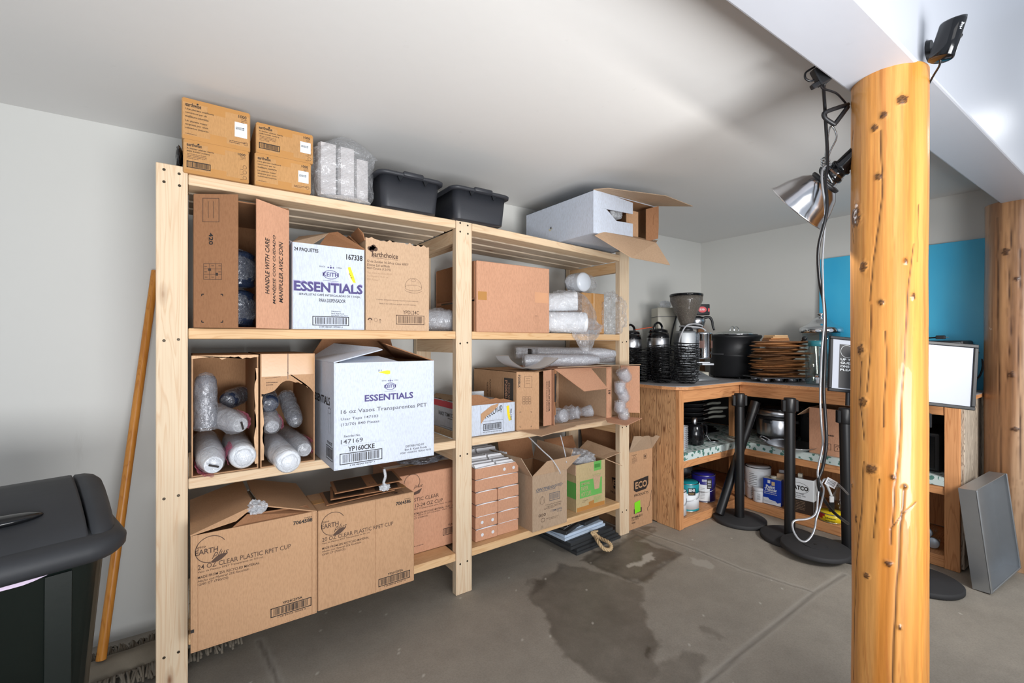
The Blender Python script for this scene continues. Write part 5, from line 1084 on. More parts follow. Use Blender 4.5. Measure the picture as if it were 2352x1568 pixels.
# ---- wire baskets (three stacks)
bk = thing('wire_basket', 'black wire basket in the leftmost of three stacks on the counter', 'basket', (2.69, 2.18, CTZ + .003), 0, 'black wire baskets on the counter')
def ringpts(r, z, n=14, w=0.0, ph=0): return [(r * math.cos(2 * PI * k / n + ph), r * math.sin(2 * PI * k / n + ph), z + w * math.sin(4 * PI * k / n)) for k in range(n)]
m = MB(); m.tube(ringpts(.079, .030, 16, .003), .0026, BLKM, 5, True, 2); m.build('rim', bk)
m = MB(); m.tube(ringpts(.056, .004, 12), .0018, BLKM, 4, True, 2)
for k in range(8):
    a = 2 * PI * k / 8 + .2; m.tube([(0, 0, .004), (.056 * math.cos(a), .056 * math.sin(a), .004), (.072 * math.cos(a + .1), .072 * math.sin(a + .1), .016), (.079 * math.cos(a + .15), .079 * math.sin(a + .15), .030)], .0017, BLKM, 4, sub=1)
m.build('wires', bk); m = MB()
m.tube([(.076, -.03, .030), (.100, -.022, .033), (.100, .022, .033), (.076, .03, .030)], .0022, BLKM, 5, sub=2); m.build('handle', bk)
rd = random.Random(5)
for si, (x_, y_, n_, dx) in enumerate(((2.69, 2.18, 13, 0), (2.76, 2.03, 14, 0), (2.84, 1.89, 15, .0008))):
    for k_ in range(n_):
        if si == 0 and k_ == 0: continue
        M = Tr(x_ + rd.uniform(-.004, .004) + dx * k_ * .6, y_ + rd.uniform(-.004, .004), CTZ + .003 + k_ * .0178, rd.uniform(0, 6.28)) @ Matrix.Rotation(rd.uniform(-.09, .09), 4, 'X')
        dup(bk, M, 'black wire basket in the ' + ('leftmost', 'middle', 'rightmost and tallest')[si] + ' of three stacks on the counter')
# ---- black urn-like pots behind the baskets
def pot(label, x, y, h, r, hood=True, orange=False):
    root = thing('coffee_pot', label, 'coffee pot', (x, y, CTZ + .001)); m = MB()
    m.lathe([(.001, 0), (r, 0), (r * 1.03, .02), (r, .30 * h / .42), (r * .97, h * .80), (r * .9, h * .86), (.001, h * .87)], BLKG, 28); m.build('pot_body', root)
    m = MB(); m.lathe([(r * 1.012, h * .60), (r * 1.02, h * .61), (r * 1.005, h * .77), (r * .99, h * .775)], STEEL, 28); m.build('steel_band', root)
    m = MB(); m.lathe([(.001, h * .872), (r * .86, h * .872), (r * .80, h * .92), (r * .3, h * .95), (.001, h * .955)], BLKG, 28); m.build('lid', root)
    m = MB(); m.tube([(-r * .6, 0, h * .90), (-r * .5, 0, h * 1.01), (0, 0, h * 1.06), (r * .5, 0, h * 1.01), (r * .6, 0, h * .90)], .009, BLKG, 8); m.build('handle', root); return root
pot('squat black pot with steel band behind the leftmost wire baskets', 2.805, 2.36, .40, .085)
pot('black pot with arched handle and steel band behind the middle wire baskets', 2.955, 2.215, .415, .085)
m = MB(); m.box((-.07, -.02, 0), (.07, .02, .007), plain('spatula_orange', (214, 92, 52), .5), .003); o = m.build('spatula'); o.matrix_basis = Tr(2.875, 2.285, 1.338) @ Matrix.Rotation(-.7, 4, 'Z') @ Matrix.Rotation(-.15, 4, 'Y'); tag(o, 'orange spatula blade lying across the two black pots', 'spatula')
# ---- coffee grinder
RZ = -math.radians(35.3)
g = thing('coffee_grinder', 'silver coffee grinder with smoky cone hopper on the counter', 'grinder', (3.083, 2.045, CTZ + .001), RZ)
m = MB(); m.loft([[(-.10, -.09, 0), (.20, -.07, 0), (.225, -.03, 0), (.225, .03, 0), (.20, .07, 0), (-.10, .09, 0)], [(-.10, -.09, .012), (.20, -.07, .012), (.225, -.03, .012), (.225, .03, .012), (.20, .07, .012), (-.10, .09, .012)], [(-.10, -.08, .03), (.15, -.055, .03), (.17, -.02, .026), (.17, .02, .026), (.15, .055, .03), (-.10, .08, .03)], [(-.09, -.065, .10), (.04, -.05, .09), (.05, -.02, .085), (.05, .02, .085), (.04, .05, .09), (-.09, .065, .10)]], ALU); m.build('foot', g)
m = MB(); m.box((-.085, -.068, .085), (.045, .068, .375), ALU, .018, smooth=True); m.build('grinder_body', g)
m = MB(); m.lathe([(.001, .165), (.066, .165), (.068, .175), (.068, .345), (.070, .35), (.070, .362), (.001, .366)], CHROME, 30, T=Matrix.Translation((.115, 0, 0))); d_ = m.build('doser', g)
m = MB()
for a_ in (-2.05, -.75): m.grid(lambda u, v_, a_=a_: (.115 + .0688 * math.cos(a_ + (u - .5) * .55), .0688 * math.sin(a_ + (u - .5) * .55), .245 + v_ * .055), 6, 2, plain('doser_window', (120, 92, 84), .2))
m.build('doser_window', d_)
m = MB(); m.box((.06, -.03, .13), (.16, .03, .142), STEEL, .003); m.box((.10, -.025, .115), (.19, -.015, .13), STEEL, .002); m.box((.10, .015, .115), (.19, .025, .13), STEEL, .002); m.build('portafilter_fork', g)
m = MB(); m.tube([(.15, -.04, .20), (.20, -.07, .20), (.235, -.085, .20)], .006, BLK, 6); m.build('dosing_lever', g)
m = MB(); m.lathe([(.030, .375), (.034, .40), (.116, .60), (.118, .635), (.115, .635), (.112, .602), (.031, .405)], SMOKE, 36, T=Matrix.Translation((-.01, 0, 0))); h_ = m.build('hopper', g)
m = MB(); m.lathe([(.001, .635), (.121, .635), (.121, .650), (.112, .654), (.001, .656)], BLKG, 36, T=Matrix.Translation((-.01, 0, 0))); m.build('hopper_lid', h_)
m = MB(); m.lathe([(.001, .402), (.030, .404), (.065, .49), (.05, .50), (.001, .505)], BEANS, 24, T=Matrix.Translation((-.01, 0, 0))); m.build('coffee_beans', h_)
m = MB(); m.lathe([(.045, .372), (.050, .378), (.045, .395), (.034, .400)], BLK, 24, T=Matrix.Translation((-.01, 0, 0))); m.build('collar', g)
GREYC = plain('cord_grey', (176, 178, 182), .4)
m = MB(); m.tube([(-.075, -.07, .12), (-.10, -.09, .28), (-.05, -.08, .40), (.02, -.06, .425), (.10, -.02, .415), (.12, .05, .40), (.05, .08, .40), (-.03, .05, .405), (-.06, -.02, .41), (.0, -.07, .405), (.08, -.06, .395), (.125, -.03, .375)], .0055, GREYC, 8); m.build('power_cord', g)
# ---- coffee brewer
b_ = thing('coffee_brewer', 'beige and black coffee brewer with red oval badge behind the grinder', 'coffee maker', (3.267, 2.235, CTZ + .001), RZ)
m = MB(); m.box((-.21, -.085, 0), (-.06, .085, .565), BEIGE, .006); m.box((-.06, -.085, 0), (.20, .085, .05), BEIGE, .006); m.box((-.06, -.085, .505), (.10, .085, .565), BEIGE, .004); m.build('housing', b_)
m = MB(); m.box((-.212, -.087, .49), (-.055, .087, .494), INKG); m.build('seam', b_)
m = MB(); m.box((.101, -.088, .505), (.205, .088, .592), BLKG, .004); F = Face(m, (.101, -.088, .592), (.104, 0, 0), (0, 0, -.087)); F.disc(.42, .5, .034, plain('badge_red', (206, 34, 48), .4), ry=.024); F.text('BUNN', .22, .40, .38, .20, LABELW, .02, k=1.6); F.rect(.85, .38, .12, .3, bpy.data.materials['badge_red']); m.build('brew_head', b_)
m = MB(); m.lathe([(.035, .50), (.07, .49), (.078, .46), (.066, .42), (.035, .395), (.001, .392)], STEEL, 28, T=Matrix.Translation((.125, 0, 0))); m.build('funnel', b_)
m = MB(); m.tube([(.185, -.02, .485), (.225, -.03, .49), (.245, -.035, .46), (.25, -.036, .42), (.262, -.038, .385)], .011, BLK, 8, rfun=lambda s: 1.1 - .4 * s); m.build('funnel_handle', b_)
m = MB(); m.lathe([(.001, .052), (.07, .052), (.08, .10), (.075, .17), (.04, .21), (.042, .235), (.001, .236)], GLASS, 24, T=Matrix.Translation((.08, 0, 0))); m.build('decanter', b_)
m = MB(); m.tube([(-.06, -.088, .50), (-.10, -.12, .40), (-.12, -.12, .28), (-.11, -.10, .18)], .006, BLK, 6); m.build('power_cord', b_)
m = MB(); crumple(m, (0, 0, .028), (.055, .035, .03), FILMW, .4, 6, 4, 4, zmin=.001); o = m.build('filter_pack'); o.location = (3.16, 2.30, 1.512); tag(o, 'crumpled white filter pack lying on the beige brewer', 'filters')
# cardboard sheet behind
m = MB(); x0, x1 = xat(1606, 2.455), xat(1690, 2.455); m.slab([(x0, 2.45, CTZ + .001), (x1, 2.45, CTZ + .001), (x1, 2.462, 1.405), (x0, 2.462, 1.405)], .006, KRD); m.slab([(x1 - .03, 2.443, CTZ + .001), (x1 - .003, 2.443, CTZ + .001), (x1 - .003, 2.455, 1.395), (x1 - .03, 2.455, 1.395)], .004, KR); tag(m.build('cardboard_sheet'), 'brown folded cardboard sheet leaning against the wall behind the black cooker', 'cardboard')
# ---- black soup kettle
k_ = thing('soup_kettle', 'large black countertop soup kettle with glass lid', 'kettle', (3.665, 2.0, CTZ + .012))
m = MB(); m.lathe([(.001, 0), (.175, 0), (.183, .01), (.184, .16), (.188, .165), (.188, .178), (.184, .183), (.187, .30), (.200, .312), (.203, .325), (.197, .335), (.165, .335), (.160, .325), (.001, .325)], BLK, 44); m.build('kettle_body', k_)
m = MB(); m.lathe([(.17, .336), (.172, .342), (.12, .362), (.04, .372), (.001, .373), (.001, .369), (.12, .357), (.165, .338)], GLASS, 40); m.lathe([(.168, .336), (.174, .338), (.174, .344), (.168, .346)], CHROME, 40); l_ = m.build('lid', k_)
m = MB()
for s_ in (-1, 1): m.tube([(s_ * .03 - .035, 0, .366), (s_ * .03 - .03, 0, .395), (s_ * .03, 0, .408), (s_ * .03 + .03, 0, .395), (s_ * .03 + .035, 0, .366)], .0035, CHROME, 6)
m.build('lid_handle', l_)
m = MB(); 
for a in (-2.4, -2.0, .6, 2.4): m.cyl((.15 * math.cos(a), .15 * math.sin(a), -.011), (.15 * math.cos(a), .15 * math.sin(a), .004), .014, BLK)
m.build('feet', k_)
m = MB(); a = math.atan2(-2.0, -3.665) + .62; m.cyl((.180 * math.cos(a), .180 * math.sin(a), .075), (.205 * math.cos(a), .205 * math.sin(a), .075), .02, BLK); m.cyl((.205 * math.cos(a), .205 * math.sin(a), .075), (.21 * math.cos(a), .21 * math.sin(a), .075), .010, CHROME); m.build('dial', k_)
# ---- serving boards on a muffin pan
mp = thing('muffin_pan', 'dark metal muffin pan under the pile of serving boards', 'pan', (3.56, 1.60, CTZ + .001), RZ)
m = MB(); m.box((-.20, -.135, .030), (.20, .135, .035), STEEL, .0015); m.box((-.205, -.14, .033), (.205, .14, .037), STEEL, .0015); m.build('pan_top', mp); m = MB()
for i in range(4):
    for j in range(2): m.lathe([(.001, 0), (.030, 0), (.038, .030)], STEEL, 18, T=Matrix.Translation((-.142 + i * .095, -.062 + j * .124, 0)))
m.build('cups', mp)
BRD = [wood('board_wood_%d' % i, a, b, 0, False, .55) for i, (a, b) in enumerate((((150, 104, 66), (86, 56, 36)), ((190, 132, 82), (120, 78, 48)), ((112, 80, 56), (60, 42, 30))))]
def sboard(mat, w_=.175, l_=.43):
    m = MB(); out = []
    for k in range(28):
        a = 2 * PI * k / 28; c_, s_ = math.cos(a), math.sin(a); x_ = l_ / 2 * (abs(c_) ** .75) * (1 if c_ > 0 else -1); y_ = w_ / 2 * (abs(s_) ** .9) * (1 if s_ > 0 else -1); out.append((x_, y_))
    m.loft([[(x * .90, y * .88, 0) for x, y in out], [(x, y, .0055) for x, y in out], [(x, y, .0075) for x, y in out], [(x * .90, y * .88, .013) for x, y in out]], mat, smooth=False); return m
protos = []
rd = random.Random(9)
for k in range(19):
    x_, y_ = 3.56 + rd.uniform(-.022, .022), 1.60 + rd.uniform(-.022, .022); rz = RZ + (-.55, .4, -.1, .7, -.35, .2)[k % 6] + rd.uniform(-.12, .12); z_ = CTZ + .0395 + k * .0136
    lab = 'dark oval wooden serving board in the tall pile on the muffin pan'
    if k < 3: o = sboard(BRD[k], .20, (.40, .38, .41)[k]).build('serving_board'); tag(o, lab, 'board', 'serving boards piled on the muffin pan'); protos.append(o)
    else: o = protos[rd.choice((0, 0, 1, 2))].copy(); COL.objects.link(o)
    o.matrix_basis = Tr(x_, y_, z_, rz) @ Matrix.Rotation(rd.uniform(-.012, .012), 4, 'X')
for k in range(4):
    m = MB(); m.box((-.075 + .006 * k, -.05, 0), (.075 - .004 * k, .05, .010), PINEO if k > 1 else BRD[1], .002); o = m.build('small_board'); o.matrix_basis = Tr(3.545, 1.622, CTZ + .300 + k * .0105, RZ + .1 * k); tag(o, ('lowest', 'second', 'third', 'topmost')[k] + ' of the small light wooden boards crowning the serving board pile', 'board', 'small light boards on the pile')
o = MB(); p0 = ony(1826, 788, 1.50); p1 = ony(1848, 776, 1.42); p0 = Vector((3.60, 1.52, 1.19)); p1 = atd(1848, 777, 3.22); o.cyl(p0 - p1 * 0, p1, .006, BLK); crumple(o, p1, (.017, .017, .017), BLK, 0, 3, 1, 3, False); tag(o.build('ladle'), 'black rod with a ball end poking out behind the serving boards', 'utensil')
# ---- glass dispensers
d_ = thing('drink_dispenser', 'tall clear glass drink dispenser with domed chrome lid on the counter', 'dispenser', (3.775, 1.41, CTZ + .001))
m = MB(); m.lathe([(.001, 0), (.075, 0), (.080, .012), (.082, .05), (.115, .30), (.118, .355), (.114, .355), (.111, .30), (.078, .055), (.072, .016), (.001, .014)], GLASS, 40); m.build('glass_body', d_)
m = MB(); m.lathe([(.134, .356), (.137, .362), (.134, .392), (.126, .398), (.095, .418), (.085, .422), (.060, .45), (.030, .468), (.012, .474), (.012, .484), (.026, .492), (.026, .498), (.001, .505)], CHROME, 44); m.build('lid', d_)
j_ = thing('jar_dispenser', 'small clear glass jar dispenser with teal lid and spigot on the counter', 'dispenser', (3.545, 1.345, CTZ + .001))
m = MB(); m.lathe([(.001, 0), (.066, 0), (.072, .01), (.073, .20), (.058, .245), (.052, .25), (.052, .275), (.049, .275), (.049, .25), (.070, .198), (.069, .014), (.001, .012)], GLASS, 36); m.build('glass_body', j_)
m = MB(); m.lathe([(.055, .262), (.056, .264), (.056, .296), (.052, .300), (.001, .300)], plain('lid_teal', (44, 128, 140), .35), 32, ripple=lambda a, z: 1 + .012 * math.sin(a * 24)); m.build('lid', j_)
m = MB(); a = math.atan2(-1.345, -3.545); dx, dy = math.cos(a), math.sin(a); m.cyl((.07 * dx, .07 * dy, .045), (.105 * dx, .105 * dy, .045), .012, CHROME); m.cyl((.098 * dx, .098 * dy, .05), (.098 * dx, .098 * dy, .012), .009, WHP); m.box((.098 * dx - .012, .098 * dy - .012, .052), (.098 * dx + .012, .098 * dy + .012, .066), CHROME, .002); m.build('spigot', j_)
# ---- toaster oven
o_ = thing('toaster_oven', 'black toaster oven with blue-green knobs at the right end of the counter', 'toaster oven', (3.64, .635, CTZ + .001))
m = MB(); m.box((.012, 0, .015), (.265, .42, .30), BLK, .012, smooth=False); m.build('oven_body', o_)
m = MB(); m.box((.004, .012, .03), (.012, .125, .288), plain('knob_panel', (178, 182, 186), .3, .6), .003); p_ = m.build('control_panel', o_); m = MB()
for z_ in (.245, .16, .072): m.cyl((.004, .068, z_), (-.016, .068, z_), .028, plain('knob_teal_%d' % int(z_ * 1000), (34, 92, 108), .35), .024, 24); m.box((-.019, .065, z_ - .020), (-.016, .071, z_ + .02), WHP)
m.build('knob', p_); m = MB(); m.box((.004, .135, .045), (.011, .41, .27), BLKG, .002); m.build('door', o_)
m = MB(); m.cyl((-.02, .15, .262), (-.02, .40, .262), .008, CHROME); m.build('door_handle', o_)
m = MB(); [m.cyl((x_, y_, 0), (x_, y_, .016), .012, BLKM) for x_ in (.03, .26) for y_ in (.04, .38)]; m.build('feet', o_)
m = MB(); m.tube([(.26, .30, .305), (.10, .22, .312), (.02, .12, .318)], .004, BLK, 6); m.box((.0, .08, .308), (.03, .12, .330), BLK, .003); m.cyl((.008, .08, .319), (.004, .065, .319), .002, CHROME, seg=6); m.cyl((.022, .08, .319), (.018, .065, .319), .002, CHROME, seg=6); m.build('power_plug', o_)
m = MB(); m.tube([(.262, .02, .27), (.300, -.02, .22), (.290, -.035, .15), (.285, -.02, .08), (.262, .01, .05)], .005, BLK, 6); m.build('power_cord', o_)

# ================================================================ THINGS INSIDE THE CABINET
ZS = .4975
bw = thing('bowl', 'white bowl in the small stack on the upper left shelf of the cabinet', 'bowl', (2.742, 1.875, ZS), 0, 'white bowls stacked in the cabinet')
m = MB(); m.lathe([(.001, 0), (.026, 0), (.028, .004), (.050, .024), (.052, .025), (.048, .023), (.024, .006), (.001, .005)], WHT, 28); m.build('bowl_shape', bw)
for k in range(1, 12): dup(bw, Tr(2.742, 1.875, ZS + k * .0128))
kt = thing('electric_kettle', 'small black electric kettle with chrome cap beside the white bowls', 'kettle', (2.99, 1.93, ZS))
m = MB(); m.lathe([(.001, 0), (.060, 0), (.066, .01), (.068, .08), (.060, .13), (.052, .145), (.001, .147)], BLKG, 28); m.build('kettle_body', kt); m = MB(); m.lathe([(.020, .147), (.022, .15), (.020, .19), (.001, .192)], STEEL, 20); m.build('cap', kt)
m = MB(); m.tube([(.05, -.02, .14), (.10, -.03, .13), (.105, -.03, .06), (.066, -.02, .03)], .009, BLKG, 8); m.build('handle', kt)
GRIP = plain('handle_grey_green', (98, 100, 94), .55)
def pan(label, x, y, z, r, ang, hl, hmat=GRIP, tilt=.08):
    root = thing('frying_pan', label, 'pan', (x, y, z), ang, 'frying pans piled in the cabinet'); m = MB(); m.lathe([(.001, 0), (r * .8, 0), (r, .030), (r * 1.01, .031), (r * .79, .003), (.001, .0025)], BLK, 34); m.build('pan_body', root)
    m = MB(); m.tube([(r * .98, 0, .026), (r + .05, 0, .036), (r + .06, 0, .038)], .005, STEEL, 6); m.tube([(r + .055, 0, .037), (r + .10, 0, .045), (r + .055 + hl * .8, 0, .037 + hl * tilt), (r + .055 + hl, 0, .037 + hl * (tilt + .02))], .0095, hmat, 10, rfun=lambda s: .8 + .35 * math.sin(PI * min(1, s * 1.0))); m.build('handle', root); return root
ph = thing('stock_pot', 'dark low pot under the pile of frying pans in the cabinet', 'pot', (3.13, 2.07, ZS)); m = MB(); m.lathe([(.001, 0), (.10, 0), (.105, .01), (.105, .098), (.110, .10), (.10, .10), (.10, .01), (.001, .006)], BLK, 32); m.build('pot_body', ph); m = MB(); m.lathe([(.001, .104), (.11, .101), (.11, .104), (.04, .108), (.001, .109)], BLKM, 30); m.build('lid', ph)
oA = math.radians(-24)
for i, (dz, da, hl, lab, hm, r_) in enumerate(((.112, .02, .15, 'lowest frying pan in the pile, grey grip', GRIP, .12), (.146, .10, .14, 'second frying pan from the bottom of the pile, grey grip', GRIP, .125), (.180, -.02, .16, 'third frying pan of the pile, long grey grip', GRIP, .12), (.214, .12, .13, 'fourth frying pan of the pile, grey grip', GRIP, .12), (.248, .20, .17, 'fifth frying pan of the pile, black grip angled up', BLKG, .125), (.284, .06, .15, 'topmost frying pan of the pile, grey grip', GRIP, .115))):
    pan(lab, 3.13, 2.07, ZS + dz, r_, oA + da, hl, hm, .10 if i > 3 else .05)
m = MB(); m.lathe([(.001, 0), (.035, .002), (.038, .008), (.036, .009), (.001, .004)], STEEL, 22); m.tube([(-.03, 0, .006), (-.05, .02, .05), (-.055, .03, .12)], .003, STEEL, 6); o = m.build('ladle'); o.location = (3.17, 1.89, ZS); tag(o, 'small steel ladle standing on the ivy shelf liner', 'ladle')
for k in range(3):
    m = MB(); m.box((0, 0, 0), (.30, .22, .010), BLKM, .003); o = m.build('baking_sheet'); o.matrix_basis = Tr(3.27, 2.10 + .01 * k, ZS + k * .014 + .0005, .05 * k - .1); tag(o, ('lowest', 'middle', 'uppermost')[k] + ' dark baking sheet behind the ladle', 'baking sheet', 'dark baking sheets in the cabinet')
# paint cans
def can(label, x, y, r, h, body, lid=STEEL, z=.0655, deco=None, face=None, bail=True, name='paint_can', cat='paint can', grp=None):
    a = math.atan2(-y, -x) + (face or 0); root = thing(name, label, cat, (x, y, z), a, grp); m = MB()
    for (r0, r1, mt) in body: m.lathe([(r * (1.0), h * r0), (r, h * r1)], mt, 36)
    m.lathe([(.001, 0), (r * .99, 0), (r * 1.02, .003), (r, .006)], lid, 36); m.lathe([(r, h - .005), (r * 1.025, h - .003), (r * 1.02, h), (r * .93, h), (r * .90, h - .006), (.001, h - .006)], lid, 36)
    if deco: deco(m, r, h)
    m.build('can_body', root)
    if bail: m = MB(); m.tube([(0, -r * 1.03, h * .68), (r * .85, -r * .85, h * .50), (r * 1.12, 0, h * .40), (r * .85, r * .85, h * .50), (0, r * 1.03, h * .68)], .0018, STEEL, 5); m.build('bail_handle', root)
    return root
def wrap(m, r, a0, a1, z0, z1, mat, k=.0006, n=10): m.grid(lambda u, v_: ((r + k) * math.cos(a0 + (a1 - a0) * u), (r + k) * math.sin(a0 + (a1 - a0) * u), z0 + (z1 - z0) * v_), n, 1, mat)
def wtext(m, r, s_, a0, a1, z0, z1, mat, k=.0012, bold=.02):
    vs_, fs, x0, x1, y0, y1 = glyphs(s_, bold); P = []
    for v_ in vs_: u = (v_[0] - x0) / (x1 - x0); a = a0 + (a1 - a0) * u; P.append(((r + k) * math.cos(a), (r + k) * math.sin(a), z0 + (z1 - z0) * (v_[1] - y0) / (y1 - y0)))
    m.add(P, fs, mat)
TEAL = plain('label_teal', (20, 140, 150), .4); NAVY = plain('label_navy', (34, 32, 120), .35); WBLUE = plain('can_blue', (24, 60, 170), .3); BRN = plain('can_brown', (52, 42, 36), .4); YELC = plain('can_yellow', (238, 210, 30), .35)
can('white paint can cut off by the cabinet upright, lower left shelf', 2.715, 1.875, .055, .165, ((0, 1, WHP),))
def dteal(m, r, h): wrap(m, r, .10, .75, h * .60, h * .86, INK, .0008, 6); wtext(m, r, 'BEHR', .15, .70, h * .73, h * .84, LABELW, .0016); wtext(m, r, 'marquee', .15, .60, h * .63, h * .68, plain('gold_text', (190, 160, 100), .5), .0016)
can('paint can with teal top band and white label, lower left shelf', 2.865, 1.905, .079, .190, ((0, .09, TEAL), (.09, .66, LABELW), (.66, 1, TEAL)), deco=dteal)
def dblue(m, r, h):
    wrap(m, r, -.35, .55, .01, h * .66, LABELW, .0008); wrap(m, r, -1.3, -.35, .01, h * .5, INK, .0008); wtext(m, r, 'BEHR', -.10, .30, h * .78, h * .86, LABELW, .0012); wrap(m, r, .30, .75, h * .52, h * .90, INK, .001, 5)
    m.lathe([(.001, 0), (.013, 0), (.013, .001), (.001, .0012)], LABELW, 20, T=Matrix.Rotation(-.42, 4, 'Z') @ Matrix.Translation((r + .0008, 0, h * .68)) @ Matrix.Rotation(PI / 2, 4, 'Y'))
    for i in range(8): wrap(m, r, -.22, .12, h * (.14 + i * .055), h * (.15 + i * .055), INKG, .0014, 3); 
    for i in range(5): wrap(m, r, .36, .66, h * (.56 + i * .06), h * (.58 + i * .06), LABELW, .0016, 3)
can('paint can with navy blue and white label, lower left shelf', 3.130, 1.945, .083, .195, ((0, 1, NAVY),), deco=dblue)
DKB = plain('can_dark_blue', (40, 52, 70), .35)
can('dark blue paint can at the back of the lower left shelf, nearer the planks', 2.79, 2.12, .082, .215, ((0, 1, DKB),)); can('dark paint can at the back of the lower left shelf behind the navy one', 3.00, 2.17, .083, .24, ((0, 1, DKB),), lid=BLK); can('dark grey can deep in the corner of the lower shelf', 3.24, 2.20, .083, .25, ((0, 1, plain('can_slate', (70, 76, 84), .4)),), lid=BLK)
def dwh(m, r, h):
    wrap(m, r, -.9, .45, h * .08, h * .90, LABELW, .0008)
    for i in range(13): wrap(m, r, -.7, -.05 if i % 4 else -.3, h * (.14 + i * .055), h * (.155 + i * .055), INKG, .0014, 4)
can('tall white paint bucket with printed label behind the small jars', 3.515, 1.735, .088, .235, ((0, 1, WHP),), lid=BLK, deco=dwh)
for i, (u_, x_, lab) in enumerate(((1716, 3.50, 'leftmost'), (1728, 3.46, 'middle'), (1743, 3.425, 'rightmost'))):
    y_ = yat(u_, x_); root = thing('paint_jar', lab + ' of the three small white lidded jars in front of the white bucket', 'jar', (x_, y_, .0655), math.atan2(-y_, -x_), 'small white jars on the lower shelf'); r_ = .036 if i < 2 else .040
    m = MB(); m.lathe([(.001, 0), (r_ * .95, 0), (r_, .004), (r_, .075), (r_ * .9, .080)], WHP, 26); 
    for q in range(6): wrap(m, r_, -.3, .25, .02 + q * .008, .0225 + q * .008, INKG, .0006, 3)
    m.build('jar_body', root); m = MB(); m.lathe([(r_ * 1.02, .080), (r_ * 1.05, .082), (r_ * 1.05, .098), (r_ * 1.0, .101), (.001, .101)], WHP, 26); m.build('lid', root)
# paint thinner and stain tins
def tin(label, x, y0, y1, h, d, name, fmat):
    root = thing(name, label, 'tin', (x, y1, .0655), -PI / 2 + 0.12); W = y1 - y0; m = MB(); m.box((0, 0, 0), (W, d, h), fmat, .006); return root, m, W
r_, m, W = tin('blue and white tin of paint thinner on the lower right shelf', 3.405, 1.525, 1.645, .185, .07, 'thinner_tin', WBLUE); F = Face(m, (0, -.0, .185), (W, 0, 0), (0, 0, -.185))
F.poly([(.02, .74), (.30, .74), (.38, .80), (.70, .83), (.80, .89), (.98, .84), (.98, .98), (.02, .98)], LABELW); F.text('Paint', .17, .24, .50, .13, LABELW, .04, k=1.3); F.text('Thinner', .10, .36, .68, .11, LABELW, .04, k=1.3); F.text('Disolvente de Pintura', .08, .55, .70, .045, LABELW, .01, k=1.3); F.rect(.08, .50, .66, .02, LABELW, 1.3); F.rect(.26, .05, .15, .12, LABELW, 1.2); F.rect(.48, .09, .18, .15, plain('print_sand', (214, 186, 140), .5), 1.2); lines(F, .06, .86, .8, 2, .04, .01, INKG)
m.build('tin_body', r_); m = MB(); m.box((.003, .003, .185), (W - .003, .067, .188), BEIGE, .001); m.lathe([(.02, .188), (.02, .203), (.001, .203)], BEIGE, 20, T=Matrix.Translation((W * .5, .03, 0))); m.build('cap', r_)
r_, m, W = tin('white and brown tin with large black lettering on the lower right shelf', 3.400, 1.318, 1.500, .235, .10, 'stain_tin', LABELW); F = Face(m, (0, 0, .235), (W, 0, 0), (0, 0, -.235))
F.rect(.01, .60, .98, .395, BRN); F.text('WATCO', .14, .20, .68, .13, INK, .045, k=1.3); F.ring(.50, .27, .062, INK, .002, ry=.036); F.text('Oil Finish', .38, .41, .30, .04, INKG, k=1.2); F.text('Golden Oak', .38, .47, .36, .04, INKG, k=1.2); F.text('20% More', .38, .53, .20, .03, INKG, k=1.2); lines(F, .12, .65, .6, 7, .045, .012, KRL, 9)
F2 = Face(m, (W, 0, .235), (0, .10, 0), (0, 0, -.235)); F2.rect(.02, .60, .96, .395, BRN); lines(F2, .15, .66, .7, 6, .05, .012, KRL, 4); m.build('tin_body', r_); m = MB(); m.box((.004, .004, .235), (W - .004, .096, .238), STEEL, .001); m.box((W * .42, .03, .238), (W * .56, .06, .262), BEIGE, .003); m.build('cap', r_)
m = MB(); m.box((0, 0, 0), (.03, .07, .22), KRL, .002); o = m.build('sanding_block'); o.location = (3.47, 1.51, .0655); tag(o, 'narrow tan carton between the blue and the white tins', 'carton')
# small brown bottle behind the thinner
b2 = thing('bottle', 'small brown bottle with white cap behind the blue tin', 'bottle', (3.55, 1.575, .0655)); m = MB(); m.lathe([(.001, 0), (.03, 0), (.03, .19), (.02, .205), (.02, .215)], plain('glass_amber', (70, 36, 28), .2), 20); m.build('bottle_body', b2); m = MB(); m.lathe([(.023, .213), (.023, .232), (.001, .233)], WHP, 18); m.build('cap', b2)
jr = thing('brush_jar', 'cloudy glass jar holding a paint brush and rags beside the yellow wax tin', 'jar', (3.585, 1.215, .0655)); m = MB(); m.lathe([(.001, 0), (.06, 0), (.066, .01), (.066, .15), (.05, .185), (.046, .19), (.046, .215), (.043, .215), (.043, .188), (.063, .148), (.062, .012), (.001, .01)], GLASS, 30); m.build('glass_body', jr)
m = MB(); m.lathe([(.048, .20), (.050, .202), (.050, .206), (.048, .208)], STEEL, 26); m.build('jar_ring', jr)
br = thing('paint_brush', 'black and white paint brush standing by the jar on the wax tin', 'brush', (3.445, 1.225, .123), -.6); m = MB(); m.box((-.016, -.008, 0), (.016, .008, .06), BLK, .003); m.box((-.014, -.006, .06), (.014, .006, .10), WHP, .003); m.build('bristles', br); m = MB(); m.tube([(0, 0, .10), (-.02, 0, .15), (-.04, 0, .19)], .008, LABELW, 8); m.build('handle', br)
def dwax(m, r, h): wtext(m, r, 'Johnson', -.52, .30, h * .42, h * .68, INK, .0012); wtext(m, r, 'PASTE WAX', -.50, .25, h * .16, h * .30, INK, .0012); wrap(m, r, -1.2, -.72, h * .35, h * .93, plain('label_red', (176, 44, 40), .4)); wrap(m, r, -.72, -.52, h * .66, h * .93, bpy.data.materials['label_red'])
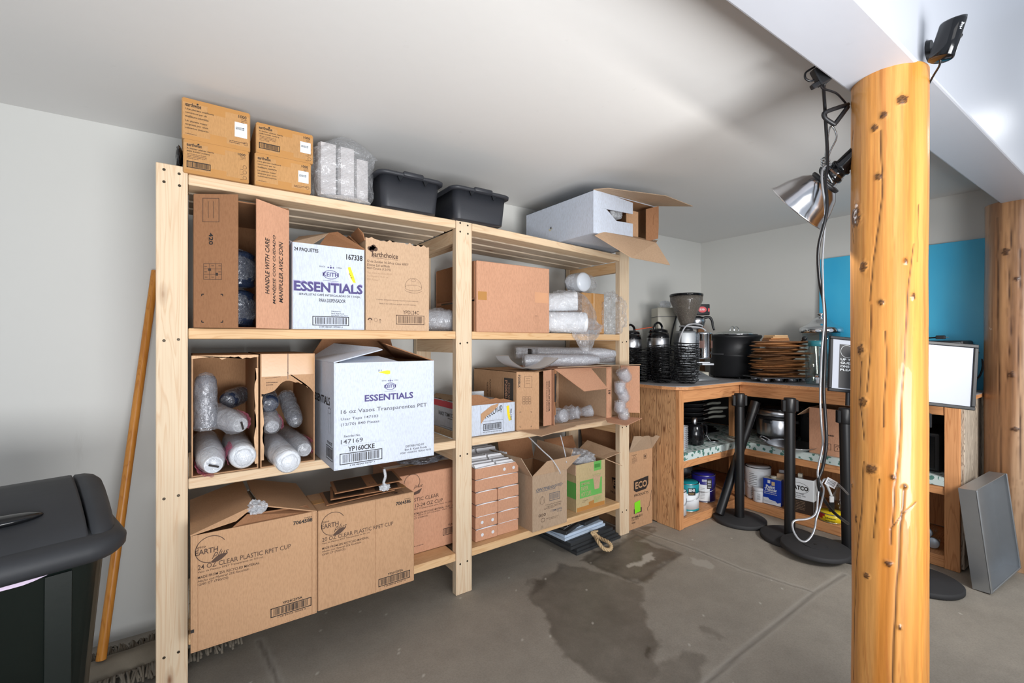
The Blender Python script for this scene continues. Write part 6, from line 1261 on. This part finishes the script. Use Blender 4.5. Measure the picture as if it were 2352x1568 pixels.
can('yellow round tin of paste wax with a red corner, lower right cabinet shelf', 3.445, 1.225, .072, .056, ((0, 1, YELC),), deco=dwax, bail=False, name='wax_tin', cat='tin')
can('pale green slim can half hidden by the log post, lower right shelf', 3.47, 1.045, .04, .13, ((0, 1, plain('can_sage', (176, 184, 168), .4)),), bail=False, name='spray_can', cat='can')
# upper shelf of the long leg
ck = thing('slow_cooker', 'stainless and black slow cooker on the ivy liner behind the stanchions', 'slow cooker', (3.665, 1.665, ZS), 0); m = MB(); m.lathe([(.001, .0), (.125, 0), (.135, .012), (.137, .035)], BLK, 40); m.lathe([(.137, .035), (.139, .04), (.141, .155), (.139, .16)], STEEL, 40); m.lathe([(.139, .16), (.140, .162), (.138, .185)], BLK, 40); m.lathe([(.138, .185), (.143, .188), (.141, .225), (.13, .23), (.001, .231)], STEEL, 40); m.build('cooker_body', ck)
m = MB(); m.lathe([(.135, .231), (.130, .240), (.05, .258), (.001, .26)], BLKG, 36); m.build('lid', ck); m = MB(); m.box((-.165, -.03, .135), (-.135, .03, .16), BLK, .004); m.box((-.03, -.165, .135), (.03, -.135, .16), BLK, .004); m.build('handle', ck)
ls = thing('pan_lid', 'wide round steel skillet lying over the shelf edge, upside of the ivy liner', 'pan', (3.40, 1.455, ZS + .001)); m = MB(); m.lathe([(.001, 0), (.10, 0), (.15, .026), (.162, .030), (.163, .033), (.148, .030), (.098, .004), (.001, .003)], STEEL, 44); m.build('skillet_body', ls); m = MB(); m.lathe([(.001, .0), (.012, .0), (.010, .02), (.001, .022)], BLK, 14, T=Matrix.Translation((.10, .06, .012))); m.tube([(-.03, .15, .03), (-.04, .19, .05), (.02, .20, .05), (.03, .155, .03)], .005, STEEL, 6); m.build('side_handle', ls)
dk = thing('stock_pot', 'black pot standing behind the steel skillet in the cabinet', 'pot', (3.70, 1.38, ZS)); m = MB(); m.lathe([(.001, 0), (.12, 0), (.125, .01), (.125, .26), (.13, .262), (.12, .262), (.12, .02), (.001, .015)], BLK, 32); m.build('pot_body', dk); m = MB(); m.box((-.16, -.03, .2), (-.124, .03, .215), BLK, .004); m.build('handle', dk)
c = Carton('open small cardboard box with handling symbols inside the cabinet, left of the log post', 3.395, 3.64, 1.125, 1.338, ZS, .800, KR2, 'top'); F = c.left; lines(F, .45, .55, .40, 1, .03, .03, INKB, 3); F.rect(.42, .74, .18, .14, INKB, 1, False, .0025); F.rect(.68, .74, .18, .14, INKB, 1, False, .0025); F.line(.47, .77, .53, .85, INKB, .003); F.line(.53, .77, .49, .81, INKB, .003); F.ring(.77, .80, .010, INKB, .003, 180, 360); F.line(.77, .80, .77, .85, INKB, .002); F.rect(.97, 0, .006, 1, KRD)
c.done(); c.flap([(0, c.D, c.H), (c.W, c.D, c.H), (c.W, c.D + .05, c.H - .05), (-.03, c.D + .06, c.H - .055)], KRL)
tb = thing('microwave', 'dark appliance with small silver badge on the cabinet shelf right of the log post', 'appliance', (3.46, .70, ZS)); m = MB(); m.box((0, 0, 0), (.40, .34, .22), BLK, .01); m.box((-.004, .02, .02), (0, .32, .20), BLKG, .001); m.build('housing', tb); m = MB(); m.cyl((-.004, .10, .17), (-.016, .10, .17), .010, CHROME); m.box((-.02, .05, .06), (-.004, .29, .075), BLKM, .002); m.build('front_trim', tb)
lidm = plain('lid_silver', (186, 196, 206), .35, .3)
for i, (y_, z_, a, lab) in enumerate(((.795, .205, .1, 'uppermost'), (.755, .150, -.2, 'middle'), (.815, .098, .2, 'lower left'), (.725, .098, .5, 'lower right'), (.872, .150, .0, 'leftmost middle'))):
    root = thing('glass_jar', lab + ' of the jars lying with lids outward at the cabinet bottom', 'jar', (3.44, y_, z_ + .001), a * .3, 'jars lying in the cabinet bottom'); T_ = Matrix.Rotation(PI / 2, 4, 'Y'); m = MB(); m.lathe([(.001, 0), (.026, .0), (.030, .012), (.030, .09), (.001, .095)], GLASS, 22, T=T_ @ Matrix.Translation((0, 0, .002))); m.build('glass_body', root)
    m = MB(); m.lathe([(.001, -.010), (.020, -.010), (.022, -.008), (.028, -.008), (.030, -.004), (.030, .008), (.001, .009)], lidm, 24, T=T_); m.build('lid', root)

# ================================================================ STANCHIONS
BASEM = plain('base_rubber', (42, 42, 44), .75, var=.25); POLE = plain('pole_black', (17, 17, 19), .4, var=.1)
def base_m(m, r=.168, z=0.0): m.lathe([(.001, z), (r, z), (r + .003, z + .004), (r + .003, z + .022), (r - .004, z + .026), (.065, z + .029), (.060, z + .031), (.001, z + .031)], BASEM, 52)
def stanchion(label, x, y, h=.885, r=.168, ang=0, lean=(0, 0)):
    root = thing('stanchion', label, 'stanchion', (x, y, .002), 0, 'black queue stanchions'); m = MB(); base_m(m, r); m.build('base', root)
    m = MB(); m.cyl((0, 0, .031), (lean[0], lean[1], h - .085), .0305, POLE, seg=30); m.build('pole', root)
    m = MB(); T_ = Matrix.Translation((lean[0], lean[1], 0)); m.lathe([(.032, h - .09), (.034, h - .086), (.034, h - .004), (.031, h), (.001, h)], POLE, 30, T=T_)
    for k in range(2): a = ang + k * PI; m.box((.030, -.012, h - .085), (.050, .012, h - .012), POLE, .003, T=T_ @ Matrix.Rotation(a, 4, 'Z'))
    m.build('belt_head', root); return root
stanchion('black stanchion nearest the cabinet inner corner, with an extra pole leaning on its base', 3.10, 1.655, .880, .165, RZ)
stanchion('black stanchion second from the inner corner, in front of the white and brown tin', 3.067, 1.318, .885, .163, RZ)
lb = thing('weighted_disc', 'loose round black stanchion base without a pole lying beside the log post', 'stanchion base', (2.958, 1.135, .0345)); m = MB(); base_m(m, .172); m.lathe([(.061, .0305), (.063, .0325), (.065, .0305)], BASEM, 40); m.lathe([(.001, .031), (.008, .0312), (.006, .028)], BLKM, 12); m.build('base', lb)
lp = thing('loose_pole', 'loose black pole leaning across behind the first stanchion', 'pole', (0, 0, 0)); p0 = Vector((3.015, 1.752, .040)); p1 = Vector((3.330, 1.660, .800)); lp.location = p0; m = MB(); m.cyl((0, 0, 0), p1 - p0, .0300, POLE, seg=30); m.cyl((p1 - p0) * .90, (p1 - p0) * 1.005, .033, POLE, seg=30); m.build('pole', lp)
s1 = stanchion('black stanchion holding the white and black notice, half hidden by the log post', 3.13, 1.03, .85, .14, RZ, (-.012, .010))
s2 = stanchion('black stanchion holding the blank white sign, right of the log post', 3.065, .695, .88, .165, RZ, (.01, .0))
def signf(label, c, w_, h, yaw, roll, pitch, deco=None):
    R3 = Matrix.Rotation(yaw, 4, 'Z') @ Matrix.Rotation(pitch, 4, 'X') @ Matrix.Rotation(roll, 4, 'Y'); root = thing('sign_frame', label, 'sign', c, 0, None, rot=R3.to_3x3()); m = MB(); b = .018
    for a_, b2 in (((-w_ / 2, 0, -h / 2), (w_ / 2, .018, -h / 2 + b)), ((-w_ / 2, 0, h / 2 - b), (w_ / 2, .018, h / 2)), ((-w_ / 2, 0, -h / 2 + b), (-w_ / 2 + b, .018, h / 2 - b)), ((w_ / 2 - b, 0, -h / 2 + b), (w_ / 2, .018, h / 2 - b))): m.box(a_, b2, BLK, .003)
    m.box((-w_ / 2 + .004, .012, -h / 2 + .004), (w_ / 2 - .004, .017, h / 2 - .004), BLK); m.build('frame', root)
    m = MB(); m.box((-w_ / 2 + b, .008, -h / 2 + b), (w_ / 2 - b, .011, h / 2 - b), plain('sign_sheet', (168, 173, 184), .3, var=.02) if 'sign_sheet' not in bpy.data.materials else bpy.data.materials['sign_sheet'])
    if deco: deco(m, w_, h, b)
    m.build('sign_sheet', root); m = MB(); m.cyl((0, .012, -h / 2 - .075), (0, .012, -h / 2), .012, BLK, seg=16); m.build('bracket', root); return root
def dec1(m, w_, h, b):
    W, H = w_ - 2 * b, h - 2 * b; F = Face(m, (-w_ / 2 + b, .0078, h / 2 - b), (W, 0, 0), (0, 0, -H)); F.rect(.20, .09, .60, .89, plain('poster_charcoal', (58, 58, 60), .5), .5)
    F.ring(.42, .23, .036, LABELW, .0015)
    for i, s_ in enumerate(('UP TO', 'GUESTS', 'ONE AT', 'PLEASE')): F.text(s_, .24, .375 + i * .070, (.40, .50, .46, .47)[i], .045, LABELW, .02, k=1.5)
V1 = atd(1953, 838, 2.66); V2 = atd(2134, 856, 2.36)
signf('framed notice with white lettering on black, tilted, left of the log post', V1, .235, .325, RZ - .02, .10, -.10, dec1)
signf('blank white sheet in a tilted black frame right of the log post', V2, .40, .335, RZ - .30, .10, -.10)

# ================================================================ METAL TRAY ON THE FLOOR
tr = thing('metal_tray', 'large aluminium tray standing on edge against the right log post', 'tray', (3.205, .525, .002), math.radians(-7)); L_, Hh, Dp = .41, .50, .065; tl = math.radians(7)
T_ = Matrix.Rotation(-math.radians(4), 4, 'Y') @ Matrix.Rotation(-math.radians(5), 4, 'X'); m = MB()
m.box((0, -.002, 0), (L_, 0.001, Hh), TRAYM, .0008, T=T_); m.build('tray_floor', tr); m = MB()
m.box((0, -Dp, 0), (L_, -.002, .003), TRAYM, 0, T=T_); m.box((0, -Dp, Hh - .003), (L_, -.002, Hh), TRAYM, 0, T=T_); m.box((-.003, -Dp, 0), (0, 0, Hh), TRAYM, 0, T=T_); m.box((L_ - .003, -Dp, 0), (L_, -.002, Hh), TRAYM, 0, T=T_)
m.box((-.004, -Dp - .006, -.000), (.010, -Dp, Hh), TRAYM, .002, T=T_); m.box((0, -Dp - .006, 0), (L_, -Dp, .008), TRAYM, .002, T=T_); m.box((L_ - .010, -Dp - .006, 0), (L_, -Dp, Hh), TRAYM, .002, T=T_); m.build('rim', tr)

# ================================================================ BIN, DUST MOP
A15 = math.radians(15); bn = thing('trash_bin', 'tall dark green black trash bin with dusty swing lid at the left edge', 'bin', (-.148, 1.562, .001), A15); W, D = .52, .38
def rr2(x0, x1, y0, y1, r, z, n=6):
    out = []
    for cx_, cy_, a0 in ((x1 - r, y0 + r, -90), (x1 - r, y1 - r, 0), (x0 + r, y1 - r, 90), (x0 + r, y0 + r, 180)):
        for k in range(n + 1): a = math.radians(a0 + 90 * k / n); out.append((cx_ + r * math.cos(a), cy_ + r * math.sin(a), z))
    return out
m = MB(); q = .075; m.loft([rr2(-W + q, -q, q * .8, D - q * .8, .05, 0), rr2(-W + .02, -.02, .02, D - .02, .06, .69), rr2(-W + .012, -.012, .012, D - .012, .06, .70)], BINB); 
for xx in (-.14, -.36): m.loft([[(xx + .055 * s_ - .0, .032 + .03 * (1 - k), .01 + .66 * k) if s_ in (0, 1) else (xx, 0, 0) for s_ in (0, 1)] + [(xx + .055 - .004, .0165 + .042 * (1 - k), .01 + .66 * k), (xx + .004, .0165 + .042 * (1 - k), .01 + .66 * k)] for k in (0, 1)], BINB, smooth=False)
m.build('bin_body', bn)
m = MB(); m.loft([rr2(-W - .008, .008, -.008, D + .008, .075, .685), rr2(-W - .022, .022, -.022, D + .022, .085, .700), rr2(-W - .024, .024, -.024, D + .024, .087, .722), rr2(-W - .010, .010, -.010, D + .010, .08, .742), rr2(-W + .03, -.03, .03, D - .03, .06, .748)], BINL); m.build('lid_rim', bn)
prof = [(.012, .735), (.020, .748), (.06, .775), (.13, .806), (.20, .830), (.27, .845), (.31, .846), (.34, .835), (.365, .80), (.37, .745)]
def lidsec(x, k=1.0): return [(x, D * .0 + y * k + (1 - k) * .19, .745 + (z - .745) * (k ** .5)) for y, z in prof] + [(x, .30, .742), (x, .08, .742)]
m = MB(); m.loft([lidsec(x, k) for x, k in ((-W + .05, .97), (-.30, 1), (-.16, 1), (-.064, 1), (-.058, .985))], BINL, smooth=True); fl_ = m.build('swing_flap', bn)
m = MB(); m.loft([lidsec(x, k) for x, k in ((-.051, .985), (-.030, .98), (-.012, .90), (.0, .72))], BINL); m.build('lid_cheek', bn); m = MB(); m.loft([lidsec(x, k) for x, k in ((-W + .0, .72), (-W + .012, .9), (-W + .03, .98), (-W + .043, .985))], BINL); m.build('lid_cheek', bn)
m = MB(); crumple(m, (-.205, .115, .800), (.075, .028, .014), BLKG, 0, 3, 1, 4, False, T=None); m.build('grip_recess', fl_)
m = MB(); m.grid(lambda u, v_: (-.10 - u * .44, .0135 - .004 * v_, .688 - .022 * v_ * (math.sin(PI * min(1, u * 1.1)) ** .5) + .002 * math.sin(u * 30)), 24, 2, plain('liner_lilac', (216, 196, 222), .5)); m.grid(lambda u, v_: (-.29 - u * .06, .0085, .684 - .016 * v_), 4, 1, plain('liner_red', (196, 78, 52), .5)); m.build('bin_liner', bn)
mop = thing('dust_mop', 'dust mop with varnished wooden handle leaning on the wall behind the bin', 'mop', (-.26, 2.24, .002))
HNDL = wood('handle_varnished', (206, 138, 58), (170, 100, 34), 2, False, .35)
hp = atd(237, 1500, 1.70); wt = ony(357, 622, YW - .022); inv = wm(mop).inverted(); m = MB(); m.cyl(inv @ Vector((-.265, 2.24, .07)), inv @ wt, .0155, HNDL, .0145, 20); m.build('handle', mop)
STRNG = plain('mop_yarn', (112, 104, 92), .9, var=.3, scale=30); CLOTH = plain('mop_cloth', (126, 118, 104), .9, var=.3, scale=14, bs=.4)
rzm = math.radians(5); Tm = Matrix.Rotation(rzm, 4, 'Z'); m = MB(); m.grid(lambda u, v_: (-.20 + u * .62, -.085 + v_ * .17, .030 + .030 * math.sin(PI * v_) + .008 * mnoise.noise(Vector((u * 7, v_ * 3, 1)))), 30, 10, CLOTH, T=Tm); m.box((-.16, -.05, .02), (.36, .05, .035), CLOTH, .01, T=Tm); m.build('mop_cloth', mop)
m = MB(); rd = random.Random(3)
for side in (-1, 1):
    for k in range(120):
        u = k / 119; x = -.20 + u * .62; y0 = side * .078; ln = rd.uniform(.05, .075); dx = rd.uniform(-.02, .02)
        m.tube([Tm @ Vector((x, y0, .032)), Tm @ Vector((x + dx * .5, y0 + side * ln * .5, .034 + rd.uniform(-.005, .012))), Tm @ Vector((x + dx, y0 + side * ln, .008 + rd.uniform(0, .02)))], .0045, STRNG, 5, sub=2)
for k in range(30): y = -.08 + .16 * k / 29; m.tube([Tm @ Vector((.41, y, .03)), Tm @ Vector((.425, y, .03)), Tm @ Vector((.44, y + rd.uniform(-.02, .02), .01))], .0045, STRNG, 5, sub=1); m.tube([Tm @ Vector((-.19, y, .03)), Tm @ Vector((-.22, y, .03)), Tm @ Vector((-.25, y + rd.uniform(-.02, .02), .01))], .0045, STRNG, 5, sub=1)
m.build('yarn_fringe', mop)['kind'] = 'stuff'

# ================================================================ CLAMP LAMP, CORDS, ADAPTER, SECURITY CAMERA
ax = Vector((-.05, .76, -.62)).normalized(); rc = atd(1831, 479, 1.50)
lm = thing('clamp_lamp', 'aluminium clamp lamp with bell reflector hanging beside the log post', 'lamp', rc, 0, None, rot=(-ax).to_track_quat('Z', 'Y').to_matrix())
RFL = NT('reflector_aluminium'); RFL = RFL.fin(srgb(205, 206, 210), .16, 1.0, RFL.noise(RFL.obj((1, 1, 14)), 3, 2), .1, .002)
m = MB(); m.lathe([(.103, -.001), (.106, .0), (.105, .003), (.099, .012), (.086, .045), (.066, .080), (.044, .100), (.030, .106), (.029, .140), (.026, .140), (.027, .104), (.042, .097), (.063, .078), (.083, .044), (.097, .011)], RFL, 48); m.build('reflector', lm)
m = MB(); m.lathe([(.030, .122), (.032, .124), (.032, .130), (.026, .140), (.026, .150), (.030, .152), (.030, .160), (.024, .164), (.024, .215), (.018, .228), (.001, .230)], BLKG, 28); m.build('socket', lm)
m = MB(); m.lathe([(.001, .030), (.012, .032), (.026, .046), (.028, .060), (.020, .085), (.012, .100), (.012, .115)], emis('lamp_glow', (255, 244, 226), 14), 24); m.build('bulb', lm)
m = MB(); WIRE = plain('zinc_wire', (186, 192, 196), .25, .9); inv = wm(lm).inverted()
def wt_(pts, t_, r, mat, **k): m.tube([inv @ atd(u, v, (t_[i] if isinstance(t_, (list, tuple)) else t_)) for i, (u, v) in enumerate(pts)], r, mat, **k)
T0 = 1.43
wt_([(1902, 440), (1898, 405), (1894, 378), (1897, 345), (1904, 300), (1910, 290), (1918, 300), (1921, 318), (1908, 345), (1899, 370)], T0, .0028, WIRE)
for k in range(4): wt_([(1886, 366 + k * 6), (1893, 362 + k * 6), (1904, 366 + k * 6), (1904, 371 + k * 6), (1893, 374 + k * 6), (1886, 369 + k * 6)], T0 - .005, .0022, WIRE)
wt_([(1886, 385), (1884, 395), (1896, 412), (1912, 425), (1914, 415), (1900, 396), (1890, 384)], T0 - .02, .0035, BLK)
wt_([(1893, 385), (1903, 405), (1912, 420)], T0 - .03, .0035, WIRE); m.build('spring_clamp', lm)
m = MB(); m.lathe([(.0445, .098), (.048, .100), (.048, .106), (.0445, .108)], BLK, 30); m.build('rubber_band', lm)
ld = bpy.data.lights.new('lamp_bulb_light', 'POINT'); ld.energy = 21; ld.color = (1, .965, .92); ld.shadow_soft_size = .022; lo = bpy.data.objects.new('lamp_bulb_light', ld); COL.objects.link(lo); lo.location = rc + ax * -.008
def cable(name, label, pts, r, mat, cat='cable', **k):
    m = MB(); P = [atd(u, v, t_) for u, v, t_ in pts]; m.tube(P, r, mat, 8, **k); o = m.build(name); return tag(o, label, cat)
CORD = plain('cord_black', (22, 22, 25), .35); CORDS = plain('cord_silver', (150, 152, 156), .25, .4)
cable('strap', 'black rubber tie-down strap looped round the top of the log post', [(1948, 240, 1.40), (1925, 247, 1.385), (1900, 256, 1.38), (1892, 262, 1.38), (1896, 272, 1.38), (1914, 284, 1.38), (1918, 284, 1.38), (1932, 266, 1.38), (1947, 246, 1.39)], .0065, BLK, 'strap')
cable('extension_cord', 'black cord running from the adapter down to the clamp lamp', [(1898, 185, 1.34), (1892, 200, 1.35), (1894, 240, 1.40), (1897, 290, 1.42), (1900, 340, 1.42), (1900, 380, 1.40), (1896, 420, 1.38), (1900, 470, 1.36), (1894, 510, 1.36), (1880, 570, 1.38), (1882, 640, 1.40), (1893, 700, 1.42), (1895, 760, 1.42), (1894, 830, 1.42), (1892, 900, 1.43), (1896, 960, 1.43), (1898, 1020, 1.43), (1889, 1075, 1.44), (1880, 1100, 1.44), (1884, 1130, 1.45), (1905, 1165, 1.46), (1925, 1185, 1.47), (1948, 1202, 1.52)], .0048, CORD)
cable('lamp_cord', 'silver and black twin cord hanging from the lamp with a loop near the stanchion bases', [(1946, 380, 1.46), (1920, 377, 1.42), (1897, 381, 1.40), (1888, 395, 1.385), (1889, 430, 1.37), (1896, 480, 1.37), (1893, 540, 1.38), (1889, 600, 1.39), (1891, 680, 1.40), (1893, 740, 1.41), (1888, 800, 1.42), (1885, 860, 1.42), (1884, 920, 1.43), (1887, 980, 1.43), (1890, 1020, 1.44), (1882, 1060, 1.44), (1878, 1090, 1.44), (1886, 1110, 1.44), (1892, 1125, 1.445), (1885, 1160, 1.45), (1875, 1190, 1.45), (1872, 1210, 1.45), (1864, 1230, 1.45), (1850, 1243, 1.45), (1835, 1238, 1.45), (1823, 1220, 1.45), (1820, 1202, 1.45), (1828, 1194, 1.45), (1850, 1192, 1.45), (1868, 1185, 1.45), (1876, 1170, 1.45), (1880, 1130, 1.45), (1888, 1108, 1.45), (1898, 1100, 1.45), (1925, 1112, 1.47), (1948, 1135, 1.52)], .0032, CORDS)
m = MB(); P = atd(1909, 1109, 1.44); R_ = Vector((Rt.x, Rt.y, 0)); T_ = Matrix(((Rt.x, Fw.x, 0, P.x), (Rt.y, Fw.y, 0, P.y), (0, 0, 1, P.z), (0, 0, 0, 1))) @ Matrix.Rotation(math.radians(28), 4, 'Y'); m.box((-.018, -.0005, -.012), (.018, .0005, .012), LABELW, 0, T=T_)
F = Face(m, T_ @ Vector((-.018, -.0006, .012)), T_.to_3x3() @ Vector((.036, 0, 0)), T_.to_3x3() @ Vector((0, 0, -.024)), .0004)
for k in range(7): F.rect(.12 + k * .11, .15, .05, .7, INKG)
tag(m.build('cord_tag'), 'small white printed tag on the cord below the counter shelf', 'tag')
ad = thing('power_adapter', 'black power adapter and splitter hanging under the beam edge', 'adapter', atd(1888, 176, 1.335), RZ); m = MB(); m.box((-.020, -.012, -.022), (.016, .012, .030), BLK, .003, T=Matrix.Rotation(-.5, 4, 'Y')); m.box((-.042, -.008, -.020), (-.018, .008, -.006), BLK, .002, T=Matrix.Rotation(-.5, 4, 'Y')); m.build('adapter_body', ad)
m = MB(); inv = wm(ad).inverted(); m.tube([inv @ atd(u, v, 1.335) for u, v in ((1870, 184), (1860, 186), (1850, 180), (1850, 168), (1860, 160), (1872, 153))], .003, CORD, 6); m.tube([inv @ atd(u, v, t_) for u, v, t_ in ((1886, 188, 1.34), (1888, 202, 1.35), (1905, 208, 1.36), (1922, 215, 1.37), (1935, 228, 1.39), (1945, 240, 1.40))], .003, CORD, 6); m.build('cord', ad)
cp = atd(2176, 90, 1.20); z_ = (atd(2191, 48, 1.20) - atd(2163, 132, 1.215)).normalized(); x_ = (Rt - z_ * Rt.dot(z_)).normalized(); y_ = z_.cross(x_); Rm = Matrix((x_, y_, z_)).transposed()
sc_ = thing('security_camera', 'black security camera mounted on the white beam above the log post', 'camera', cp, 0, None, rot=Rm); m = MB()
def oval(z, k=1.0, sx=.0235, sy=.030, n=24, tilt=0): return [(sx * k * math.cos(2 * PI * i / n), sy * k * math.sin(2 * PI * i / n), z + tilt * math.cos(2 * PI * i / n)) for i in range(n)]
m.loft([oval(-.050, .9), oval(-.048), oval(.040, 1, tilt=.005), oval(.047, .95, tilt=.008)], BLKG); F = Face(m, (-.004, -.0305, .040), (.0, .0, -.03), (-.012, .0, 0), .001); m.build('housing', sc_)
m = MB(); vs_, fs, x0, x1, y0, y1 = glyphs('ring', .01); m.add([(.006 - (v_[1] - y0) * .010, -.0300, .012 + (v_[0] - x0) * .011) for v_ in vs_], fs, LABELW); m.build('logo', sc_)
m = MB(); m.lathe([(.001, 0), (.007, 0), (.007, .003), (.003, .004), (.001, .004)], BLKM, 18, T=Matrix.Translation((.0215, -.008, .008)) @ Matrix.Rotation(PI / 2, 4, 'Y')); m.build('lens', sc_)
mp_ = ony(2131, 119, yb2(1.7)); inv = wm(sc_).inverted(); m = MB(); m.cyl(inv @ mp_, inv @ (mp_ + Vector((0, -.010, 0))), .030, BLK, .027, 30); m.tube([inv @ (mp_ + Vector((0, -.008, 0))), inv @ (mp_ + Vector((0.01, -.03, .004))), inv @ atd(2152, 125, 1.24), inv @ atd(2160, 122, 1.215)], .006, BLK, 10); m.build('mount', sc_)
m = MB(); m.tube([inv @ atd(u, v, t_) for u, v, t_ in ((2160, 133, 1.21), (2158, 150, 1.22), (2145, 172, 1.25), (2135, 190, 1.27), (2120, 215, 1.30), (2105, 225, 1.34))], .0028, CORD, 6); m.build('cord', sc_)
